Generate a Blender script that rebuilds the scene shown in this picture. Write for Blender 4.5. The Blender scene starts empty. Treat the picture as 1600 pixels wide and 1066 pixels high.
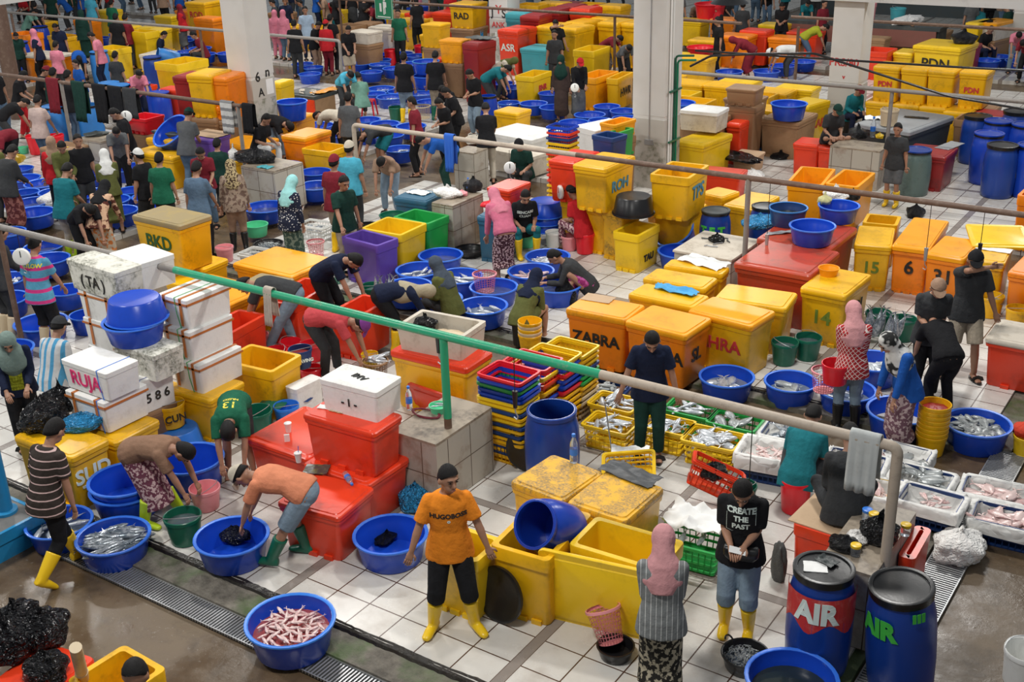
import bpy, bmesh, math, random
from math import sin, cos, pi, sqrt, atan2, radians, degrees, hypot
from mathutils import Vector, Matrix, noise
from mathutils.bvhtree import BVHTree
random.seed(7)
S = bpy.context.scene
# ---------------------------------------------------------------- camera
F_PX, PITCH, ROLL, YAW, CAM_Z = 1827.66, 0.404367, -0.029912, -0.603525, 6.5713
_f = Vector((sin(YAW)*cos(PITCH), cos(YAW)*cos(PITCH), -sin(PITCH)))
_r = Vector((cos(YAW), -sin(YAW), 0)); _u = _r.cross(_f)
C_R = _r*cos(ROLL) + _u*sin(ROLL); C_U = -_r*sin(ROLL) + _u*cos(ROLL); C_P = Vector((0, 0, CAM_Z))
cd = bpy.data.cameras.new('camera'); cam = bpy.data.objects.new('camera', cd); S.collection.objects.link(cam)
m4 = Matrix((C_R, C_U, -_f)).transposed().to_4x4(); m4.translation = C_P; cam.matrix_world = m4
cd.sensor_width = 36; cd.lens = F_PX*36/1600; cd.clip_end = 300; S.camera = cam
def at(px, py, z=0.0):
    """where the line of sight through a pixel of the 1600x1066 photograph meets the level z"""
    d = _f*F_PX + C_R*(px-800) - C_U*(py-533)
    return C_P + d*((z-CAM_Z)/d.z)
# ---------------------------------------------------------------- world, lamps, exposure
W = bpy.data.worlds.new('hall_air'); S.world = W; W.use_nodes = True
W.node_tree.nodes['Background'].inputs[0].default_value = (0.86, 0.93, 1.0, 1)
W.node_tree.nodes['Background'].inputs[1].default_value = 0.23
S.view_settings.view_transform = 'Standard'; S.view_settings.look = 'None'; S.view_settings.gamma = 1
S.view_settings.use_curve_mapping = False; S.view_settings.exposure = 0.2
def lamp(x, y, z, p, sx=1.3, sy=.5):
    l = bpy.data.lights.new('high_bay_lamp', 'AREA'); l.shape = 'RECTANGLE'; l.size = sx; l.size_y = sy; l.energy = p
    l.color = (1, .975, .93)
    o = bpy.data.objects.new('high_bay_lamp', l); o.location = (x, y, z); S.collection.objects.link(o)
for lx in (-30, -21, -12.5, -4.5):
    for ly in (4, 12.4, 20.5, 30):
        lamp(lx, ly, 7.6, 300)
# ---------------------------------------------------------------- materials
MATS = {}
def _nt(name, rough=.5, metal=0):
    m = bpy.data.materials.new(name); m.use_nodes = True; nt = m.node_tree
    b = nt.nodes['Principled BSDF']; b.inputs['Roughness'].default_value = rough; b.inputs['Metallic'].default_value = metal
    return m, nt, b
def N(nt, t, **kw):
    n = nt.nodes.new(t)
    for k, v in kw.items():
        if isinstance(k, str) and k.startswith('i_'): n.inputs[int(k[2:])].default_value = v
        else: setattr(n, k, v)
    return n
def coords(nt, scale, rnd=True):
    tc = N(nt, 'ShaderNodeTexCoord'); oi = N(nt, 'ShaderNodeObjectInfo')
    mp = N(nt, 'ShaderNodeMapping'); mp.inputs['Scale'].default_value = scale if isinstance(scale, tuple) else (scale,)*3
    nt.links.new(tc.outputs['Object'], mp.inputs['Vector'])
    if rnd:
        mu = N(nt, 'ShaderNodeMath', operation='MULTIPLY', i_1=37.0); nt.links.new(oi.outputs['Random'], mu.inputs[0])
        nt.links.new(mu.outputs[0], mp.inputs['Location'])
    return mp.outputs['Vector']
def ramp(nt, src, a, b):
    r = N(nt, 'ShaderNodeMapRange'); r.inputs[1].default_value = a; r.inputs[2].default_value = b
    nt.links.new(src, r.inputs[0]); return r.outputs[0]
def noise_of(nt, vec, scale, detail=5, rough=.6):
    n = N(nt, 'ShaderNodeTexNoise'); n.inputs['Scale'].default_value = scale; n.inputs['Detail'].default_value = detail
    n.inputs['Roughness'].default_value = rough; nt.links.new(vec, n.inputs['Vector']); return n.outputs[0]
def mixc(nt, fac, a, b):
    m = N(nt, 'ShaderNodeMix', data_type='RGBA')
    for s, v in ((0, fac), (6, a), (7, b)):
        if isinstance(v, (int, float)): m.inputs[s].default_value = v
        elif isinstance(v, tuple): m.inputs[s].default_value = (*v, 1)
        else: nt.links.new(v, m.inputs[s])
    return m.outputs[2]
def bumpy(nt, b, src, strength, dist=.02):
    bp = N(nt, 'ShaderNodeBump'); bp.inputs['Strength'].default_value = strength; bp.inputs['Distance'].default_value = dist
    nt.links.new(src, bp.inputs['Height']); nt.links.new(bp.outputs[0], b.inputs['Normal'])
def plastic(name, rgb, rough=.32, dirt=.35, dcol=(.10, .075, .045), sc=3.0, thr=(.50, .72), bump=.15, metal=0, crumple=0):
    if name in MATS: return MATS[name]
    m, nt, b = _nt(name, rough, metal)
    v = coords(nt, 1); n = noise_of(nt, v, sc); n2 = noise_of(nt, v, sc*7, 3)
    mu = N(nt, 'ShaderNodeMath', operation='MULTIPLY'); nt.links.new(ramp(nt, n, *thr), mu.inputs[0]); nt.links.new(ramp(nt, n2, .3, .75), mu.inputs[1])
    m2 = N(nt, 'ShaderNodeMath', operation='MULTIPLY', i_1=dirt); nt.links.new(mu.outputs[0], m2.inputs[0])
    nt.links.new(mixc(nt, m2.outputs[0], rgb, dcol), b.inputs['Base Color'])
    if crumple:
        vo = N(nt, 'ShaderNodeTexVoronoi', feature='DISTANCE_TO_EDGE'); vo.inputs['Scale'].default_value = 3.2; mv = N(nt, 'ShaderNodeVectorMath', operation='ADD'); nz = N(nt, 'ShaderNodeTexNoise'); nz.inputs['Scale'].default_value = 2.5; nt.links.new(v, nz.inputs['Vector']); nt.links.new(v, mv.inputs[0]); nt.links.new(nz.outputs['Color'], mv.inputs[1]); nt.links.new(mv.outputs[0], vo.inputs['Vector'])
        bumpy(nt, b, vo.outputs[0], 1.0, crumple)
    elif bump: bumpy(nt, b, n2, bump, .006)
    MATS[name] = m; return m
def cloth_mat(name, rgb, rgb2=None, stripes=None, axis=2, pattern=None, sc=40):
    """fabric; stripes = (period m, share of the second colour)"""
    if name in MATS: return MATS[name]
    m, nt, b = _nt(name, .88); b.inputs['Specular IOR Level'].default_value = .18
    v = coords(nt, 1, False); n = noise_of(nt, v, 9, 4)
    base = mixc(nt, ramp(nt, n, .3, .8), rgb, tuple(c*.72 for c in rgb))
    if stripes:
        sp = N(nt, 'ShaderNodeSeparateXYZ'); nt.links.new(v, sp.inputs[0])
        d = N(nt, 'ShaderNodeMath', operation='DIVIDE', i_1=stripes[0]); nt.links.new(sp.outputs[axis], d.inputs[0])
        fr = N(nt, 'ShaderNodeMath', operation='FRACT'); nt.links.new(d.outputs[0], fr.inputs[0])
        lt = N(nt, 'ShaderNodeMath', operation='LESS_THAN', i_1=stripes[1]); nt.links.new(fr.outputs[0], lt.inputs[0])
        base = mixc(nt, lt.outputs[0], base, rgb2)
    elif pattern:
        if pattern == 'dots':
            vo = N(nt, 'ShaderNodeTexVoronoi'); vo.inputs['Scale'].default_value = sc; nt.links.new(v, vo.inputs['Vector'])
            base = mixc(nt, ramp(nt, vo.outputs[0], .30, .24), base, rgb2)
        elif pattern == 'check':
            sp = N(nt, 'ShaderNodeSeparateXYZ'); nt.links.new(v, sp.inputs[0]); ms = []
            def mm(op, a, b):
                q = N(nt, 'ShaderNodeMath', operation=op)
                for ii, w in enumerate((a, b)):
                    if isinstance(w, (int, float)): q.inputs[ii].default_value = w
                    elif w is not None: nt.links.new(w, q.inputs[ii])
                return q.outputs[0]
            u = mm('ADD', sp.outputs[0], sp.outputs[1]); L = [mm('LESS_THAN', mm('FRACT', mm('MULTIPLY', mm(op, u, sp.outputs[2]), sc), None), .16) for op in ('ADD', 'SUBTRACT')]
            base = mixc(nt, mm('MAXIMUM', L[0], L[1]), base, rgb2)
        else:
            nn = noise_of(nt, v, sc, 2, .5); base = mixc(nt, ramp(nt, nn, .50, .56), base, rgb2)
    nt.links.new(base, b.inputs['Base Color']); bumpy(nt, b, noise_of(nt, v, 14, 4), .45, .03)
    MATS[name] = m; return m
def clear(name, rgb=(.95, .97, 1), rough=.05, ior=1.33):
    if name in MATS: return MATS[name]
    m, nt, b = _nt(name, rough); b.inputs['Base Color'].default_value = (*rgb, 1); b.inputs['Transmission Weight'].default_value = .9
    b.inputs['IOR'].default_value = ior; MATS[name] = m; return m
BLUE = plastic('blue_plastic', (.008, .062, .52), .27, .25, (.02, .03, .10))
BLUE2 = plastic('light_blue_plastic', (.03, .20, .72), .35, .3, (.02, .05, .15))
RIMB = plastic('worn_blue_rim', (.035, .17, .75), .3, .4, (.25, .42, .75))
YEL = plastic('yellow_plastic', (.84, .455, .006), .35, .7, (.20, .10, .012), 3.2, (.48, .70))
YELB = plastic('bright_yellow_plastic', (.84, .54, .010), .32, .5, (.30, .16, .02))
YELD = plastic('dirty_yellow_plastic', (.76, .42, .012), .4, 1.0, (.09, .06, .02), 4.5, (.44, .62))
ORA = plastic('orange_plastic', (.90, .24, .006), .33, .7, (.20, .06, .01), 3.2)
AMB = plastic('amber_plastic', (.90, .36, .006), .33, .7, (.28, .10, .01), 3.2)
RED = plastic('red_plastic', (.78, .050, .014), .3, .5, (.16, .02, .01), 2.6)
WRED = plastic('weathered_red_plastic', (.50, .055, .022), .35, .8, (.20, .07, .04), 2.5, (.42, .65))
DRED = plastic('dark_red_plastic', (.30, .014, .014), .4, .8, (.06, .02, .02))
TRED = plastic('bright_red_tub_plastic', (.72, .012, .025), .28, .3, (.2, .01, .02))
GRN = plastic('green_plastic', (.02, .36, .07), .3, .4, (.02, .06, .02))
DGRN = plastic('dark_green_plastic', (.006, .12, .07), .32, .3, (.01, .02, .02))
PUR = plastic('purple_plastic', (.13, .065, .38), .33, .4, (.05, .03, .1))
TEAL = plastic('teal_plastic', (.05, .33, .38), .45, .6, (.08, .12, .12))
NAVY = plastic('navy_plastic', (.012, .045, .17), .35, .5, (.03, .03, .04))
DRUM = plastic('drum_blue_plastic', (.008, .045, .27), .28, .5, (.02, .025, .05))
DRUMB = plastic('royal_blue_drum_plastic', (.008, .05, .42), .25, .3, (.02, .025, .08))
DRUML = plastic('pale_blue_drum_plastic', (.03, .20, .55), .4, .4, (.04, .08, .2))
BLK = plastic('black_plastic', (.009, .009, .010), .3, .5, (.05, .05, .045))
DGRY = plastic('dark_grey_plastic', (.045, .055, .055), .45, .6, (.14, .13, .11))
PINK = plastic('pink_plastic', (.80, .30, .33), .35, .4, (.5, .08, .15))
BEI = plastic('beige_plastic', (.62, .50, .33), .45, .7, (.28, .16, .07), 5)
LGRN = plastic('mint_plastic', (.10, .62, .32), .35, .3)
WHT = plastic('white_plastic', (.80, .80, .77), .35, .35, (.35, .32, .26))
STY = plastic('white_foam', (.80, .79, .76), .8, .55, (.30, .27, .22), 4, (.50, .75), .5)
STYD = plastic('mossy_foam', (.72, .70, .62), .85, 1.0, (.05, .055, .02), 4.5, (.42, .56), .6)
STYB = plastic('beige_foam', (.60, .54, .45), .85, .7, (.25, .19, .12), 4, (.46, .66), .5)
TAPE = plastic('brown_tape', (.52, .16, .035), .35, .2)
GREY = plastic('worn_grey_lid', (.30, .31, .32), .6, .6, (.1, .1, .1))
WORN = plastic('blackened_yellow_lid', (.80, .42, .01), .45, 1.0, (.09, .085, .08), 7, (.40, .52), .3)
WOOD = plastic('worn_wood', (.34, .20, .10), .75, .7, (.10, .05, .02), 6)
CARD = plastic('cardboard', (.50, .35, .22), .85, .35, (.25, .15, .08), 4)
SACK = plastic('white_sack_lining', (.76, .75, .72), .75, .35, (.5, .45, .4), 5, crumple=.05)
PAPER = plastic('white_paper', (.85, .85, .83), .8, .15)
STEEL = plastic('dull_steel', (.45, .46, .47), .4, .4, (.15, .1, .07), 6, metal=.7)
RUST = plastic('rusty_pipe_steel', (.13, .075, .05), .6, .8, (.30, .22, .17), 9)
GPIPE = plastic('chipped_green_pipe_paint', (.02, .34, .17), .35, .7, (.35, .30, .24), 9, (.58, .68))
BPIPE = plastic('bare_beige_pipe', (.46, .38, .30), .55, .8, (.20, .15, .11), 10)
GYPIPE = plastic('grey_pipe_steel', (.24, .22, .20), .5, .7, (.12, .07, .04), 9)
BPAINT = plastic('blue_painted_steel', (.015, .22, .46), .35, .5, (.05, .06, .07), 6)
SKIN = plastic('brown_skin', (.36, .185, .115), .5, .25, (.24, .10, .06), 5, bump=.05)
SKIN2 = plastic('dark_brown_skin', (.25, .125, .075), .5, .25, (.15, .07, .04), 5, bump=.05)
HAIR = plastic('black_hair', (.006, .005, .005), .6, .3, (.018, .014, .012), 30, bump=.9); HAIR.node_tree.nodes['Principled BSDF'].inputs['Specular IOR Level'].default_value = .25
EYE = plastic('eye_dark', (.02, .012, .01), .2, 0)
LIP = plastic('lip', (.28, .09, .07), .5, 0)
SILV = plastic('silver_fish_skin', (.60, .63, .66), .22, .8, (.12, .14, .17), 9, (.45, .6), .3, .35)
SILV2 = plastic('grey_fish_skin', (.33, .35, .35), .28, .8, (.08, .09, .09), 10, (.42, .6), .3, .2)
PINKF = plastic('pink_fish_skin', (.70, .53, .50), .28, .8, (.50, .12, .12), 9, (.48, .62), .3, .1)
DARKF = plastic('blue_backed_fish_skin', (.13, .16, .19), .22, 1.0, (.66, .69, .72), 7, (.42, .52), .3, .4)
BAGK = plastic('black_bag_film', (.010, .010, .012), .18, .2, (.08, .08, .08), 6, crumple=.13)
BAGB = plastic('blue_bag_film', (.04, .38, .80), .3, .3, (.25, .55, .8), 6, crumple=.14)
BAGW = plastic('white_sack_weave', (.84, .82, .79), .75, .25, (.45, .40, .34), 5, crumple=.03)
BRN = plastic('brown_cooler_plastic', (.30, .17, .085), .5, .6, (.14, .07, .03))
INKK = plastic('black_paint', (.012, .012, .012), .6, .6, (.2, .15, .08), 12, bump=0)
INKW = plastic('white_paint', (.72, .82, .76), .55, .3, bump=0)
INKO = plastic('olive_paint', (.13, .20, .02), .6, .6, (.5, .35, .02), 14, bump=0)
INKG = plastic('green_paint', (.06, .50, .06), .5, .4, (.02, .2, .03), 9, bump=0)
INKR = plastic('red_paint', (.55, .03, .03), .55, .5, (.8, .5, .4), 9, bump=0)
INKP = plastic('pink_spray_paint', (.75, .03, .17), .6, .3, (.8, .5, .5), 9, bump=0)
INKN = plastic('blue_paint', (.05, .25, .40), .6, .5, bump=0)
INKY = plastic('yellow_print', (.75, .65, .05), .6, .1, bump=0)
WATER = clear('water', (.75, .85, .95), .04)
BOTTLE = clear('clear_bottle_plastic', (.9, .95, 1), .08, 1.25)
# ---------------------------------------------------------------- mesh builder
class G:
    def __init__(s): s.v = []; s.f = []; s.m = []
    def add(s, vs, fs, mi=0):
        o = len(s.v); s.v += [tuple(v) for v in vs]; s.f += [tuple(i+o for i in f) for f in fs]; s.m += [mi]*len(fs)
    def box(s, x0, x1, y0, y1, z0, z1, mi=0):
        s.add([(x, y, z) for z in (z0, z1) for y in (y0, y1) for x in (x0, x1)],
              [(0, 2, 3, 1), (4, 5, 7, 6), (0, 1, 5, 4), (1, 3, 7, 5), (3, 2, 6, 7), (2, 0, 4, 6)], mi)
    def loft(s, loops, c0=True, c1=True, mi=0):
        n = len(loops[0]); vs = [p for l in loops for p in l]; fs = []
        for k in range(len(loops)-1):
            for i in range(n):
                j = (i+1) % n; fs.append((k*n+i, k*n+j, (k+1)*n+j, (k+1)*n+i))
        if c0: fs.append(tuple(range(n-1, -1, -1)))
        if c1: fs.append(tuple((len(loops)-1)*n+i for i in range(n)))
        s.add(vs, fs, mi)
    def lathe(s, prof, seg=28, c0=True, c1=True, mi=0, sy=1):
        s.loft([[(r*cos(2*pi*i/seg), sy*r*sin(2*pi*i/seg), z) for i in range(seg)] for r, z in prof], c0, c1, mi)
    def rrect(s, secs, n=4, c0=True, c1=True, mi=0):
        """rounded-rectangle loft; secs: (z, half width, half depth, corner radius)"""
        L = []
        for z, hw, hd, r in secs:
            lp = []
            for q, (sx, sy) in enumerate(((1, 1), (-1, 1), (-1, -1), (1, -1))):
                for k in range(n+1):
                    a = pi/2*(q + k/n); lp.append((sx*(hw-r)+r*cos(a), sy*(hd-r)+r*sin(a), z))
            L.append(lp)
        s.loft(L, c0, c1, mi)
    def tube(s, pts, rad, seg=10, c0=True, c1=True, mi=0, ref=None):
        """tube along points; rad = list of r or (r side, r front); ends rounded"""
        P = [Vector(p) for p in pts]; n = len(P); L = []
        if isinstance(rad, (int, float)): rad = [rad]*n
        last = ref
        for k in range(n):
            t = (P[min(k+1, n-1)]-P[max(k-1, 0)]).normalized()
            a = Vector(last) if last is not None else (Vector((0, 0, 1)) if abs(t.z) < .9 else Vector((1, 0, 0)))
            x = (a - t*a.dot(t)); x = x.normalized() if x.length > 1e-5 else t.orthogonal().normalized()
            y = t.cross(x); last = x
            r = rad[k]; ra, rb = (r, r) if isinstance(r, (int, float)) else r
            L.append([P[k] + y*ra*cos(2*pi*i/seg) + x*rb*sin(2*pi*i/seg) for i in range(seg)])
        s.loft(L, c0, c1, mi)
    def ball(s, c, r, seg=14, rings=9, mi=0, M=None):
        c = Vector(c); r = (r, r, r) if isinstance(r, (int, float)) else r; L = []
        for k in range(1, rings):
            a = pi*k/rings
            lp = [Vector((r[0]*sin(a)*cos(2*pi*i/seg), r[1]*sin(a)*sin(2*pi*i/seg), -r[2]*cos(a))) for i in range(seg)]
            L.append([(M @ p if M else p)+c for p in lp])
        s.loft(L, True, True, mi)
    def mesh(s, name, nm=1, smooth=40):
        me = bpy.data.meshes.new(name); me.from_pydata(s.v, [], s.f); me.polygons.foreach_set('material_index', s.m)
        for _ in range(nm): me.materials.append(None)
        if smooth:
            me.shade_smooth()
            if smooth < 180: me.set_sharp_from_angle(angle=radians(smooth))
        me.update(); return me
CACHE = {}
def cached(key, fn):
    if key not in CACHE: CACHE[key] = fn()
    return CACHE[key]
# ---------------------------------------------------------------- things and parts
LABELS = {}
def tag(o, label, cat, group=None, kind=None):
    if label: o['label'] = label
    if cat: o['category'] = cat
    if group: o['group'] = group
    if kind: o['kind'] = kind
    if label: LABELS.setdefault(label, []).append(o)
def thing(name, label, cat, loc=(0, 0, 0), rz=0, group=None, rot=None):
    o = bpy.data.objects.new(name, None); S.collection.objects.link(o); o.empty_display_size = .1
    o.location = loc; o.rotation_euler = rot if rot else (0, 0, rz); tag(o, label, cat, group); return o
def part(name, me, mats, parent=None, loc=(0, 0, 0), rot=(0, 0, 0), label=None, kind=None, scale=None):
    o = bpy.data.objects.new(name, me); S.collection.objects.link(o)
    if not isinstance(mats, (list, tuple)): mats = [mats]
    for i, m in enumerate(mats):
        if i < len(o.material_slots): o.material_slots[i].link = 'OBJECT'; o.material_slots[i].material = m
    o.parent = parent; o.location = loc; o.rotation_euler = rot
    if scale: o.scale = scale if isinstance(scale, (tuple, list)) else (scale,)*3
    if label: o['label'] = label
    if kind: o['kind'] = kind
    return o
def solo(name, me, mats, label, cat, loc=(0, 0, 0), rot=(0, 0, 0), group=None, kind=None, scale=None):
    o = part(name, me, mats, None, loc, rot, None, kind, scale); tag(o, label, cat, group); return o
def struct(name, me, mats, loc=(0, 0, 0), rot=(0, 0, 0)): return part(name, me, mats, None, loc, rot, None, 'structure')
ORD = ['nearest to', 'second out from', 'third out from', 'fourth out from', 'fifth out from', 'sixth out from', 'seventh out from', 'eighth out from', 'ninth out from', 'tenth out from',
       'eleventh out from', 'twelfth out from', 'thirteenth out from', 'fourteenth out from', 'fifteenth out from', 'sixteenth out from', 'seventeenth out from', 'eighteenth out from', 'nineteenth out from', 'twentieth out from', 'twenty-first out from', 'twenty-second out from', 'twenty-third out from', 'twenty-fourth out from', 'twenty-fifth out from']
def rank(objs, mark_xy, what, mark):
    """labels that single out each of a cluster by its distance from a landmark"""
    objs.sort(key=lambda o: (o.location.x-mark_xy[0])**2+(o.location.y-mark_xy[1])**2)
    for i, o in enumerate(objs):
        o['label'] = '%s, %s %s' % (what, ORD[i], mark)
def text_mesh(s, size=.2, depth=.004, bold=0, sp=.85):
    def mk():
        c = bpy.data.curves.new('lettering', 'FONT'); c.body = s; c.size = size; c.extrude = depth; c.align_x = 'CENTER'; c.align_y = 'CENTER'
        c.offset = bold; c.resolution_u = 3; c.space_line = sp
        o = bpy.data.objects.new('lettering', c); S.collection.objects.link(o)
        me = bpy.data.meshes.new_from_object(o.evaluated_get(bpy.context.evaluated_depsgraph_get())); bpy.data.objects.remove(o)
        me.materials.clear(); me.materials.append(None); return me
    return cached(('txt', s, size, depth, bold, sp), mk)
# ---------------------------------------------------------------- containers
def basin_mesh(d, h):
    def mk():
        R = d/2; g = G()
        g.lathe([(R*.60, .012), (R*.76, 0), (R*.80, .015), (R*.90, h*.72), (R*.925, h*.80), (R*.93, h*.97), (R*.90, h*.97), (R*.895, h*.80), (R*.86, h*.70), (R*.76, .03), (R*.5, .022)], 32, True, True)
        b = g.mesh('basin_body'); q = G(); q.lathe([(R*.905, h*.955), (R*.99, h*.93), (R, h*.965), (R*.99, h), (R*.93, h), (R*.905, h*.985)], 32, False, False)
        q.v = q.v; n = 32; o = len(q.v)-n
        q.f += [(o+i, o+(i+1) % n, (i+1) % n, i) for i in range(n)]; q.m += [0]*n
        return b, q.mesh('basin_rim')
    return cached(('basin', round(d, 2), round(h, 2)), mk)
def disc_mesh(r, seg=28, bump=.0, seed=0):
    def mk():
        g = G(); rr = random.Random(seed); K = 6; L = []
        for k in range(1, K+1):
            L.append([(r*k/K*cos(2*pi*i/seg), r*k/K*sin(2*pi*i/seg), bump*(1-(k/K)**2)+(rr.uniform(-.3, .3)*bump if bump else 0)) for i in range(seg)])
        g.loft(L[::-1], False, True); return g.mesh('surface', 1, 180)
    return cached(('disc', round(r, 3), seg, bump, seed), mk)
def fish_mesh(kind):
    def mk():
        g = G(); L = []
        spec = {'slim': (.30, .024, .034), 'flat': (.24, .022, .055), 'small': (.13, .010, .015), 'fat': (.30, .034, .062), 'tuna': (.44, .05, .075)}[kind]
        Ln, w, hgt = spec; n = 10
        bend = .10 if kind != 'tuna' else .05
        prof = [(0, .02), (.06, .45), (.18, .85), (.35, 1), (.55, .85), (.72, .52), (.86, .22), (.93, .14)]
        for t, r in prof:
            y = bend*Ln*(t-.4)**2; L.append([(Ln*(t-.5), y+w*r*cos(2*pi*i/n), hgt*r*sin(2*pi*i/n)) for i in range(n)])
        g.loft(L)
        xt = Ln*.42; yt = bend*Ln*.27
        for sg in (1, -1):
            g.add([(xt, yt, 0), (xt+Ln*.14, yt+.006, sg*hgt*1.15), (xt+Ln*.09, yt+.004, sg*hgt*.25), (xt, yt-.004, 0)], [(0, 1, 2), (3, 2, 1)])
        g.add([(-Ln*.1, 0, hgt*.95), (Ln*.06, .002, hgt*1.45), (Ln*.14, 0, hgt*.8), (-Ln*.1, .003, hgt*.9)], [(0, 1, 2), (3, 2, 1)])
        g.ball((-Ln*.42, w*.55, hgt*.15), hgt*.13, 6, 4, 1); g.ball((-Ln*.42, -w*.55, hgt*.15), hgt*.13, 6, 4, 1)
        return g.mesh('fish', 2, 50)
    return cached(('fish', kind), mk)
NFISH = [0]
def fish(kind, mat, loc, rz, label, group, tilt=None, sc=1):
    NFISH[0] += 1
    return solo('fish', fish_mesh(kind), [mat, EYE], label, 'fish', loc, (radians(90)+random.uniform(-.3, .3) if tilt is None else tilt, random.uniform(-.18, .18), rz), group, None, sc)
def fish_pile(area, kind, mat, z, n, label, group, rz=0, mount=.03, sc=1, align=None):
    """n fish lying in an area: ('r', cx, cy, radius) or ('b', cx, cy, half w, half d, rot)"""
    for k in range(n):
        if area[0] == 'r':
            a = k*2.399963; r = area[3]*sqrt((k+.5)/n); x, y = area[1]+r*cos(a), area[2]+r*sin(a); c = 1-(r/area[3])**2
        else:
            u = ((k*.61803) % 1-.5)*2; v = ((k*.754877+.3) % 1-.5)*2; u *= area[3]; v *= area[4]; c = 1-abs(u/area[3])*.5
            x = area[1]+u*cos(area[5])-v*sin(area[5]); y = area[2]+u*sin(area[5])+v*cos(area[5])
        fz = rz+(random.uniform(-.35, .35) if align else random.uniform(-pi, pi))+(pi if random.random() < .5 else 0)
        fish(kind, mat, (x, y, z+mount*c+(k % 4)*.011), fz, label, group, None, sc*random.uniform(.88, 1.1))
def stuff_pile(name, kind, mat, area, z, n, label, sc=1, mount=.03):
    """a heap nobody could count: one mesh"""
    g = G(); src = fish_mesh(kind) if kind not in ('shrimp', 'ice') else None
    for k in range(n):
        if area[0] == 'r':
            a = k*2.4; r = area[3]*sqrt((k+.5)/n); x, y = r*cos(a), r*sin(a); c = 1-(r/area[3])**2
        else:
            x = ((k*.61803) % 1-.5)*2*area[3]; y = ((k*.754877) % 1-.5)*2*area[4]; c = .5
        if kind == 'ice':
            q = random.uniform(.012, .03)*sc; M = Matrix.Rotation(random.uniform(0, 3), 3, Vector((random.random(), random.random(), .5)))
            g.ball((x, y, mount*c), (q, q*.8, q*.6), 5, 3, 0, M); continue
        if kind == 'shrimp':
            a0 = random.uniform(0, 6.3); r0 = .03*sc; g.tube([(x+r0*cos(a0+t)-r0, y+r0*sin(a0+t), mount*c+random.uniform(0, .01)) for t in (0, .7, 1.4, 2.1)], [.004, .007, .006, .002], 5); continue
        M = Matrix.Rotation(random.uniform(0, 6.3), 4, 'Z') @ Matrix.Rotation(pi/2+random.uniform(-.4, .4), 4, 'X') @ Matrix.Scale(sc, 4)
        T = Matrix.Translation((x, y, mount*c+(k % 4)*.008)) @ M
        g.add([T @ v.co for v in src.vertices], [tuple(p.vertices) for p in src.polygons], 0)
    o = solo(name, g.mesh(name, 1, 50), mat, label, name.replace('_', ' '), (area[1], area[2], z), (0, 0, area[5] if area[0] == 'b' else 0), None, 'stuff')
    return o
def basin(px, py, label, z=0, d=.73, h=.28, col=None, fill=None, tilt=None, group=None, n=0, name='basin', ph='blue basin', xy=None, rim=None, lvl=.55, wcol=None, fs=1, al=None):
    """px, py = middle of the rim; z = level it stands on"""
    p = at(px, py, z+h) if xy is None else Vector((*xy, 0)); col = col or BLUE
    b, r = basin_mesh(d, h)
    t = thing(name, label, 'basin', (p.x, p.y, z), 0, group, tilt)
    if tilt == (pi, 0, 0): t.location.z = z+h
    if tilt: t.rotation_euler = tilt
    else: t.rotation_euler = (0, 0, random.uniform(0, 6))
    part('tub_wall', b, col, t); part('rim', r, rim or (RIMB if col is BLUE else col), t)
    if fill:
        R = d/2*(.79+.10*lvl/.7)*.985; zz = z+h*lvl
        what = fill if isinstance(fill, str) else fill[0]
        if what in ('water', 'dark'):
            solo('water', disc_mesh(R), WATER if what == 'water' else cached('dw', lambda: plastic('murky_water', (.02, .03, .03), .06, .2)), 'still water inside the '+ph, 'water', (p.x, p.y, zz), kind='stuff')
        else:
            kind, mat, word, cnt = fill
            solo('water', disc_mesh(R), wcol or cached('gw', lambda: plastic('fish_water', (.16, .20, .25), .1, .7, (.25, .12, .12))), 'cloudy water under the fish in the '+ph, 'water', (p.x, p.y, zz-.02), kind='stuff')
            if cnt > 0: fish_pile(('r', p.x, p.y, R*(.45 if kind == 'tuna' else .78)), kind, mat, zz+.005, cnt, '%s lying in the %s' % (word, ph), '%s in the %s' % (word, ph), rz=al or 0, align=al, sc=fs*(.85 if kind == 'tuna' else 1))
            else: stuff_pile('fish_heap', kind, mat, ('r', p.x, p.y, R*.85), zz, -cnt, '%s heaped in the %s' % (word, ph))
    return t
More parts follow.
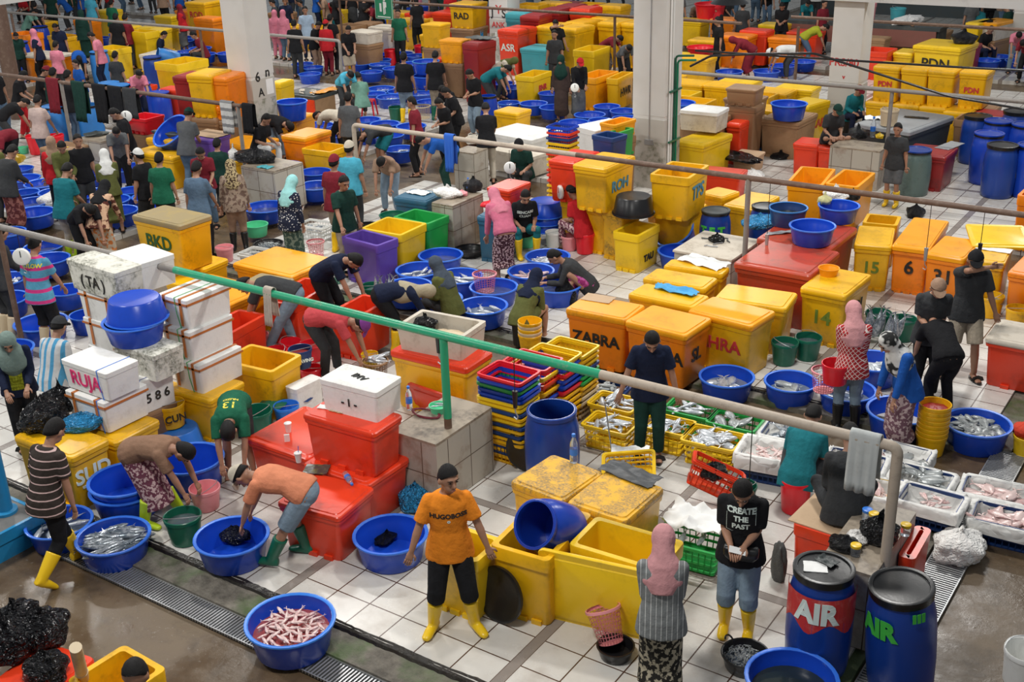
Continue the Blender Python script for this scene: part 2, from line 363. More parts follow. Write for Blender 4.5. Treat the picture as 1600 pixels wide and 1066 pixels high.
def cooler_mesh(w, d, h, op, style):
    def mk():
        a, b = w/2, d/2; r = .05; g = G()
        if style == 'foam':
            sec = [(0, a*.93, b*.93, .03), (h*.80, a*.985, b*.985, .03), (h*.80, a, b, .03), (h, a, b, .03)] if op else [(0, a*.93, b*.93, .03), (h*.82, a*.98, b*.98, .03)]
        else:
            sec = [(0, a*.86, b*.86, r), (.02, a*.885, b*.885, r), (h*.80, a*.95, b*.95, r), (h*.82, a*.99, b*.99, r), (h*(.985 if op else .88), a, b, r)]
            if op: sec += [(h, a*.99, b*.99, r)]
        if op:
            t = .055; zt = h; sec += [(zt, a-t, b-t, r*.8), (zt*.3, a*.93-t, b*.93-t, r*.8), (.06, a*.9-t, b*.9-t, r*.8)]
        g.rrect(sec)
        if style != 'foam':
            for sx in (-.5, 0, .5):
                for sy in (-1, 1): g.box(a*sx-.05, a*sx+.05, b*.87*sy-.03, b*.87*sy+.03, -.001, .05)
        body = g.mesh('cooler_body', 1, 35); lid = None
        if not op:
            q = G()
            if style == 'foam': q.rrect([(h*.82, a, b, .03), (h*.975, a, b, .03), (h, a-.02, b-.02, .03)])
            else: q.rrect([(h*.885, a*1.0, b*1.0, r), (h*.90, a*1.015, b*1.015, r), (h*.965, a*1.01, b*1.01, r), (h*.985, a*.985, b*.985, r), (h*.985, a*.90, b*.88, r), (h, a*.885, b*.86, r)])
            lid = q.mesh('cooler_lid', 1, 35)
        return body, lid
    return cached(('cool', round(w, 2), round(d, 2), round(h, 2), op, style), mk)
def face_text(bp, lp, w, d, h, s, ink, side='-y', size=None, dz=.42, dx=0, lean=0, foam=False):
    size = size or h*.42
    me = text_mesh(s, size, .004, .002 if foam else .006)
    k = (.93+.05*dz/.82) if foam else (.885+.065*(dz+.1)/.8)
    if side == '-y': loc, rot = (dx*w/2, -d/2*k-.006, h*dz), (radians(90)+.055*d/h*.6, lean, 0)
    elif side == '+x': loc, rot = (w/2*k+.006, dx*d/2, h*dz), (radians(90)+.05, lean, radians(90))
    else: loc, rot = (dx*w/2, 0, h+.004), (0, 0, lean)
    part('lettering', me, ink, lp if side == 'top' and lp else bp, loc, rot)
def cooler(L, Np, R, z1, h, col, label, op=False, lid=None, text=(), style='plastic', group=None, rot=None, name=None, box=None, cat='cooler box', bands=False, cord=None):
    """a box whose top rim has its left, near and right corners at three pixels on level z1; or box=(x0, x1, y0, y1)"""
    if box: x0, x1, y0, y1 = box; w, d = x1-x0, y1-y0; c = Vector(((x0+x1)/2, (y0+y1)/2, 0)); rz = 0
    else:
        l, n, r = at(*L, z1), at(*Np, z1), at(*R, z1); e1 = n-l; e2 = r-n; w, d = e1.length, e2.length
        rz = (atan2(e1.y, e1.x)+atan2(e2.y, e2.x)-pi/2)/2; c = (l+r)/2
    if rot is not None: rz = rot
    w = round(w*20)/20; d = round(d*20)/20
    if style == 'plastic' and .015 < z1-h < .22: h = z1
    b, ld = cooler_mesh(w, d, h, op, style)
    t = thing(name or ('foam_box' if style == 'foam' else ('open_container' if op else 'cooler_box')), label, cat, (c.x, c.y, z1-h), rz, group)
    bp = part('box_body', b, col, t); lp = part('lid', ld, lid or col, t) if ld else None
    for tx in text: face_text(bp, lp, w, d, h, *tx, foam=style == 'foam')
    if cord:
        q = G(); a, e = w*(cord[1]-.5), .004; q.box(a-e, a+e, -d/2-.004, d/2, h, h+.005); q.tube([(a, -d/2-.004, h), (a+.02, -d/2-.008, h*.5), (a+.03, -d/2*.93-.006, 0), (a+.05, -d/2*.93-.02, -cord[2])], .005, 5); part('cord', q.mesh('cord', 1, 0), cord[0], t)
    if bands:
        q = G(); a, bb = w/2+.004, d/2+.004
        for x in (-w*.28, w*.28): q.box(x-.022, x+.022, -bb, -bb+.004, h*.1, h*1.0)
        for x in (-w*.28, w*.28): q.box(x-.022, x+.022, -bb, bb, h, h+.003)
        q.box(-a, a, -bb, -bb+.005, h*.79, h*.86); q.box(a-.005, a, -bb, bb, h*.79, h*.86)
        part('tape', q.mesh('tape', 1, 0), TAPE, t)
    t['w'] = w; t['d'] = d; t['h'] = h
    return t
def CN(px, py, w, d, h, z0, col, label, **kw):
    """axis-set box given by the pixel of its near top corner"""
    n = at(px, py, z0+h); return cooler(None, None, None, z0+h, h, col, label, box=(n.x-w, n.x, n.y, n.y+d), **kw)
def crate_mesh(w=.56, d=.38, h=.30):
    def mk():
        g = G(); a, b = w/2, d/2
        def ring(z0, z1, k, t=.012):
            A, B = a*k, b*k
            g.rrect([(z0, A, B, .04), (z1, A, B, .04), (z1, A-t, B-t, .035), (z0, A-t, B-t, .035)], 3, False, False)
        g.rrect([(h-.03, a+.012, b+.012, .045), (h, a+.012, b+.012, .045), (h, a-.012, b-.012, .04), (h-.03, a-.012, b-.012, .04)], 3, False, False)
        for z0, z1, k in ((0, .03, .86), (.09, .115, .885), (.165, .19, .92), (.235, .275, .955)): ring(z0, z1, k)
        g.rrect([(0, a*.86, b*.86, .03), (.01, a*.86, b*.86, .03)], 3)
        for sg in (-1, 1):
            for k in range(9):
                x = -a*.8+a*1.6*k/8; g.add([(x*.9-.006, sg*b*.865, 0), (x*.9+.006, sg*b*.865, 0), (x+.006, sg*(b-.012), h-.02), (x-.006, sg*(b-.012), h-.02)], [(0, 1, 2, 3), (3, 2, 1, 0)])
            for k in range(6):
                y = -b*.75+b*1.5*k/5; g.add([(sg*a*.865, y*.9-.006, 0), (sg*a*.865, y*.9+.006, 0), (sg*(a-.012), y+.006, h-.02), (sg*(a-.012), y-.006, h-.02)], [(0, 1, 2, 3), (3, 2, 1, 0)])
        return g.mesh('crate', 1, 35)
    return cached(('crate', w, d, h), mk)
def crate(loc, rz, col, label, group=None, size=(.56, .38, .30), tilt=None):
    o = solo('crate', crate_mesh(*size), col, label, 'crate', loc, tilt or (0, 0, rz), group); return o
def crate_stack(px, py, z0, rz, cols, where, size=(.56, .38, .30), step=.085, top=None):
    """px, py: middle of the lowest crate's foot"""
    p = at(px, py, z0); N_ = len(cols); names = {YEL: 'yellow', YELB: 'yellow', RED: 'red', TRED: 'red', BLUE: 'blue', NAVY: 'navy', GRN: 'green', BEI: 'tan', YELD: 'grimy yellow', AMB: 'orange'}
    for i, c in enumerate(cols):
        pos = 'topmost' if i == N_-1 else 'lowest' if i == 0 else '%s down' % ['', 'second', 'third', 'fourth', 'fifth', 'sixth', 'seventh', 'eighth', 'ninth', 'tenth', 'eleventh', 'twelfth', 'thirteenth', 'fourteenth', 'fifteenth', 'sixteenth'][N_-1-i]
        crate((p.x+random.uniform(-.008, .008), p.y+random.uniform(-.008, .008), z0+i*step), rz+random.uniform(-.03, .03), c, '%s slatted crate, %s, in the stack %s' % (names[c], pos, where), 'crates stacked '+where, size)
def stack_top(px, py, z1, rz, cols, where, size=(.56, .38, .30), step=.085, z0=0):
    """px, py: middle of the topmost crate's rim, on level z1; spreads the crates down to z0"""
    p = at(px, py, z1); step = (z1-z0-size[2])/(len(cols)-1); a = _proj(Vector((p.x, p.y, z0)))
    crate_stack(a[0], a[1], z0, rz, cols, where, size, step)
def _proj(X):
    d = X-C_P; zc = d.dot(_f); return 800+F_PX*d.dot(C_R)/zc, 533-F_PX*d.dot(C_U)/zc
def lined_crate(px, py, z0, rz, label, kind, mat, word, n, col=None, size=(.62, .42, .26), ph=None):
    """crate with a white sack lining folded over its rim, fish inside; px, py = middle of the opening"""
    w, d, h = size; p = at(px, py, z0+h); t = thing('lined_crate', label, 'crate', (p.x, p.y, z0), rz); part('crate_body', crate_mesh(w, d, h), col or NAVY, t); t['w'], t['d'], t['h'] = w+.06, d+.06, h
    g = G(); a, b = w/2, d/2; sk = random.Random(px)
    def lp(A, B, z, j):
        L = []
        for q, (sx, sy) in enumerate(((1, 1), (-1, 1), (-1, -1), (1, -1))):
            for k in range(6):
                an = pi/2*(q+k/5); L.append((sx*(A-.05)+.05*cos(an)+sk.uniform(-j, j), sy*(B-.05)+.05*sin(an)+sk.uniform(-j, j), z+sk.uniform(-j, j)*1.5))
        return L
    g.loft([lp(a+.03, b+.03, h*.55, .018), lp(a+.032, b+.032, h*.8, .012), lp(a+.028, b+.028, h+.015, .008), lp(a-.015, b-.015, h+.02, .006), lp(a-.03, b-.03, h*.8, .008), lp(a-.05, b-.05, h*.45, .005), lp(a*.2, b*.2, h*.45, .0)], False, True)
    part('sack_lining', g.mesh('lining', 1, 180), SACK, t)
    if n > 0: fish_pile(('b', p.x, p.y, a-.14, b-.11, rz), kind, mat, z0+h*.66, n, '%s in the %s' % (word, ph or label), '%s in the %s' % (word, ph or label), rz, .06, 1.3)
    elif n < 0: stuff_pile('fish_heap', kind, mat, ('b', p.x, p.y, a-.12, b-.10, rz), z0+h*.6, -n, '%s heaped in the %s' % (word, ph or label), 1, .06)
    return t
def fish_crate(px, py, z0, rz, col, label, kind, mat, word, n, size=(.58, .40, .30), ph=None):
    w, d, h = size; p = at(px, py, z0+h); o = crate((p.x, p.y, z0), rz, col, label, None, size); o['w'], o['d'], o['h'] = w, d, h
    if n > 0: fish_pile(('b', p.x, p.y, w/2-.13, d/2-.09, rz), kind, mat, z0+h*.72, n, '%s in the %s' % (word, ph or label), '%s in the %s' % (word, ph or label), rz, .07)
    else: stuff_pile('fish_heap', kind, mat, ('b', p.x, p.y, w/2-.10, d/2-.08, rz), z0+h*.55, -n, '%s heaped in the %s' % (word, ph or label), 1, .07)
def drum_mesh(open_):
    def mk():
        g = G(); R = .29; H = .92
        pr = [(R*.86, 0), (R*.92, .015), (R*.97, .08), (R*1.02, H*.35), (R*1.02, H*.62), (R*.99, H*.78), (R*.92, H*.88), (R*.86, H*.94), (R*.855, H*.97)]
        if open_: pr += [(R*.86, H), (R*.82, H), (R*.82, H*.9), (R*.92, H*.8), (R*.92, .06)]
        g.lathe(pr, 32, True, True); b = g.mesh('drum', 1, 50)
        q = G(); q.lathe([(R*.87, H*.945), (R*.925, H*.95), (R*.925, H*.995), (R*.87, H*1.0)], 32, False, False); ring = q.mesh('ring', 1, 50)
        l = G(); l.lathe([(R*.90, H*.985), (R*.94, H*.99), (R*.94, H*1.015), (R*.88, H*1.02), (R*.80, H*1.02), (R*.78, H*1.008), (R*.5, H*1.012), (R*.1, H*1.016)], 32); lid = l.mesh('lid', 1, 50)
        return b, ring, lid
    return cached(('drum', open_), mk)
def drum(px, py, label, col=None, lid=True, z=0, sc=1, rot=None, xy=None, text=None, ink=None, ring=None, patch=None, face=None, group=None, lidcol=None):
    """px, py = foot; upright unless rot"""
    p = at(px, py, z) if xy is None else Vector((*xy, z)); b, rg, ld = drum_mesh(not lid); col = col or DRUM
    fa = atan2(-p.y, -p.x) if face is None else face
    t = thing('plastic_drum', label, 'drum', (p.x, p.y, p.z if rot is None else z), fa+pi/2, group, rot)
    if isinstance(sc, (int, float)): sc = (sc, sc, sc)
    t.scale = sc
    db = part('drum_body', b, col, t)
    part('clamp_ring', rg, ring or BLK, t)
    if ld and lid: part('lid', ld, lidcol or BLK, t)
    R = .29
    def bend(me, a0=0):
        me = me.copy()
        for v in me.vertices:
            a = v.co.x/(R*1.02)+a0; rr = R*1.025+.004+v.co.z*1
            y = v.co.y; v.co = (rr*sin(a), -rr*cos(a), y)
        return me
    if patch:
        g = G(); n = 24
        for k in range(n):
            a0, a1 = -pi*.55+pi*1.1*k/n, -pi*.55+pi*1.1*(k+1)/n; rr = R*1.022
            lo = lambda a: patch[0]+.05*sin(a*5)
            g.add([(rr*sin(a0), -rr*cos(a0), lo(a0)), (rr*sin(a1), -rr*cos(a1), lo(a1)), (rr*sin(a1), -rr*cos(a1), patch[1]), (rr*sin(a0), -rr*cos(a0), patch[1])], [(0, 1, 2, 3)])
        part('paint_patch', g.mesh('paint_patch'), patch[2], db)
    if text:
        for s, ink_, dz, size, off in text: part('lettering', bend(text_mesh(s, size, .002, .012), off), ink_, db, (0, 0, dz))
    return t
def bucket_mesh(r, h, taper):
    def mk():
        g = G(); rb = r*taper
        g.lathe([(rb*.9, 0), (rb, .01), (r*.95, h*.85), (r*.99, h*.86), (r, h*.98), (r*.97, h), (r*.93, h*.99), (r*.91, h*.8), (rb*.92, .03)], 26)
        q = G(); q.tube([(r*1.0*cos(a), -r*.75*sin(a), h*.93+r*.35*sin(a)) for a in [pi*k/12 for k in range(13)]], .004, 5)
        return g.mesh('bucket', 1, 45), q.mesh('bail', 1, 60)
    return cached(('bk', r, h, taper), mk)
def bucket(px, py, label, col, r=.16, h=.28, taper=.75, z=0, fill=None, bail=True, group=None, text=None, tilt=None, xy=None, ph=None, up=False):
    """px, py = foot of the bucket"""
    p = at(px, py, z) if xy is None else Vector((*xy, z)); b, q = bucket_mesh(r, h, taper)
    t = thing('bucket', label, 'bucket', p if not up else p+Vector((0, 0, h)), random.uniform(0, 6), group, tilt or ((pi, 0, 0) if up else None))
    pb_ = part('pail', b, col, t)
    if bail: part('bail_handle', q, STEEL, t)
    if text: t.rotation_euler = (0, 0, atan2(-p.y, -p.x)+pi/2+.3); part('lettering', text_mesh(text[0], text[2], .002, .003), text[1], pb_, (0, -r*.93-.004, h*.52), (radians(82), 0, 0))
    if fill: solo('fish_heap' if fill[0] != 'w' else 'water', disc_mesh(r*.88, 20, 0 if fill[0] == 'w' else .03, 3), fill[1], '%s inside the %s' % (fill[2], ph or label), 'bucket contents', (p.x, p.y, z+h*.72), kind='stuff')
    return t
def basket_mesh(r, h, taper):
    def mk():
        bm = bmesh.new(); n, k = 26, 8; rows = []
        for j in range(k+1):
            rr = r*(taper+(1-taper)*j/k); rows.append([bm.verts.new((rr*cos(2*pi*i/n), rr*sin(2*pi*i/n), h*j/k)) for i in range(n)])
        for j in range(k):
            for i in range(n): bm.faces.new((rows[j][i], rows[j][(i+1) % n], rows[j+1][(i+1) % n], rows[j+1][i]))
        bmesh.ops.wireframe(bm, faces=bm.faces[:], thickness=.010, offset=0, use_replace=True, use_boundary=True, use_even_offset=False)
        me = bpy.data.meshes.new('basket'); bm.to_mesh(me); bm.free(); me.materials.append(None)
        g = G(); g.lathe([(r*taper, 0), (r*taper, .006)], 26); b = g.mesh('base')
        q = G(); q.lathe([(r*.97, h-.015), (r*1.07, h-.01), (r*1.07, h+.012), (r*.98, h+.015)], 26, False, False)
        return me, b, q.mesh('rim')
    return cached(('bask', r, h, taper), mk)
def basket(px, py, label, col, r=.17, h=.27, taper=.72, z=0, tilt=None, xy=None, group=None):
    p = at(px, py, z) if xy is None else Vector((*xy, z)); a, b, c = basket_mesh(r, h, taper)
    t = thing('plastic_basket', label, 'basket', p, 0, group, tilt)
    part('lattice', a, col, t); part('base', b, col, t); part('rim', c, col, t); return t
# ---------------------------------------------------------------- soft things
def blob_mesh(seed, kind='bag'):
    def mk():
        bm = bmesh.new(); bmesh.ops.create_icosphere(bm, subdivisions=4, radius=1)
        for v in bm.verts:
            c = v.co.copy(); o = Vector((seed*3.1, seed*1.7, 0))
            an = atan2(c.y, c.x); pl = max(0, c.z+.2)*(.09*sin(an*7+3*noise.noise(c*1.5+o)+seed)+.05*sin(an*13+seed*2)) if kind == 'bag' else 0
            k = 1+.26*noise.noise(c*1.5+o)-.14*abs(noise.noise(c*3.1+o))-.08*abs(noise.noise(c*8+o))+pl
            v.co = c*k
            if kind == 'bag':
                t = max(0, (v.co.z-.45)/.6)
                if t > 0: s = max(.16, 1-t*1.3); v.co.x *= s; v.co.y *= s; v.co.z += t*.25
            v.co.z = max(v.co.z, -.55)
        if kind == 'bag':
            for sg in (-1, 1):
                for v in bm.verts:
                    if v.co.z > .85 and v.co.x*sg > 0: v.co.x += sg*.16*(v.co.z-.8); 
        me = bpy.data.meshes.new('bag'); bm.to_mesh(me); bm.free(); me.shade_smooth(); me.materials.append(None); return me
    return cached(('blob', seed, kind), mk)
def bag(px, py, label, mat=None, r=.2, z=0, seed=1, sq=(1, 1, .9), kind='bag', name='plastic_bag', cat='bag', group=None, xy=None):
    p = at(px, py, z) if xy is None else Vector((*xy, z))
    return solo(name, blob_mesh(seed, kind), mat or BAGK, label, cat, (p.x, p.y, z+r*.55*sq[2]), (0, 0, seed*1.3), group, None, (r*sq[0], r*sq[1], r*sq[2]))
def sheet_mesh(w, d, amp, seed, nx=14, ny=12, th=.006, drape=0):
    g = G(); T = []; B = []
    for j in range(ny+1):
        for i in range(nx+1):
            u, v = i/nx-.5, j/ny-.5
            z = amp*noise.noise(Vector((u*5+seed, v*5, seed)))+amp*.5*abs(noise.noise(Vector((u*13, v*13+seed, 2))))+amp*.6
            x = u*w*(1+.06*noise.noise(Vector((seed, v*6, 1)))); y = v*d*(1+.06*noise.noise(Vector((u*6, seed, 3))))
            T.append((x, y, z+th)); B.append((x, y, max(0, z-.0)))
    n = nx+1; fs = []
    m = len(T)
    for j in range(ny):
        for i in range(nx):
            a = j*n+i; fs.append((a, a+1, a+n+1, a+n)); fs.append((m+a, m+a+n, m+a+n+1, m+a+1))
    for i in range(nx): fs.append((i, m+i, m+i+1, i+1)); a = ny*n+i; fs.append((a, a+1, m+a+1, m+a))
    for j in range(ny): a = j*n; fs.append((a, a+n, m+a+n, m+a)); a = j*n+nx; fs.append((a, m+a, m+a+n, a+n))
    g.add(T+B, fs); return g.mesh('sheet', 1, 60)
def sheet(px, py, z, w, d, mat, label, cat='cloth', name='cloth', amp=.02, rz=0, seed=1, th=.006, xy=None, group=None):
    p = at(px, py, z) if xy is None else Vector((*xy, z))
    return solo(name, sheet_mesh(w, d, amp, seed, th=th), mat, label, cat, (p.x, p.y, z+.001), (0, 0, rz), group)
def hung_cloth(x, y, z, w, drop, mat, label, along=0, name='hanging_cloth', drop2=None, seed=1, cat='cloth'):
    """cloth folded over a rail that runs along x (0) or y (pi/2)"""
    g = G(); n = 10; R = .04; path = []
    drop2 = drop2 or drop*.8
    for k in range(7): path.append((-R-.02*(1-k/6), -drop*(1-k/6)))
    for k in range(1, 7): a = pi*k/7; path.append((-R*cos(a), R*sin(a)))
    for k in range(7): path.append((R+.02*k/6, -drop2*k/6))
    L = []
    for i in range(n+1):
        u = i/n-.5; lp = []
        for q, (a, b) in enumerate(path):
            wv = .018*sin(u*19+seed+b*3)*min(1, abs(b)*4); sh = 1-.18*min(1, abs(b)*1.2)*(.5+.5*sin(seed+b*5))
            lp.append((u*w*sh, a+wv, b))
        L.append(lp)
    vs = [p for l in L for p in l]; k = len(path); fs = [(i*k+j, i*k+j+1, (i+1)*k+j+1, (i+1)*k+j) for i in range(n) for j in range(k-1)]
    g.add(vs, fs); me = g.mesh('cloth', 1, 180)
    o = solo(name, me, mat, label, cat, (x, y, z), (0, 0, along)); md = o.modifiers.new('thick', 'SOLIDIFY'); md.thickness = .006; return o
def bottle(px, py, z, label, sc=1, lying=None, cap=None):
    def mk():
        g = G(); g.lathe([(.028, 0), (.033, .01), (.033, .07), (.030, .085), (.033, .10), (.033, .17), (.018, .215), (.013, .225), (.013, .24)], 16)
        q = G(); q.lathe([(.016, .236), (.016, .258), (.012, .262)], 12); l = G(); l.lathe([(.0338, .075), (.0338, .13)], 16, False, False)
        return g.mesh('bottle'), q.mesh('cap'), l.mesh('wrap')
    a, b, c = cached('bottle', mk); p = at(px, py, z)
    t = thing('water_bottle', label, 'bottle', (p.x, p.y, z+(.034*sc if lying is not None else 0)), 0, None, (pi/2, 0, lying) if lying is not None else None); t.scale = (sc,)*3
    part('bottle_body', a, BOTTLE, t); part('cap', b, cap or BLUE2, t); part('paper_band', c, BLUE2, t); return t
def cup(px, py, z, label, straw=True):
    def mk():
        g = G(); g.lathe([(.028, 0), (.04, .10), (.042, .105), (.037, .10), (.026, .01)], 16); q = G(); q.lathe([(.043, .103), (.043, .113), (.03, .118)], 16)
        s = G(); s.tube([(0, 0, .05), (.01, .005, .19)], .004, 6); return g.mesh('cup'), q.mesh('lid'), s.mesh('straw')
    a, b, c = cached('cup', mk); p = at(px, py, z); t = thing('drink_cup', label, 'cup', (p.x, p.y, z)); part('cup_wall', a, WHT, t); part('lid', b, WHT, t)
    if straw: part('straw', c, BLUE2, t)
    return t
def tiled_counter(L, Np, R, z1, label, box=None, z0=0):
    if box: x0, x1, y0, y1 = box; rz = 0; w, d = x1-x0, y1-y0; c = Vector(((x0+x1)/2, (y0+y1)/2, 0))
    else:
        l, n, r = at(*L, z1), at(*Np, z1), at(*R, z1); w, d = (n-l).length, (r-n).length; c = (l+r)/2; rz = (atan2((n-l).y, (n-l).x)+atan2((r-n).y, (r-n).x)-pi/2)/2
    h = z1-z0; t = thing('tiled_counter', label, 'counter', (c.x, c.y, z0), rz)
    g = G(); g.box(-w/2, w/2, -d/2, d/2, 0, h-.03); part('tiled_block', g.mesh('b', 1, 0), TILEW, t)
    q = G(); q.rrect([(h-.03, w/2, d/2, .01), (h, w/2, d/2, .01)], 2); part('counter_top', q.mesh('t', 1, 0), CTOP, t); return t
def pipe(name, pts, r, mat, label, cat='pipe', seg=12, group=None):
    o = Vector(pts[0]); g = G(); P = [Vector(p)-o for p in pts]; Q = [P[0]]
    for k in range(1, len(P)-1):
        a = (P[k-1]-P[k]); b = (P[k+1]-P[k]); ra = min(.08, a.length*.4, b.length*.4); a = a.normalized()*ra; b = b.normalized()*ra
        for t in (0, .25, .5, .75, 1): Q.append(P[k]+a*(1-t)**2+b*t**2)
    Q.append(P[-1]); g.tube(Q, r, seg); return solo(name, g.mesh(name, 1, 60), mat, label, cat, o, group=group)

def lean_panel(name, me, mat, label, cat, b0, b1, t0, t1, off=0):
    """flat panel (x across, z up, centred) standing on the line b0-b1 and resting its top on t0-t1"""
    B, T = (b0+b1)/2, (t0+t1)/2; X = (b1-b0).normalized(); Z = (T-B); Z = (Z-X*Z.dot(X)); h = Z.length; Z = Z.normalized(); Y = Z.cross(X)
    o = solo(name, me, mat, label, cat); M = Matrix((X, Y, Z)).transposed().to_4x4(); M.translation = (B+T)/2-Y*off; o.rotation_euler = M.to_euler(); o.location = M.translation; return o
def panel_mesh(w, h, t=.05):
    def mk():
        g = G(); g.rrect([(-.001, w/2, h/2, .05), (t*.6, w/2+.005, h/2+.005, .05), (t*.8, w/2, h/2, .05), (t*.8, w/2-.06, h/2-.06, .05), (t, w/2-.07, h/2-.07, .05)])
        g.v = [(x, -z, y) for x, y, z in g.v]; return g.mesh('lid', 1, 40)
    return cached(('panel', w, h, t), mk)
def round_lid(px, py, label, r=.27, z=0, lean=(75, 0, 0), dx=0, dy=0, mat=None, dz=.26):
    def mk(): l = G(); l.lathe([(r*.93, 0), (r, .005), (r, .035), (r*.9, .04), (r*.82, .03), (.02, .036)], 32); return l.mesh('lid', 1, 50)
    q = at(px, py, z); return solo('drum_lid_loose', cached(('rl', r), mk), mat or BLK, label, 'lid', (q.x+dx, q.y+dy, z+dz), tuple(radians(a) for a in lean))
# ---------------------------------------------------------------- the hall
def M_(nt, op, a, b=None, c=None):
    n = N(nt, 'ShaderNodeMath', operation=op)
    for i, v in enumerate((a, b, c)):
        if v is None: continue
        if isinstance(v, (int, float)): n.inputs[i].default_value = v
        else: nt.links.new(v, n.inputs[i])
    return n.outputs[0]
def tile_floor_mat():
    m, nt, b = _nt('glazed_floor_tiles', .3); tc = N(nt, 'ShaderNodeTexCoord'); sp = N(nt, 'ShaderNodeSeparateXYZ'); v = tc.outputs['Object']; nt.links.new(v, sp.inputs[0])
    x = M_(nt, 'MODULO', M_(nt, 'ADD', M_(nt, 'ADD', sp.outputs[0], .05), 250.0), 2.5); sx = M_(nt, 'LESS_THAN', x, .1)
    u = M_(nt, 'DIVIDE', M_(nt, 'SUBTRACT', x, .1), .4); fu = M_(nt, 'FRACT', M_(nt, 'ADD', u, 10))
    y = M_(nt, 'SUBTRACT', M_(nt, 'ABSOLUTE', sp.outputs[1]), .05); sy = M_(nt, 'LESS_THAN', y, 0); w = M_(nt, 'DIVIDE', y, .4); fw = M_(nt, 'FRACT', M_(nt, 'ADD', w, 10))
    g = .017
    gx = M_(nt, 'GREATER_THAN', M_(nt, 'ABSOLUTE', M_(nt, 'SUBTRACT', fu, .5)), .5-g); gy = M_(nt, 'GREATER_THAN', M_(nt, 'ABSOLUTE', M_(nt, 'SUBTRACT', fw, .5)), .5-g)
    gr = M_(nt, 'MAXIMUM', gx, gy); st = M_(nt, 'MAXIMUM', sx, sy)
    n1 = noise_of(nt, v, .9, 6, .65); n2 = noise_of(nt, v, 7, 4); n3 = noise_of(nt, v, 2.3, 6, .7)
    cell = N(nt, 'ShaderNodeCombineXYZ'); nt.links.new(M_(nt, 'FLOOR', M_(nt, 'DIVIDE', sp.outputs[0], .417)), cell.inputs[0]); nt.links.new(M_(nt, 'FLOOR', M_(nt, 'DIVIDE', sp.outputs[1], .4)), cell.inputs[1])
    wn = N(nt, 'ShaderNodeTexWhiteNoise'); nt.links.new(cell.outputs[0], wn.inputs[0])
    base = mixc(nt, M_(nt, 'MULTIPLY', wn.outputs[0], .35), (.62, .60, .56), (.50, .475, .43))
    base = mixc(nt, M_(nt, 'MULTIPLY', ramp(nt, n2, .45, .8), .25), base, (.42, .37, .31))
    base = mixc(nt, M_(nt, 'MULTIPLY', ramp(nt, n1, .52, .74), .75), base, (.26, .20, .15))
    base = mixc(nt, M_(nt, 'MULTIPLY', ramp(nt, n3, .64, .72), .6), base, (.10, .085, .07))
    strip = mixc(nt, n2, (.30, .265, .235), (.21, .18, .16))
    base = mixc(nt, st, base, strip)
    base = mixc(nt, M_(nt, 'MULTIPLY', M_(nt, 'MULTIPLY', gr, M_(nt, 'SUBTRACT', 1.0, sx)), M_(nt, 'SUBTRACT', 1.0, sy)), base, (.085, .045, .03))
    nt.links.new(base, b.inputs['Base Color']); r = N(nt, 'ShaderNodeMapRange'); r.inputs[1].default_value = .35; r.inputs[2].default_value = .65; r.inputs[3].default_value = .10; r.inputs[4].default_value = .42
    nt.links.new(n1, r.inputs[0]); nt.links.new(r.outputs[0], b.inputs['Roughness'])
    bumpy(nt, b, M_(nt, 'SUBTRACT', M_(nt, 'MULTIPLY', n2, .15), gr), .35, .004); return m
def wet_mat():
    m, nt, b = _nt('wet_dirty_concrete', .3); tc = N(nt, 'ShaderNodeTexCoord'); v = tc.outputs['Object']
    n1 = noise_of(nt, v, .55, 7, .65); n2 = noise_of(nt, v, 4, 6, .7); n3 = noise_of(nt, v, 22, 3)
    base = mixc(nt, ramp(nt, n1, .36, .62), (.085, .052, .028), (.155, .113, .070)); base = mixc(nt, M_(nt, 'MULTIPLY', ramp(nt, n2, .5, .75), .6), base, (.045, .034, .025))
    base = mixc(nt, M_(nt, 'MULTIPLY', ramp(nt, n3, .66, .74), .5), base, (.34, .31, .27))
    nt.links.new(base, b.inputs['Base Color']); r = N(nt, 'ShaderNodeMapRange'); r.inputs[1].default_value = .42; r.inputs[2].default_value = .60; r.inputs[3].default_value = .12; r.inputs[4].default_value = .55
    nt.links.new(n1, r.inputs[0]); nt.links.new(r.outputs[0], b.inputs['Roughness']); bumpy(nt, b, n2, .35, .02); return m
def kerb_mat():
    m, nt, b = _nt('mossy_kerb_concrete', .55); tc = N(nt, 'ShaderNodeTexCoord'); v = tc.outputs['Object']; n1 = noise_of(nt, v, 1.6, 5); n2 = noise_of(nt, v, 8, 6, .7)
    base = mixc(nt, ramp(nt, n2, .35, .7), (.20, .18, .145), (.06, .052, .04)); base = mixc(nt, M_(nt, 'MULTIPLY', ramp(nt, n1, .47, .62), .8), base, (.07, .12, .035))
    nt.links.new(base, b.inputs['Base Color']); bumpy(nt, b, n2, .6, .03); return m
TILEF, WET, KERB = tile_floor_mat(), wet_mat(), kerb_mat()
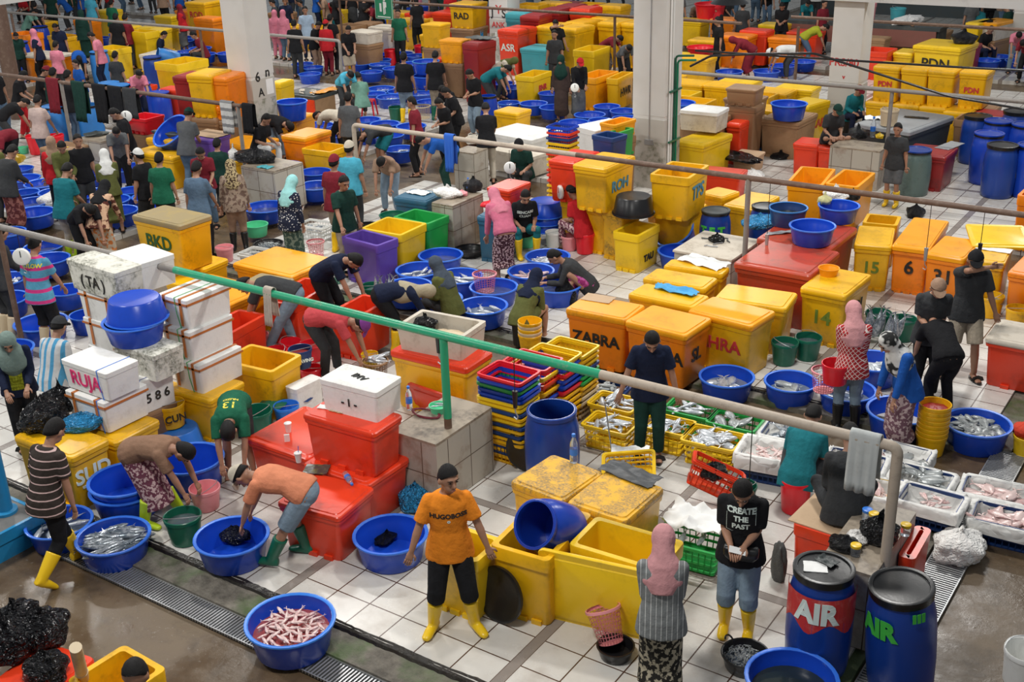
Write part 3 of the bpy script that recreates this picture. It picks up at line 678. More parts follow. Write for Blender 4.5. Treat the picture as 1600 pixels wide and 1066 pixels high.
def small_tile_mat(name, sx):
    m, nt, b = _nt(name, .4); tc = N(nt, 'ShaderNodeTexCoord'); v = tc.outputs['Object']; br = N(nt, 'ShaderNodeTexBrick'); br.offset = 0; br.squash = 1
    br.inputs['Scale'].default_value = 1; br.inputs['Brick Width'].default_value = .4; br.inputs['Row Height'].default_value = .4; br.inputs['Mortar Size'].default_value = .006
    sp = N(nt, 'ShaderNodeSeparateXYZ'); nt.links.new(v, sp.inputs[0]); cb = N(nt, 'ShaderNodeCombineXYZ'); nt.links.new(M_(nt, 'ADD', sp.outputs[0], sp.outputs[1]), cb.inputs[0]); nt.links.new(sp.outputs[2], cb.inputs[1]); nt.links.new(cb.outputs[0], br.inputs['Vector'])
    br.inputs['Color1'].default_value = (.44, .41, .35, 1); br.inputs['Color2'].default_value = (.38, .35, .30, 1); br.inputs['Mortar'].default_value = (.09, .06, .04, 1)
    n = noise_of(nt, v, 2.5, 6, .7); base = mixc(nt, M_(nt, 'MULTIPLY', ramp(nt, n, .5, .7), .7), br.outputs[0], (.19, .10, .05)); nt.links.new(base, b.inputs['Base Color']); return m
TILEW = small_tile_mat('grimy_wall_tiles', .4)
CTOP = plastic('stained_counter_top', (.34, .28, .21), .4, 1.0, (.08, .06, .045), 3, (.42, .6))
def col_mat():
    m, nt, b = _nt('painted_column', .6); tc = N(nt, 'ShaderNodeTexCoord'); v = tc.outputs['Object']; sp = N(nt, 'ShaderNodeSeparateXYZ'); nt.links.new(v, sp.inputs[0]); n = noise_of(nt, v, 3, 6, .7); n2 = noise_of(nt, v, .8, 3)
    low = M_(nt, 'LESS_THAN', sp.outputs[2], 2.2)
    base = mixc(nt, M_(nt, 'MULTIPLY', low, .8), (.66, .64, .60), (.47, .44, .385)); base = mixc(nt, M_(nt, 'MULTIPLY', ramp(nt, n2, .5, .7), .3), base, (.45, .41, .35))
    k = M_(nt, 'MULTIPLY', ramp(nt, n, .48, .62), M_(nt, 'LESS_THAN', sp.outputs[2], 1.75)); base = mixc(nt, M_(nt, 'MULTIPLY', k, .75), base, (.10, .11, .045)); nt.links.new(base, b.inputs['Base Color']); return m
COLM = col_mat(); OFFW = plastic('dusty_white_paint', (.62, .60, .57), .6, .4)
def slab(name, x0, x1, y0, y1, z, mat, ox=-4.717, oy=None, th=.1, edge=0, seed=0):
    """a floor slab; its origin sits on a crossing of the brown tile bands"""
    oy = (y0+y1)/2 if oy is None else oy; g = G(); top = []; rnd = random.Random(seed); n = int((x1-x0)/.11) if edge else 1
    P = []
    for i in range(n+1):
        x = x0+(x1-x0)*i/n; b = max(0, noise.noise(Vector((x*2.1, y0, seed)))-.12)*edge; P.append((x-ox, y0+b+rnd.uniform(0, .006)*bool(edge)-oy))
    Q = [(x1-ox, y1-oy), (x0-ox, y1-oy)]; lp = P+Q
    g.loft([[(a, b, z-th) for a, b in lp], [(a, b, z) for a, b in lp]]); return struct(name, g.mesh(name, 1, 0), mat, (ox, oy, 0))
slab('floor_aisle', -75, 12, -2, 75, -.10, WET, 0, 0, .05)
LX = [(-75, -33.2), (-30.9, -17.9), (-15.15, -2.32)]
LY = [(6.37, 11.25, 8.798), (12.95, 18.9, 14.85), (20.2, 26.2, 23.4), (28.2, 33.6, 30.4), (35.0, 75, 44)]
k = 0
for a, b in LX:
    for c, d, m in LY: slab('floor_platform.%03d' % k, a, b, c, d, 0, TILEF, -4.717, m, .13, .10, k); k += 1
# kerbs and drain gratings beside the foreground platform
def kerb(name, x0, x1, y0, y1):
    g = G(); g.box(x0, x1, y0, y1, -.12, -.035); struct(name, g.mesh(name, 1, 0), KERB)
kerb('trim_kerb.000', -15.15, -2.32, 6.02, 6.372); kerb('trim_kerb.001', -2.32, -2.21, 6.37, 11.25); kerb('trim_kerb.002', -15.15, -2.32, 12.72, 12.952); kerb('trim_kerb.003', -2.32, -2.0, 12.95, 18.9); kerb('trim_kerb.004', -15.15, -2.32, 11.25, 11.38)
def grating(name, x0, x1, y0, y1, along):
    g = G(); z0, z1 = -.085, -.062
    if along == 'x':
        for i in range(int((x1-x0)/.036)): g.box(x0+i*.036, x0+i*.036+.016, y0, y1, z0, z1)
        g.box(x0, x1, y0, y0+.012, z0, z1+.002); g.box(x0, x1, y1-.012, y1, z0, z1+.002)
    else:
        for i in range(int((y1-y0)/.036)): g.box(x0, x1, y0+i*.036, y0+i*.036+.016, z0, z1)
        g.box(x0, x0+.012, y0, y1, z0, z1+.002); g.box(x1-.012, x1, y0, y1, z0, z1+.002)
    struct(name, g.mesh(name, 1, 0), STEEL)
GAP_SHADE = plastic('black_drain_water', (.006, .005, .004), .15, .2)  # near-black sheet under the gratings, paints the shade between their bars
slab('floor_drain_shade.000', -15, -2.2, 5.76, 6.01, -.094, GAP_SHADE, 0, 0, .01); slab('floor_drain_shade.001', -2.18, -1.84, 6.1, 13.0, -.094, GAP_SHADE, 0, 0, .01)
def crust(name, x0, x1, y0, y1, seed):
    g = G(); rd = random.Random(seed); n = int(max(x1-x0, y1-y0)/.05); L = []
    for i in range(n+1):
        t = i/n; b = .02+.05*max(0, noise.noise(Vector((t*n*.11, seed, 0)))+.25)+rd.uniform(0, .012); a = .05+rd.uniform(0, .02)
        L.append([(x0+(x1-x0)*t, y0-a, -.05), (x0+(x1-x0)*t, y0-a*.5, -.012), (x0+(x1-x0)*t, y0+b*.6, .008), (x0+(x1-x0)*t, y0+b, -.004)])
    g.loft(L, False, False); struct(name, g.mesh(name, 1, 0), MUCK)
MUCK = plastic('black_wet_grime', (.018, .014, .010), .25, .5, (.07, .06, .04), 8, bump=.8)
crust('trim_edge.000', -15.1, -2.34, 6.375, 6.375, 3); crust('trim_edge.001', -15.1, -2.34, 12.955, 12.955, 5)
grating('floor_grating.000', -15, -2.2, 5.75, 6.02, 'x'); grating('floor_grating.001', -2.19, -1.83, 6.1, 13.0, 'y')
# columns
CA = .72; COLS = [(-19.9, 18.8), (-10.75, 20.95), (-9.1, 27.6), (-21.9, 31.9), (-7.4, 38.6)]
for i, (x, y) in enumerate(COLS):
    g = G(); g.rrect([(-.01, CA/2, CA/2, .02), (2.2, CA/2, CA/2, .02), (2.2, CA/2-.012, CA/2-.012, .02), (2.27, CA/2-.012, CA/2-.012, .02), (2.27, CA/2, CA/2, .02), (9, CA/2, CA/2, .02)], 2)
    dz = (1.81, 1.41, 1.05, 1.33, 1.4)[i]-2.2; g.v = [(a, b, c if c > 8 else c if c > .1 else -dz-.01) for a, b, c in g.v]; struct('wall_column.%03d' % i, g.mesh('column', 1, 30), COLM, (x, y, dz))
def on_col(i, s, ink, size, z, dx, side='-y', rz=0):
    x, y = COLS[i]; me = text_mesh(s, size, .001, .006)
    if side == '-y': loc, rot = (x+dx, y-CA/2-.003, z), (pi/2, rz, 0)
    else: loc, rot = (x+CA/2+.003, y+dx, z), (pi/2, 0, pi/2)
    solo('wall_graffiti', me, ink, 'painted graffiti marks reading %s on the white pillar' % s.replace('\n', ' '), 'graffiti', loc, rot)
on_col(2, 'PRS/80', INKR, .25, 1.58, -.02); on_col(2, 'v', INKR, .14, 1.25, .0)
on_col(3, 'J', INKK, .38, 1.55, -.22); on_col(3, 'S', INKK, .38, 1.5, .22); on_col(3, 'ANK', INKR, .24, 1.15, .0); on_col(3, 'UC', INKW, .26, .82, .05); on_col(3, 'Y', INKR, .38, 1.62, .02)
on_col(0, '6', INKK, .3, 1.85, -.16, '+x'); on_col(0, 'n', INKK, .3, 1.92, .15, '+x'); on_col(0, 'A', INKK, .26, 1.5, -.1, '+x')
g = G(); g.box(-.11, .11, -.001, .001, -.17, .17); solo('paper_notice', g.mesh('n', 1, 0), PAPER, 'white paper notice pasted on the pillar below the painted marks', 'notice', (-19.9+CA/2+.004, 18.98, 1.6), (0, 0, pi/2))
g = G(); g.box(-.09, .09, -.03, .0, -.05, .05); solo('junction_box', g.mesh('j', 1, 0), STEEL, 'small metal junction box low on the mossy pillar', 'junction box', (-10.72, 20.95-CA/2, .95))
pipe('conduit', [(-10.72, 20.95-CA/2-.012, 1.0), (-10.72, 20.95-CA/2-.012, 6.5)], .013, STEEL, 'thin grey conduit running up the face of the mossy pillar', 'conduit', 6)
CXP = -10.75+CA/2
for i, (dy, mt, lb, zt) in enumerate(((-.22, WHT, 'white water pipe up the pillar beside the first green pipe', 6.5), (-.13, WHT, 'white water pipe clamped between pillar corner and green pipes', 6.5), (.0, DGRN, 'dark green water pipe bending off the pillar at the top', 2.62), (.10, plastic('green_pipe', (.01, .25, .13), .3, .2), 'bright green water pipe on the side of the mossy pillar', 2.52))):
    pts = [(CXP+.03, 20.95+dy, .3), (CXP+.03, 20.95+dy, zt)]
    if zt < 5: pts += [(CXP+.42, 20.95+dy, zt+.03)]
    pipe('water_pipe', pts, .022, mt, lb, 'pipe', 8)
g = G(); g.box(-.005, .03, -.3, .2, 0, .035)
for zc, lb in ((.95, 'lower metal clamp holding the pipes to the pillar'), (1.95, 'upper metal clamp holding the pipes to the pillar')): solo('pipe_clamp', cached('pclamp', lambda: g.mesh('c', 1, 0)), DGRN, lb, 'clamp', (CXP+.06, 20.95, zc))
# beams
g = G(); g.box(-9.8, 6, 27.0, 27.5, 3.0, 3.6); struct('wall_beam.000', g.mesh('beam', 1, 0), OFFW)
g = G(); g.box(-9.4, -9.0, 4.6, 6.3, 5.45, 6.2); struct('wall_beam.001', g.mesh('beam', 1, 0), OFFW)
# far walls
g = G(); g.box(-75, 12, 74.8, 75, -.1, 9); struct('wall_back', g.mesh('w', 1, 0), OFFW)
g = G(); g.box(-17.5, -8.0, 46.4, 46.6, -.1, 4); struct('wall_partition', g.mesh('w', 1, 0), plastic('dark_slate_paint', (.045, .06, .065), .6, .4))
# ---------------------------------------------------------------- hanging rails
RZ = 1.87; YR = (8.80, 15.92, 23.15, 30.2)
def post(x, y, mat, label, z1=RZ, z0=0, r=.04): return pipe('rail_post', [(x, y, z0), (x, y, z1)], r, mat, label, 'post', 12)
pipe('scale_rail', [(-14.62, YR[0], RZ), (-11.02, YR[0], RZ)], .045, GYPIPE, 'rust-flecked grey pipe rail left of the white foam boxes', 'rail', 14)
pipe('scale_rail', [(-11.02, YR[0], RZ), (-5.05, YR[0], RZ)], .047, GPIPE, 'chipped green pipe rail running over the foam boxes and red coolers', 'rail', 14)
pipe('scale_rail', [(-5.05, YR[0], RZ), (-2.22, YR[0], RZ), (-2.22, YR[0], .0)], .047, BPIPE, 'bare beige pipe rail bending down to its post by the seated men', 'rail', 14)
post(-14.62, YR[0], RUST, 'dark rusty post under the left end of the grey rail'); post(-6.93, YR[0], GPIPE, 'green upper half of the post standing on the tiled counter', RZ-.03, .92, .045); post(-6.93, YR[0], RUST, 'dark rusty lower half of the green post by the counter', .92, 0, .042)
pipe('scale_rail', [(-14.35, YR[1], 0), (-14.35, YR[1], RZ), (-9.6, YR[1], RZ)], .042, BPIPE, 'beige pipe rail with a bent post behind the man in grey', 'rail', 12)
pipe('scale_rail', [(-9.6, YR[1], RZ), (-1, YR[1], RZ)], .042, RUST, 'brown rusty pipe rail crossing in front of the mossy pillar', 'rail', 12)
post(-6.62, YR[1], GYPIPE, 'grey post of the brown rail beside the green-painted drum')
pipe('scale_rail', [(-30.5, YR[1]+.25, RZ), (-17.5, YR[1]+.25, RZ)], .042, RUST, 'dark rail above the crowd of dark clothes near the first pillar', 'rail', 10)
for x, lb in ((-23.2, 'thin grey post of the dark rail by the white sack'), (-17.6, 'dark post at the end of the rail before the tiled counter'), (-29.8, 'dark post of the rail behind the pale-shirted man')): post(x, YR[1]+.25, GYPIPE, lb)
pipe('scale_rail', [(-12.2, YR[2], RZ), (2, YR[2], RZ)], .042, GYPIPE, 'grey rail crossing above the yellow coolers behind the pillar pipes', 'rail', 10)
post(-6.75, YR[2]+.02, GYPIPE, 'grey post carrying the rail in front of the dark cooler with a grey lid')
pipe('scale_rail', [(-37, YR[2]+.2, RZ), (-21.3, YR[2]+.2, RZ), (-21.3, YR[2]+.2, 0)], .042, GYPIPE, 'grey rail and post above the red-shirted shoppers', 'rail', 10)
for x, lb in ((-26.6, 'dark post in the crowd left of the first pillar'), (-31.5, 'dark post rising beside the blue-shirted seller'), (-35.5, 'dark post of the far rail at the edge of the crowd')): post(x, YR[2]+.2, RUST, lb)
pipe('scale_rail', [(-33, YR[3], RZ), (-13, YR[3], RZ)], .042, RUST, 'dark rail far back above the yellow containers', 'rail', 8)
pipe('scale_rail', [(-12, YR[3]+1.0, RZ+.1), (0, YR[3]+1.0, RZ+.1)], .042, RUST, 'brown rail far back above the red tubs', 'rail', 8)
for x, lb in ((-27.4, 'far dark post beside the green sign'), (-16.9, 'far dark post behind the bending woman in maroon'), (-11.4, 'far brown post behind the woman in a red scarf'), (-9.6, 'far brown post beside the pillar marked in red')): post(x, YR[3], RUST, lb)
pipe('power_cable', [(-10.02, 20.9, 2.45), (-9.6, 20.9, 2.68), (-8.6, 20.95, 2.78), (-7.6, 21, 2.85), (-6.4, 21.1, 2.55), (-5.2, 21.2, 2.25), (-4.0, 21.4, 2.1), (-1, 21.7, 2.02)], .022, BLK, 'thick black cable sagging away from the mossy pillar', 'cable', 8)
pipe('power_cable', [(-10.02, 21.1, 2.72), (-8, 21.1, 2.74), (-5, 21.2, 2.76), (-1, 21.5, 2.82)], .02, BLK, 'straight black cable stretched above the stacked yellow coolers', 'cable', 8)
q = at(30, 185, 0); pipe('corner_post', [(q.x, q.y, 0), (q.x, q.y, 6)], .21, RUST, 'thick rust-brown steel post at the edge of the far stalls', 'post', 12)
g = G(); g.lathe([(.03, .30), (.06, .26), (.42, 0), (.40, 0), (.05, .24)], 20); solo('pendant_lamp', g.mesh('shade', 1, 60), BLK, 'black cone lamp shade hanging far back under the beam', 'lamp', (-10.9, 24.6, 3.16))
pipe('lamp_cord', [(-10.9, 24.6, 3.4), (-10.9, 24.6, 6)], .008, BLK, 'thin black cord of the cone lamp shade', 'cord', 6)
# green sign
t = thing('hanging_sign', 'green square safety sign with a white figure hanging above the far crowd', 'sign', tuple(at(601, 30, 3.0)), radians(-5)); g = G(); g.box(-.27, .27, -.01, .01, 0, .50); part('sign_panel', g.mesh('p', 1, 0), plastic('sign_green', (.01, .22, .10), .4, .1), t)
g = G(); g.box(-.26, .26, -.014, -.01, .49, .495); g.box(-.26, .26, -.014, -.01, .01, .015); g.box(-.262, -.257, -.014, -.01, .01, .495); g.box(.257, .262, -.014, -.01, .01, .495)
g.ball((.03, -.012, .42), (.035, .004, .035), 10, 6); g.box(-.01, .06, -.014, -.01, .24, .38); g.box(.06, .09, -.014, -.01, .26, .37); g.box(-.01, .02, -.014, -.01, .10, .24); g.box(.035, .06, -.014, -.01, .12, .24); g.box(-.12, -.06, -.014, -.01, .16, .34); g.box(-.2, .2, -.014, -.01, .04, .06)
part('pictogram', g.mesh('p', 1, 0), WHT, t); g = G(); g.tube([(-.2, 0, .5), (-.2, 0, 3)], .006, 5); g.tube([(.2, 0, .5), (.2, 0, 3)], .006, 5); part('hanger_wires', g.mesh('h'), STEEL, t)
# blue steel frame at the lower corner of the picture
t = thing('steel_platform', 'blue-edged grey stone platform with a blue round column at the lower corner', 'platform'); cpl = at(66, 800, .22)
g = G(); g.box(cpl.x-4, cpl.x-.02, cpl.y-3, cpl.y-.02, .16, .22); part('stone_slab', g.mesh('s', 1, 0), plastic('grey_granite', (.13, .13, .125), .5, .5, (.05, .05, .05), 12), t)
g = G(); g.box(cpl.x-4, cpl.x, cpl.y-3, cpl.y, -.1, .16); g.box(cpl.x-.02, cpl.x+.02, cpl.y-3, cpl.y+.02, .10, .225); g.box(cpl.x-4, cpl.x, cpl.y-.02, cpl.y+.02, .10, .225); part('steel_edge', g.mesh('e', 1, 0), BPAINT, t)
pb = at(8, 800, .22); g = G(); g.lathe([(.13, 0), (.13, .03), (.085, .04), (.085, 1.5)], 20); part('round_column', g.mesh('c', 1, 50), BPAINT, t, (pb.x, pb.y, .22))
# ---------------------------------------------------------------- people
def ik(a, c, l1, l2, pole):
    d = c-a; L = min(d.length, (l1+l2)*.999); dn = d.normalized(); c = a+dn*L; x = (l1*l1-l2*l2+L*L)/(2*L); h = sqrt(max(0, l1*l1-x*x))
    p = Vector(pole); p = p-dn*p.dot(dn); p = p.normalized() if p.length > 1e-4 else Vector((0, 0, 1)); return a+dn*x+p*h, c
# local frame: x forward, y to the person's left, z up. pel, torso pitch low/high, head pitch, feet, hands (left, right), knee/elbow poles
def P_(pel=(0, 0, .90), t1=3, t2=3, hp=8, lf=(.02, .11, 0), rf=(-.02, -.11, 0), lh=(.06, .25, .80), rh=(.06, -.25, .80), kp=(1, 0, .2), ep=(-1, 0, -.2), head_y=0, ko=0, heel=0, tw=0, toe=0):
    return dict(pel=pel, t1=t1, t2=t2, hp=hp, lf=lf, rf=rf, lh=lh, rh=rh, kp=kp, ep=ep, hy=head_y, ko=ko, heel=heel, tw=tw, toe=toe)
POSES = {
 'stand': P_(), 'stand_down': P_(hp=38, t2=8), 'wide': P_(lf=(.05, .19, 0), rf=(.02, -.19, 0), lh=(.12, .36, .82), rh=(.10, -.37, .84), hp=10, head_y=.45, toe=25),
 'work': P_(t1=8, t2=16, hp=38, lh=(.34, .12, .98), rh=(.36, -.12, .96)), 'hold': P_(t2=6, hp=40, lh=(.25, .05, 1.08), rh=(.27, -.06, 1.07)),
 'carry': P_(lh=(.06, .26, .78), rh=(.30, -.20, .86), hp=20), 'walk': P_(lf=(.28, .09, 0), rf=(-.34, -.09, .10), lh=(-.15, .27, .82), rh=(.22, -.27, .84), t1=8, t2=12, hp=22, heel=35),
 'bend': P_(pel=(-.22, 0, .86), t1=72, t2=96, hp=95, lf=(0, .15, 0), rf=(-.05, -.15, 0), lh=(.48, .12, .32), rh=(.50, -.12, .34), ep=(0, 0, 1)),
 'stoop': P_(pel=(-.14, 0, .86), t1=45, t2=65, hp=75, lf=(0, .13, 0), rf=(-.05, -.13, 0), lh=(.52, .14, .55), rh=(.52, -.14, .55), ep=(0, 0, 1)),
 'lean': P_(pel=(-.08, 0, .88), t1=25, t2=38, hp=55, lh=(.48, .16, .78), rh=(.48, -.16, .76)),
 'sit': P_(pel=(0, 0, .42), t1=12, t2=24, hp=35, lf=(.38, .15, 0), rf=(.36, -.15, 0), lh=(.36, .12, .56), rh=(.36, -.12, .56), ko=.2),
 'sit_lean': P_(pel=(0, 0, .40), t1=30, t2=45, hp=48, lf=(.36, .20, 0), rf=(.34, -.20, 0), lh=(.52, .12, .40), rh=(.52, -.12, .42), ko=.3),
 'squat': P_(pel=(-.10, 0, .24), t1=35, t2=48, hp=50, lf=(.16, .17, 0), rf=(.16, -.17, 0), lh=(.56, .12, .34), rh=(.56, -.12, .34), ko=.35),
 'cross': P_(pel=(0, 0, .12), t1=8, t2=22, hp=42, lf=(.30, -.14, .06), rf=(.26, .14, .06), lh=(.32, .10, .24), rh=(.34, -.12, .22), kp=(.3, 0, .2), ko=2.2),
 'wipe': P_(lf=(.06, .17, 0), rf=(-.02, -.15, 0), lh=(.05, .34, .84), rh=(.20, .16, 1.53), ep=(.6, -1, -.1), hp=30, toe=20),
 'scoop': P_(pel=(-.30, 0, .84), t1=62, t2=84, hp=88, lf=(.1, .16, 0), rf=(-.16, -.16, 0), lh=(.42, .15, .36), rh=(.46, -.10, .34), ep=(0, 0, 1)),
}
def human(pose, kind, hi):
    """meshes of a body and its clothes. kind = (sleeve, legs, foot, head): sleeve s/l; legs t/h/k (trousers, shorts, skirt); foot b/n/s; head h/c/j/k"""
    p = POSES[pose] if isinstance(pose, str) else pose; sl, lg, ft, hd = kind; V = Vector
    pel = V(p['pel']); R1 = Matrix.Rotation(radians(p['t1']), 3, 'Y'); R2 = Matrix.Rotation(radians(p['t2']), 3, 'Y'); RH = Matrix.Rotation(p['hy'], 3, 'Z') @ Matrix.Rotation(radians(p['hp']), 3, 'Y')
    waist = pel+R1 @ V((0, 0, .20)); chest = waist+R2 @ V((0, 0, .18)); sho = waist+R2 @ V((0, 0, .30)); neck = waist+R2 @ V((.005, 0, .345)); hb = neck+RH @ V((0, 0, .055)); hc = hb+RH @ V((.018, 0, .115))
    J = {}
    for s, sg in (('l', 1), ('r', -1)):
        S_ = sho+R2 @ V((0, sg*.160, -.014)); J[s+'s'] = S_; e, w = ik(S_, V(p[s+'h']), .27, .245, V(p['ep'])+V((0, sg*.35, 0))); J[s+'e'], J[s+'w'] = e, w
        H_ = pel+V((0, sg*.085, -.02)); f = V(p[s+'f'])+V((0, 0, .085)); k, a = ik(H_, f, .415, .405, V(p['kp'])+V((0, sg*p['ko'], 0))); J[s+'h'], J[s+'k'], J[s+'a'] = H_, k, a
    res = 8 if not hi else 14
    def torso(g, add, low=0, z0=None):
        yy = V((0, 1, 0)); a = []
        for c, rs, rf, R in ((pel+R1 @ V((-.01, 0, -.06-low)), .160+(.045 if p['t1'] < 30 else .012)*bool(low), .115+(.03 if p['t1'] < 30 else .012)*bool(low), R1), (pel+R1 @ V((-.01, 0, .03)), .162+.020*bool(low), .118+.018*bool(low), R1), (waist+V((0, 0, 0)), .140, .105, R1), (chest, .168, .115, R2), (sho+R2 @ V((0, 0, -.035)), .175, .10, R2), (sho+R2 @ V((0, 0, .035)), .112, .068, R2), (sho+R2 @ V((0, 0, .058)), .066, .055, R2)):
            rs += add; rf += add; n = 16; a.append([c+R @ V((rf*cos(2*pi*i/n), rs*sin(2*pi*i/n), 0)) for i in range(n)])
        g.loft(a)
    def limb(g, pts, rad, seg=10): g.tube(pts, rad, seg)
    def skin(g, v, lv):
        me = g.mesh('tmp', 1, 0); o = bpy.data.objects.new('tmp', me); S.collection.objects.link(o); m = o.modifiers.new('r', 'REMESH'); m.mode = 'VOXEL'; m.voxel_size = v; m.use_smooth_shade = True
        s = o.modifiers.new('s', 'SMOOTH'); s.factor = .5; s.iterations = lv; r = bpy.data.meshes.new_from_object(o.evaluated_get(bpy.context.evaluated_depsgraph_get())); bpy.data.objects.remove(o); bpy.data.meshes.remove(me)
        r.materials.clear(); r.materials.append(None); return r
    def join(me, g, nm):
        o = len(me.vertices); bm = bmesh.new(); bm.from_mesh(me); vs = [bm.verts.new(v) for v in g.v]
        for f, mi in zip(g.f, g.m):
            try: q = bm.faces.new([vs[i] for i in f]); q.material_index = mi; q.smooth = True
            except ValueError: pass
        bm.to_mesh(me); bm.free()
        while len(me.materials) < nm: me.materials.append(None)
        return me
    v1 = .012 if hi else .022; out = {}
    # body
    g = G(); torso(g, 0)
    g.tube([neck-R2 @ V((0, 0, .06)), neck, hb+RH @ V((0, 0, .04))], [.062, .052, .052], 12)
    g.ball(hc+RH @ V((-.012, 0, .016)), (.100, .081, .110), 16, 10, 0, RH); g.ball(hc+RH @ V((.032, 0, -.056)), (.060, .058, .070), 12, 8, 0, RH)
    if hi:
        g.tube([hc+RH @ V((.090, 0, .018)), hc+RH @ V((.120, 0, -.022)), hc+RH @ V((.092, 0, -.036))], [.010, .018, .013], 8); g.ball(hc+RH @ V((.084, 0, -.070)), (.014, .030, .013), 8, 6, 0, RH)
        g.ball(hc+RH @ V((.080, 0, .036)), (.020, .055, .012), 8, 6, 0, RH)
    for sg in (1, -1): g.ball(hc+RH @ V((-.005, sg*.086, -.010)), (.022, .014, .036), 8, 6, 0, RH)
    for s in 'lr':
        S_, e, w = J[s+'s'], J[s+'e'], J[s+'w']; limb(g, [S_, S_.lerp(e, .25), e, e.lerp(w, .3), w], [.055, .05, .038, .040, .026]); g.ball(S_, .058, 10, 6); g.ball(e, .036, 8, 6)
        hdn = (w-e).normalized(); sd = hdn.cross(V((1, 0, 0)) if abs(hdn.x) < .8 else V((0, 0, 1))).normalized(); pn = hdn.cross(sd); J[s+'hand'] = (w, hdn, sd)
        g.tube([w, w+hdn*.035, w+hdn*.085], [(.027, .019), (.040, .017), (.040, .014)], 10, ref=pn)
        H_, k, a = J[s+'h'], J[s+'k'], J[s+'a']; limb(g, [H_, H_.lerp(k, .4), k, k.lerp(a, .35), a], [.085, .078, .052, .054, .036]); g.ball(k, .050, 10, 6)
        if ft != 'b': f0 = a; toe = radians(p['toe'])*(1 if s == 'l' else -1); fd = V((cos(toe), sin(toe), 0)); g.tube([a+V((0, 0, -.02))-fd*.05, a-V((0, 0, .05))+fd*.03, a-V((0, 0, .062))+fd*.16], [(.034, .036), (.040, .03), (.042, .018)], 10)
    body = skin(g, v1, 2 if hi else 1); q = G()
    for s, sg in (('l', 1), ('r', -1)):
        w, hdn, sd = J[s+'hand']; pn = hdn.cross(sd).normalized(); cl = pn*(-1 if pn.dot(V((0, -sg, 0)))+pn.dot(V((0, 0, -1)))*.6 < 0 else 1)
        for i, (o, ln) in enumerate(((-.028, .062), (-.010, .070), (.009, .066), (.027, .052))):
            b0 = w+hdn*.080+sd*o; q.tube([b0, b0+hdn*ln*.45+cl*.006, b0+hdn*ln*.8+cl*.022, b0+hdn*ln+cl*.036], [.0095, .009, .0085, .006], 6)
        b0 = w+hdn*.03-sd*.03*1; q.tube([b0, b0-sd*.024+hdn*.025+cl*.01, b0-sd*.030+hdn*.052+cl*.022], [.012, .011, .008], 6)
        if hi or 1:
            q.ball(hc+RH @ V((.0865, sg*.034, .014)), (.008, .014, .0065), 8, 6, 1, RH)
            if hi: q.tube([hc+RH @ V((.097, sg*.014, .038)), hc+RH @ V((.095, sg*.036, .043)), hc+RH @ V((.080, sg*.058, .036))], [.004, .005, .003], 6, mi=1)
    q.ball(hc+RH @ V((.095, 0, -.070)), (.006, .024, .007), 8, 6, 2, RH); out['body'] = join(body, q, 3)
    # shirt
    bent = p['t1'] >= 30 and pel.z > .6; g = G(); torso(g, .024, -.03 if bent else .06)
    for s in 'lr':
        S_, e, w = J[s+'s'], J[s+'e'], J[s+'w']; g.ball(S_, .064, 10, 6)
        if sl == 's': g.tube([S_, S_.lerp(e, .35), S_.lerp(e, .80)], [.064, .068, .072], 12)
        else: g.tube([S_, S_.lerp(e, .4), e, e.lerp(w, .4), e.lerp(w, .90)], [.063, .062, .055, .052, .042], 12); g.ball(e, .054, 10, 6)
    g.tube([neck-R2 @ V((0, 0, .08)), neck-R2 @ V((0, 0, .005))], [.10, .064], 12); out['shirt'] = skin(g, v1, 3 if hi else 2)
    # lower garment
    g = G(); n = 16
    if lg == 'k':
        kz = (J['lk']+J['rk'])/2; az = (J['la']+J['ra'])/2; sitting = abs(pel.x-kz.x) > .2 and pel.z < .6; L = []
        if sitting:
            g.tube([pel-V((.06, 0, .0)), pel.lerp(kz, .5)+V((0, 0, .01)), kz+V((.02, 0, .01))], [(.19, .13), (.22, .11), (.22, .09)], 16); g.tube([kz+V((0, 0, .03)), kz.lerp(az, .5), az+V((0, 0, .10))], [(.21, .10), (.21, .10), (.22, .11)], 16); g.ball(pel, (.16, .19, .13), 12, 8)
        else: g.tube([waist-R1 @ V((0, 0, .05)), pel, pel.lerp(kz, .6), kz.lerp(az, .3), az+V((0, 0, .14))], [(.155, .118), (.176, .134), (.190, .148), (.19, .15), (.20, .16)], 18, ref=V((1, 0, 0)))
    else:
        torso_lo = [(waist-R1 @ V((0, 0, .03)), .150, .116), (pel+V((0, 0, 0)), .168, .126), (pel-V((0, 0, .10)), .155, .115)]
        g.loft([[c+R1 @ V((rf*cos(2*pi*i/n), rs*sin(2*pi*i/n), 0)) for i in range(n)] for c, rs, rf in torso_lo]); g.ball(pel-V((0, 0, .03)), (.122, .165, .11), 12, 8)
        if bent: g.ball(pel+R1 @ V((-.01, 0, .02)), (.135, .182, .15), 14, 9, 0, R1)
        for s in 'lr':
            H_, k, a = J[s+'h'], J[s+'k'], J[s+'a']
            if lg == 't' and ft == 'b': g.tube([H_, H_.lerp(k, .45), k, k.lerp(a, .34)], [.104, .096, .074, .066], 12); g.ball(k, .072, 10, 6)
            elif lg == 't': g.tube([H_, H_.lerp(k, .45), k, k.lerp(a, .4), k.lerp(a, .93)], [.104, .097, .076, .070, .062], 12); g.ball(k, .072, 10, 6)
            elif lg == 'p': g.tube([H_, H_.lerp(k, .45), k, k.lerp(a, .28)], [.104, .10, .086, .086], 12); g.ball(k, .080, 10, 6)
            else: g.tube([H_, H_.lerp(k, .45), H_.lerp(k, .96)], [.106, .104, .096], 12)
    out['lower'] = skin(g, v1, 2)
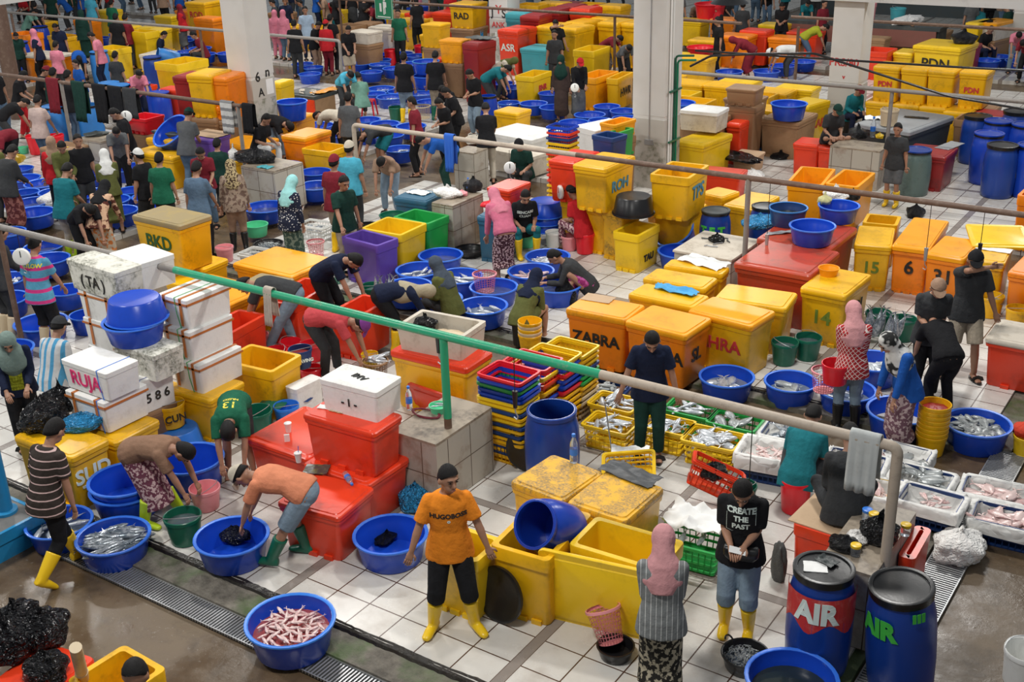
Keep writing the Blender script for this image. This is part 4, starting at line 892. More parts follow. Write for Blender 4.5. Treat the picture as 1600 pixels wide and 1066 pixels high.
    # feet
    if ft != 'n':
        for s in 'lr':
            g = G(); k, a = J[s+'k'], J[s+'a']; toe = radians(p['toe'])*(1 if s == 'l' else -1); fd = V((cos(toe), sin(toe), 0)); up = (k-a).normalized(); fz = V((0, 0, -.085))
            if p['heel'] and s == 'r': fd = V((.75, 0, -.66))
            if ft == 'b':
                g.tube([a+up*.27, a+up*.26, a+up*.12, a+up*.0, a+fz*.3], [(.078, .082), (.074, .078), (.062, .068), (.050, .058), (.048, .06)], 14); g.tube([a+fz*.42-fd*.075, a+fz*.42, a+fz*.45+fd*.09, a+fz*.60+fd*.17, a+fz*.64+fd*.20], [(.040, .045), (.046, .052), (.050, .042), (.046, .030), (.030, .020)], 12, ref=V((0, 0, 1))); out['foot_'+s] = skin(g, v1, 1)
            else:
                b0 = a+fz; L = []
                for z, kx in ((.0, 1), (.022, 1)): L.append([b0+fd*(.05+.145*cos(2*pi*i/16)*kx)+V((0, 0, z))+V((-fd.y, fd.x, 0))*.05*sin(2*pi*i/16) for i in range(16)])
                g.loft(L); g.tube([b0+fd*.10+V((-fd.y, fd.x, 0))*y+V((0, 0, z)) for y, z in ((.052, .02), (.04, .055), (0, .068), (-.04, .055), (-.052, .02))], [(.035, .008)]*5, 8); out['foot_'+s] = g.mesh('sandal', 1, 50)
    # head wear
    g = G()
    if hd in 'hc':
        n = 18; L = []
        for kk in range(1, 9):
            a = pi*.5*kk/8*1.18; L.append([hc+RH @ V((-.016+.106*sin(a)*cos(2*pi*i/n)*(1 if cos(2*pi*i/n) < 0 else .92), .0875*sin(a)*sin(2*pi*i/n), .018+.118*cos(a)+max(0, cos(2*pi*i/n))*.105*(kk/8)**3-max(0, -cos(2*pi*i/n))*.055*(kk/8)**2)) for i in range(n)])
        if hd == 'h':
            L = [[q+RH @ V((0, 0, 1))*.006*noise.noise(q*45) for q in l] for l in L]; g.loft(L[::-1], True, True); out['hair'] = g.mesh('hair', 1, 180)
        else:
            L2 = [[q+(q-hc).normalized()*.010 for q in l] for l in L[:6]]; g.loft(L2[::-1], True, True)
            g.loft([[hc+RH @ V((.078+sx*.03+.105*c0, .070*s0*1.1, .072-.02*abs(c0)+dz)) for c0, s0 in [(max(0, cos(2*pi*i/12))*.9, sin(2*pi*i/12)) for i in range(12)]] for sx, dz in ((0, 0), (0, .008))]); out['cap'] = g.mesh('cap', 1, 60); h2 = G(); h2.loft([[q+(q-hc).normalized()*.002 for q in l] for l in L[3:8]][::-1], True, True); out['hair'] = h2.mesh('hair', 1, 180)
    elif hd == 'j':
        g.ball(hc+RH @ V((-.022, 0, .012)), (.114, .104, .130), 16, 10, 0, RH); g.tube([hc-RH @ V((.03, 0, .03)), hb-R2 @ V((.0, 0, .0)), neck-R2 @ V((-.01, 0, .03)), sho-R2 @ V((-.015, 0, .10)), chest-R2 @ V((-.02, 0, .03)), waist+R2 @ V((-.015, 0, .05))], [(.092, .094), (.100, .098), (.150, .132), (.198, .160), (.196, .170), (.12, .155)], 18, ref=R2 @ V((1, 0, 0))); out['headscarf'] = skin(g, v1, 3)
    elif hd == 'k':
        g.ball(hc+RH @ V((-.02, 0, .02)), (.112, .100, .122), 16, 10, 0, RH); g.ball(hc+RH @ V((-.10, 0, -.03)), (.05, .04, .045), 10, 6, 0, RH); out['headscarf'] = skin(g, v1, 2)
    out['hc'] = (hc, RH, sho, R2, chest, J, pel, waist); return out
NPEOPLE = [0]
def C_(name, *a, **k): return cloth_mat(name, *a, **k)
K_ = {'black': (.014, .014, .016), 'navy': (.012, .018, .045), 'grey': (.11, .115, .12), 'dgrey': (.045, .047, .05), 'teal': (.015, .17, .20), 'blue': (.015, .10, .42), 'sky': (.08, .42, .58), 'red': (.50, .018, .025), 'maroon': (.20, .018, .03), 'green': (.015, .13, .07),
      'dgreen': (.012, .045, .035), 'olive': (.12, .13, .04), 'tan': (.34, .22, .15), 'brown': (.27, .155, .10), 'white': (.70, .70, .68), 'pink': (.68, .22, .30), 'rose': (.62, .30, .31), 'orange': (.85, .26, .02), 'peach': (.72, .26, .14), 'denim': (.10, .16, .24), 'jean': (.22, .30, .38), 'khaki': (.40, .34, .26),
      'mint': (.32, .66, .66), 'purple': (.20, .05, .25), 'yellow': (.75, .55, .05), 'palegrn': (.17, .34, .27), 'lblue': (.40, .52, .66), 'cream': (.58, .52, .42), 'mustard': (.38, .40, .03)}
def cm(c):
    if not isinstance(c, str): return c
    return cloth_mat('cloth_'+c, K_[c])
FOOTC = {'yb': ('b', YELB), 'wb': ('b', BEI), 'kb': ('b', BLK), 'gb': ('b', plastic('lime_boot_rubber', (.42, .58, .02), .3, .3)), 'bb': ('b', DGRN), 'n': ('n', None), 's': ('s', BLK)}
def person(px, py, face, pose, label, shirt='black', low='t', lc='dgrey', foot='s', head='h', hc=None, H=1.65, sl='s', z=0, hi=False, skin=None, name=None, hold=None, xy=None, seat=True):
    """px, py = the ground point between the feet; face: 0 looks to the camera, 90 to the picture's right side, 180 away"""
    NPEOPLE[0] += 1; p = at(px, py, z) if xy is None else Vector((*xy, z)); fk, fm = FOOTC[foot]; key = (pose if isinstance(pose, str) else id(pose), sl, low, fk, head, hi)
    o = cached(('hum',)+key, lambda: human(pose, (sl, low, fk, head), hi)); k = H/1.68
    t = thing('person', label, 'person', (p.x, p.y, z), radians(-55+face)); t.scale = (k, k, k)
    part('body', o['body'], [skin or SKIN, EYE, LIP], t); sh = part('shirt', o['shirt'], cm(shirt), t); part({'k': 'sarong', 'h': 'shorts'}.get(low, 'trousers'), o['lower'], cm(lc), t)
    for s in 'lr':
        if 'foot_'+s in o: part('boot' if fk == 'b' else 'sandal', o['foot_'+s], fm, t)
    if 'hair' in o: part('hair', o['hair'], HAIR, t)
    if 'cap' in o: part('cap', o['cap'], cm(hc or 'black'), t)
    if 'headscarf' in o: part('headscarf', o['headscarf'], cm(hc or 'pink'), t)
    if pose in ('sit', 'sit_lean', 'squat', 'cross'): t['still'] = 1
    if seat and pose in ('sit', 'sit_lean') and z < .1: basket_ = bucket(0, 0, 'low plastic seat under the '+' '.join(label.split(' ')[:11]), BLK, .15, .36, .85, z, xy=(p.x, p.y), bail=False)
    return t, o, sh
def print_on(t, o, sh, s, ink, size, up=.0, back=False, side=0, me=None, tilt=0):
    """lettering laid on a shirt by casting it onto the cloth"""
    hc, RH, sho, R2, chest, J, pel, waist = o['hc']; bv = BVHTree.FromPolygons([v.co[:] for v in sh.data.vertices], [tuple(p.vertices) for p in sh.data.polygons])
    src = me or text_mesh(s, size, .0, .003, 1.12); src = src.copy(); bm = bmesh.new(); bm.from_mesh(src)
    bmesh.ops.triangulate(bm, faces=bm.faces[:])
    for _ in range(2): bmesh.ops.subdivide_edges(bm, edges=[e for e in bm.edges if e.calc_length() > .02], cuts=1)
    sg = -1 if back else 1; c0 = chest+R2 @ Vector((0, side, up)); fw = R2 @ Vector((sg, 0, 0)); ri = Vector((0, sg, 0)); upv = R2 @ Vector((0, 0, 1)); o0 = c0+fw*.4
    for v in bm.verts:
        x, y = v.co.x*cos(tilt)-v.co.y*sin(tilt), v.co.x*sin(tilt)+v.co.y*cos(tilt); st = o0+ri*x+upv*y; h = bv.ray_cast(st, -fw)[0]
        v.co = (h if h else st-fw*.26)+fw*.003
    bm.to_mesh(src); bm.free(); part('shirt_print', src, ink, sh)
# ================================================================ foreground platform
WS = 'white foam'
cooler((446, 778), (535, 808), (584, 758), .55, .55, RED, 'low red cooler nearest the blue basin, bottle and packet of herbs on its lid')
tc = cooler((484, 641), (594, 673), (641, 641), 1.10, .55, RED, 'tall red cooler under the white foam box marked AMI').location
cooler(None, None, None, .55, .55, RED, 'low red cooler carrying the tall red cooler', box=(tc.x-.46, tc.x+.46, tc.y-.34, tc.y+.34), rot=0); cooler(None, None, None, .55, .55, RED, 'low red cooler with a long bare lid and two drink cups on it', box=(tc.x-1.42, tc.x-.48, tc.y-.36, tc.y+.60))
cooler((500, 590), (589, 614), (626, 589), 1.46, .36, STY, 'white foam box with scribbled lid on the tall red cooler', style='foam', text=(('AMI', INKK, 'top', .12, 0, 0, 2.9), ('- 1 -', INKK, '-y', .12, .42)))
cooler((444, 603), (459, 611), (494, 589), .42, .42, STY, 'small clean white foam box behind the tall red cooler', style='foam')
bottle(512, 632, 1.1, 'clear water bottle standing at the back of the tall red cooler'); bottle(640, 640, .80, 'clear water bottle standing on the tiled counter', 1.1); bottle(552, 738, .55, 'clear bottle lying on the low red cooler', 1, lying=1.0)
cup(467, 722, .55, 'white drink cup with a straw on the low red cooler'); cup(451, 675, .55, 'white drink cup at the far end of the low red cooler', False)
sheet(495, 735, .55, .26, .20, plastic('herb_packet', (.07, .07, .06), .3, .9, (.45, .42, .03), 14), 'dark packet with yellow herbs on the low red cooler', 'packet', 'food_packet', .01, .5, 3)
sheet(490, 757, .55, .11, .09, PAPER, 'crumpled white napkin beside the dark herb packet', 'napkin', 'paper_napkin', .02, .3, 4)
g = G(); g.box(-.03, .03, -.012, .012, 0, .085); q = at(449, 690, .55); solo('cigarette_pack', g.mesh('p', 1, 0), PAPER, 'small red and white pack lying on the low red cooler', 'pack', (q.x, q.y, .551), (0, 0, .8))
sheet(508, 637, 1.10, .15, .09, PAPER, 'white paper scrap at the edge of the tall red cooler', 'paper', 'paper_scrap', .006, .3, 5); sheet(527, 643, 1.10, .17, .07, CARD, 'brown card scrap at the front of the tall red cooler', 'card', 'card_scrap', .006, .1, 6)
a = at(681, 695, .80); b = at(752, 649, .80); tiled_counter(None, None, None, .80, 'tiled counter with rusty stained top behind the green post', box=(a.x-.62, a.x, a.y, a.y+1.02))
t = basin(685, 633, 'small green bowl of silver fish on the tiled counter', .80, .22, .08, LGRN, None, name='bowl'); pb = t.location; fish_pile(('r', pb.x, pb.y, .05), 'small', SILV, .85, 4, 'small silver fish in the green bowl', 'fish in the green bowl')
g = G(); P0 = at(666, 648, .80)
g.tube([((.13+.012*sin(k*1.9))*cos(k*.5)*1.35, (.09+.01*cos(k*1.3))*sin(k*.5), .008+.0016*(k % 9)) for k in range(80)], .006, 5); solo('rope_coil', g.mesh('r', 1, 60), plastic('maroon_rope', (.16, .015, .03), .7, .3), 'loose coil of dark red rope on the tiled counter', 'rope', (P0.x, P0.y, .801))
bag(650, 790, 'bright blue plastic bag slumped beside the red coolers', BAGB, .23, 0, 4, (1, .9, .75))
cooler((614, 545), (728, 577), (765, 549), .78, .78, YEL, 'large yellow cooler with a red lid in front of the drain aisle', lid=RED, text=(('10', INKK, '-y', .12, .4),))
cooler((632, 505), (722, 533), (747, 505), 1.10, .32, STYB, 'open stained foam box of pale grain on the red-lidded yellow cooler', True, style='foam'); q = at(695, 512, 1.08)
solo('feed_grain', disc_mesh(.3, 20, .04, 2), BEI, 'pale yellow grain filling the open foam box', 'grain', (q.x+.05, q.y, .97), kind='stuff', scale=(1.1, .7, 1)); bag(665, 510, 'black plastic bag inside the open foam box', BAGK, .15, .98, 5, (1.1, .8, .6))
lean_panel('cooler_lid_loose', panel_mesh(.8, .5), RED, 'loose red lid leaning on the yellow cooler behind the counter', 'lid', at(662, 636, 0), at(715, 655, 0), at(662, 600, .45), at(716, 617, .45), .05)
cooler((318, 582), (397, 604), (445, 573), .68, .68, YEL, 'open yellow container with a round white float inside', True)
q = at(388, 578, .3); solo('foam_float', cached('ball', lambda: (lambda g: (g.ball((0, 0, 0), .16, 18, 12), g.mesh('f', 1, 180))[1])(G())), STY, 'round white foam float inside the open yellow container', 'float', (q.x, q.y, .155), scale=(1, 1, .6))
cooler((250, 604), (314, 622), (371, 591), .60, .60, YEL, 'yellow cooler under the tall stack of taped foam boxes')
cooler((195, 612), (256, 634), (300, 606), .52, .52, YEL, 'yellow cooler under the foam box numbered 586')
cooler((110, 668), (180, 690), (250, 655), .60, .60, YEL, 'yellow cooler under the foam box sprayed RUJA')
cooler((20, 683), (115, 717), (174, 688), .70, .70, YEL, 'yellow cooler with black and blue bags on its lid', text=(('SUD\nTU', INKW, '+x', .24, .42),))
# foam boxes
FB = dict(style='foam')
cooler((104, 608), (163, 632), (226, 601), 1.0, .38, STY, 'foam box taped in brown under the box sprayed RUJA', bands=True, cord=(BLUE2, .82, .35), **FB)
cooler((100, 559), (164, 587), (211, 564), 1.36, .34, STY, 'foam box sprayed RUJA in pink, on top of a taped box', text=(('RUJA', INKP, '-y', .24, .45),), cord=(BLUE2, .8, 0), **FB)
cooler((207, 580), (240, 594), (293, 572), .98, .42, STY, 'foam box numbered 5 8 6 in black pen', text=(('5 8 6', INKK, '+x', .16, .4), ('5', INKK, '-y', .16, .4)), cord=(DRUM, .9, 0), **FB)
cooler((174, 536), (238, 558), (286, 536), 1.30, .34, STYD, 'mossy stained foam box under the two stacked blue basins', **FB)
basin(222, 494, 'blue basin standing on the mossy foam box', 1.30, .74, .26); basin(222, 460, 'blue basin upside down over another basin on the foam boxes', 1.56, .74, .26, tilt=(pi, 0, 0))
for k, (z1, nx, ny) in enumerate(((.98, 299, 568), (1.36, 296, 520), (1.74, 291, 470))):
    a = at(nx, ny, z1); cooler(None, None, None, z1, .38, STY, '%s taped foam box of the stack with a green cord behind the blue basins' % ('lowest', 'middle', 'topmost')[k], box=(a.x-.50, a.x, a.y, a.y+.68), bands=True, cord=(GRN, .6, 0), **FB)
for k, z1 in enumerate((.45, .84, 1.22, 1.60)):
    a = at(176, 466, 1.60); cooler(None, None, None, z1, .385, STY, '%s foam box of the taped stack under the wide mossy box' % ('lowest', 'second', 'third', 'topmost')[k], box=(a.x-.68, a.x, a.y, a.y+.50), bands=k > 1, **FB)
cooler((110, 402), (174, 430), (214, 414), 1.98, .38, STYD, 'wide old foam box streaked with black and green moss', text=(('( TA )', INKK, '-y', .2, .4),), **FB)
cooler((174, 395), (215, 414), (268, 396), 1.98, .38, STY, 'clean foam box tied with blue string beside the mossy one', **FB)
bag(72, 668, 'black plastic bags heaped on the yellow cooler lid', BAGK, .25, .70, 6, (1.2, 1, .9)); bag(98, 640, 'second black bag behind the heap, against the foam boxes', BAGK, .22, .70, 7); bag(128, 668, 'crumpled bright blue bag on the yellow cooler lid', BAGB, .20, .70, 8, (1.3, .9, .55))
bag(48, 668, 'small shiny black bag at the lid corner of the yellow cooler', BAGK, .14, .70, 9, (1.1, .9, .7))
bucket(277, 655, 'yellow bucket lettered CUN with odds and ends inside', YEL, .185, .30, .8, .24, ('f', BRN, 'odds and ends'), text=('CUN', INKK, .12), ph='yellow lettered bucket'); basin(276, 668, 'upturned blue basin under the yellow lettered bucket', 0, .62, .24, BLUE2, tilt=(pi, 0, 0))
bucket(405, 678, 'dark green bucket standing beside the yellow container', DGRN, .20, .33, .78, 0, ('f', DGRN, 'dark scraps'), ph='dark green bucket by the yellow container'); bucket(434, 660, 'worn blue bucket behind the dark green bucket', BLUE2, .16, .28, .78, 0, ('f', NAVY, 'murky scraps'), ph='worn blue bucket')
bucket(291, 845, 'green bucket with a fish in it among the bending men', DGRN, .195, .31, .76, 0, ('w', WATER, 'water'), ph='green bucket among the bending men'); bucket(322, 790, 'pink bucket held by the man in the cream cap', PINK, .17, .26, .76, 0)
# basins at the front
basin(608, 833, 'empty blue basin with a black bag inside, standing alone before the red coolers', 0, .76, .29); bag(603, 842, 'small black bag in the lone blue basin', BAGK, .13, .04, 11, (1.4, .8, .45))
basin(370, 836, 'blue basin the man in the peach shirt reaches into', 0, .76, .29); bag(366, 838, 'black wet bag in the basin of the peach-shirted man', BAGK, .2, .04, 12, (1.2, .9, .6))
basin(453, 968, 'blue basin of small pink fish straddling the kerb', -.06, .82, .31, fill=('small', PINKF, 'small pink fish', 54), ph='basin straddling the kerb', rim=BLUE2, wcol=plastic('bloody_water', (.36, .07, .07), .1, .4), fs=1.15, lvl=.62); basin(174, 835, 'blue basin of slim silver fish on the wet floor', -.10, .76, .29, fill=('slim', DARKF, 'slim silver fish', 26), ph='basin on the wet floor', lvl=.66, al=.9, fs=1.15)
basin(118, 803, 'blue basin of fish behind the striped-shirt man', -.10, .70, .26, fill=('slim', SILV, 'silver fish', 9), ph='basin behind the striped-shirt man')
basin(200, 745, 'blue basin, upper one of the nested pair beside the yellow coolers', .10, .78, .30); basin(200, 760, 'blue basin, lower one of the nested pair beside the yellow coolers', 0, .78, .30, xy=tuple(at(200, 745, .40))[:2])
basin(297, 715, 'blue basin under the stooping man in the green jersey', 0, .76, .36); basin(1237, 1052, 'blue basin cut off by the lower edge of the picture', 0, .76, .32, fill='dark', ph='basin at the lower edge')
# yellow group in front of the tiled counter
CY = 'yellow cooler with a blackened lid'
cooler((808, 752), (884, 786), (942, 739), .74, .74, YEL, CY+' and a water bottle on it', lid=WORN); cooler((894, 784), (984, 818), (1040, 762), .74, .74, YEL, CY+' and a black sheet over its back edge', lid=WORN)
bottle(901, 724, .74, 'clear water bottle standing on the blackened lid', 1.25); sheet(985, 742, .74, .62, .26, plastic('dark_slate_film', (.05, .055, .06), .4, .4, bump=.6), 'black plastic sheet over the back of the yellow cooler', 'sheet', 'plastic_sheet', .02, -.15, 7)
cooler((764, 852), (857, 880), (926, 803), .74, .74, YEL, 'open yellow container with a blue drum tipped into it', True)
dd = at(834, 819, .90); ax = Matrix.Rotation(radians(-8), 3, 'Z') @ Matrix.Rotation(radians(58), 3, 'X') @ Vector((0, 0, 1)); dd = dd-ax*.56
drum(0, 0, 'small blue drum tipped on its side inside the yellow container', DRUMB, False, dd.z, (.86, .86, .60), rot=(radians(58), 0, radians(-8)), xy=(dd.x, dd.y), ring=DRUMB)
cooler((885, 852), (1029, 890), (1073, 845), .76, .76, YELB, 'open bright yellow container behind the woman in pink scarf', True)
lean_panel('cooler_lid_loose', panel_mesh(1.15, .80), YELB, 'big bright yellow lid leaning on the open container', 'lid', at(874, 958, 0), at(1000, 988, 0), at(884, 855, .76), at(1022, 892, .76), .06)
cooler((666, 858), (738, 886), (776, 848), .66, .66, YELB, 'bright yellow container directly behind the man in orange', True)
round_lid(800, 956, 'round black drum lid leaning beside the man in orange', r=.27, lean=(80, 0, -6), dy=-.13, dx=-.03, dz=.265)
fish_crate(1075, 832, .02, .1, GRN, 'green crate packed with a printed white sack', 'slim', SILV, 'fish', -3, (.66, .5, .28)); sheet(1077, 815, .30, .60, .44, PAPER, 'white printed plastic sack filling the green crate', 'sack', 'white_sack', .09, .1, 9)
q = at(1108, 752, .34); crate((q.x, q.y, .25), 0, RED, 'red crate tilted on a bucket with a black bag inside', None, (.58, .40, .26), (radians(-14), radians(22), radians(18))); bag(1115, 745, 'black bag with a white wrapper in the tilted red crate', BAGK, .16, .42, 13, (1, .8, .7)); bucket(1158, 788, 'green bucket behind the tilted red crate', DGRN, .16, .24, .8)
q = at(988, 728, .3); crate((q.x, q.y, .12), 0, YELB, 'yellow crate tipped forward with a white sheet in it', None, (.56, .38, .28), (radians(28), radians(-8), radians(25))); sheet(985, 708, .34, .42, .20, PAPER, 'folded white sheet in the tipped yellow crate', 'sheet', 'paper_sheet', .04, .5, 10)
t = basket(962, 985, 'pink openwork basket tipped inside a black pan', PINK, .15, .30, .72, 0, None); t.location = at(955, 1010, .05)+Vector((0, 0, .04)); t.rotation_euler = (radians(-12), radians(-24), 0)
basin(962, 1008, 'shallow black pan holding the tipped pink basket', 0, .34, .12, BLK, name='pan'); pan = basin(1167, 1022, 'black two-handled pan of grey shrimp', 0, .42, .15, BLK, name='pan', fill=('shrimp', SILV2, 'grey shrimp', -120), ph='black two-handled pan')
g = G(); g.tube([(.05*cos(a)*1.2, .0, .07*sin(a)) for a in [pi*k/8 for k in range(9)]], .009, 6); part('handle', g.mesh('h'), BLK, pan, (-.20, 0, .13))
bag(1215, 905, 'black nylon net hanging beside the drum lettered AIR', plastic('net_black', (.05, .05, .05), .6, .9, (.4, .38, .35), 30), .16, .0, 14, (.6, .4, 1.7), kind='lump', name='fishing_net', cat='net')
# drums lettered AIR and the counter by the rail post
q = at(1286, 889, 1.0); drum(0, 0, 'drum lettered AIR in white on a red patch, papers on its lid', DRUM, True, 0, (.93, .93, 1.07), xy=(q.x, q.y), patch=(.52, .80, INKR), text=(('AIR', INKW, .66, .25, -.12),))
sheet(1272, 890, .995, .19, .15, PAPER, 'white paper on the lid of the AIR drum', 'paper', 'paper_note', .004, .4, 11); sheet(1290, 882, 1.0, .17, .12, DGRY, 'dark folded packet on the lid of the AIR drum', 'packet', 'dark_packet', .02, -.3, 12)
q = at(1409, 908, .9); drum(0, 0, 'leaning drum lettered AIR in green with a black lid', DRUM, True, -.10, (.96, .96, 1.12), rot=(radians(3), radians(-5), atan2(-q.y, -q.x)+pi/2+.1), xy=(q.x+.10, q.y-.04), text=(('AIR', INKG, .68, .22, -.75), ('l l l', INKG, .82, .08, .45)))
tiled_counter(None, None, None, .78, 'narrow tiled counter with jars and black bags beside the AIR drums', box=(at(1366, 901, .78).x-.48, at(1366, 901, .78).x, at(1366, 901, .78).y, at(1366, 901, .78).y+1.2))
cooler((1237, 818), (1312, 842), (1352, 795), .62, .62, RED, 'red container covered with brown card where the man in grey sits', True); cooler((1376, 860), (1403, 868), (1428, 820), .62, .62, RED, 'narrow red container behind the foot of the beige rail post', True); q = at(1330, 815, .63)
g = G(); g.box(-.27, .30, -.30, .34, 0, .012); solo('card_sheet', g.mesh('c', 1, 0), CARD, 'brown card laid over the red container by the narrow counter', 'cardboard', (at(1294, 806, .62).x, at(1294, 806, .62).y, .621), (0, 0, radians(-4)))
for x, y, lb, c in ((1364, 818, 'jar with a yellow lid at the back of the narrow counter', YELB), (1386, 828, 'jar with a yellow lid beside the grey rail post', YELB), (1336, 868, 'jar with a yellow lid at the front of the narrow counter', YELB), (1354, 812, 'jar with a blue lid at the back of the narrow counter', BLUE2)):
    q = at(x, y, .78); t = thing('plastic_jar', lb, 'jar', q); g = G(); g.lathe([(.04, 0), (.045, .01), (.045, .08), (.035, .09)], 16); part('jar_body', g.mesh('j'), BOTTLE, t); g = G(); g.lathe([(.045, .085), (.047, .09), (.047, .11), (.04, .113)], 16); part('jar_lid', g.mesh('j'), c, t)
bag(1372, 842, 'black bag among the yellow-lidded jars on the narrow counter', BAGK, .17, .78, 15); bag(1338, 846, 'crumpled clear bag on the narrow counter', BAGW, .10, .78, 16, (1.2, 1, .6)); bag(1320, 856, 'dark lump of bags at the end of the narrow counter', BAGK, .12, .78, 17, (1.2, 1, .6))
bag(1497, 868, 'tied white sack slumped over the drain grating', BAGW, .27, -.09, 18, (1.1, 1, .7), name='sack', cat='sack')
bucket(1596, 1062, 'white bucket, lowest of the pair cut off by the picture edge', WHT, .17, .32, .85, -.1); bucket(1596, 1062, 'white bucket with green inside, nested in the lower white bucket', WHT, .172, .32, .85, .12, bail=True)
bucket(1241, 797, 'red bucket the man in teal sits on', TRED, .17, .38, .8, 0, bail=False, up=False)
hung_cloth(-2.49, 8.80, 1.905, .26, .52, plastic('grey_white_cloth', (.50, .52, .51), .9, .4, bump=.3), 'pale grey cloth draped over the beige rail', 0)
# crates of fish near the drain aisle
fish_crate(944, 612, -.0, .1, NAVY, 'dark crate of fish beyond the crate stacks', 'slim', SILV2, 'dark fish', 9, (.5, .36, .24)); fish_crate(967, 622, 0, .05, YELB, 'yellow crate of slim fish behind the man in navy', 'slim', SILV, 'slim silver fish', 12)
fish_crate(972, 664, 0, .05, YELB, 'yellow crate of fish at the left of the man in navy', 'slim', SILV, 'silver fish', 12); fish_crate(1047, 664, 0, .05, YELB, 'yellow crate of fish at the feet of the man in navy', 'slim', SILV, 'silver fish', 12); fish_crate(1113, 682, 0, .08, YELB, 'yellow crate of big pale fish beside the white-lined crates', 'fat', SILV, 'big pale fish', 12, (.62, .44, .30))
fish_crate(1085, 638, 0, .05, GRN, 'green crate of fish behind the yellow crates', 'slim', SILV, 'silver fish', 8); fish_crate(1146, 655, 0, .05, GRN, 'green crate of pale and dark fish near the drain aisle', 'fat', SILV2, 'grey fish', 6)
lined_crate(1178, 698, 0, .15, 'white-lined crate of pink fish beside the big pale fish', 'small', PINKF, 'small pink fish', 22, ph='white-lined crate beside the big pale fish', size=(.62, .46, .32)); lined_crate(1232, 676, 0, .1, 'white-lined crate of dark long fish before the man in teal', 'slim', DARKF, 'dark long fish', 8, ph='lined crate before the man in teal')
lined_crate(1358, 722, 0, .1, 'white-lined crate of fish behind the draped cloth', 'flat', PINKF, 'pinkish fish', 9, ph='lined crate behind the draped cloth'); lined_crate(1385, 765, 0, .1, 'white-lined crate of pink squid beside the rail post', 'flat', PINKF, 'pale pink fish', 10, col=YELB, ph='lined crate beside the rail post')
lined_crate(1437, 735, -.05, .0, 'white-lined crate of grey fish with its sack hanging over', 'flat', SILV2, 'grey fish', 10, ph='lined crate with the overhanging sack'); lined_crate(1452, 778, 0, .0, 'white-lined crate half full of pink fish over a navy crate', 'small', PINKF, 'small pink fish', 18, ph='half-full lined crate')
lined_crate(1536, 800, -.10, .08, 'white-lined crate of pale flat fish nearest the white sack', 'flat', PINKF, 'pale flat fish', 13, ph='lined crate nearest the white sack', size=(.68, .42, .26)); lined_crate(1548, 766, -.10, .08, 'white-lined crate of pale fish behind another at the picture edge', 'flat', PINKF, 'pale flat fish', 10, ph='rear lined crate at the picture edge', size=(.68, .42, .26))
lined_crate(1408, 722, -.05, .0, 'small white-lined crate under the grey fish crate', 'flat', SILV2, 'fish', 3, ph='small lined crate', size=(.5, .36, .26))
# crate stacks and the open drum
A4 = dict(size=(.58, .42, .30))
stack_top(794, 581, 1.08, 0.0, [YEL, YEL, NAVY, YEL, NAVY, YELB, YEL, NAVY, YELB, YELB, BLUE, BLUE, GRN, BLUE, TRED], 'before the green post', **A4); stack_top(832, 562, .98, 0.0, [YEL, NAVY, YEL, BLUE, YEL, RED, YELB, TRED], 'hidden behind the first crate stack', **A4)
stack_top(863, 552, .96, 0.0, [YEL, YEL, YEL, YEL, TRED, BLUE, BLUE, TRED, BLUE, YELB], 'behind the open blue drum', **A4); stack_top(890, 541, .92, 0.0, [BEI, BEI, YELD, YEL, GRN, GRN, NAVY, YELB, YEL, YELB], 'ending in yellow farthest from the post', **A4)
q = at(862, 638, .93); drum(0, 0, 'open blue drum with a black lower lid beside the crate stacks', DRUM, False, 0, (1.02, 1.02, 1.0), xy=(q.x, q.y), ring=DRUM)
round_lid(818, 735, 'black drum lid leaning between crates and the open drum', lean=(78, 0, 25), dx=.04, dy=.08)
for k in range(5): bucket(0, 0, 'tan bucket, %s of the nested stack beyond the crates' % ('lowest', 'second', 'middle', 'fourth', 'topmost')[k], BEI if k % 2 else YEL, .17, .24, .8, .05*k, bail=False, xy=tuple(at(828, 545, 0))[:2])
# lower left corner
cooler((98, 1064), (172, 1101), (266, 1045), .62, .72, YEL, 'open yellow container at the lower edge beside the red cooler', True); cooler((-25, 1075), (55, 1110), (146, 1028), .60, .70, RED, 'red cooler at the lower corner under black bags')
for x, y, s, r, lb in ((12, 1020, 21, .24, 'tied black bag at the far corner of the lower red cooler'), (70, 1000, 22, .22, 'tied black bag standing behind the other on the red cooler'), (30, 985, 23, .2, 'black bag peeking out behind the pile on the red cooler'), (74, 1060, 24, .18, 'flat black bag nearest the bamboo pole')): bag(x, y, lb, BAGK, r, .60, s)
q0, q1 = at(118, 1012, 1.05), at(142, 1110, 0); g = G(); g.tube([(0, 0, 0), (q0-q1)*.5, q0-q1], [.05, .047, .048], 14); g.tube([(q0-q1)*.62, (q0-q1)*.635], .052, 14); solo('bamboo_pole', g.mesh('b', 1, 60), BEI, 'bamboo pole with red string beside the yellow container', 'pole', q1)
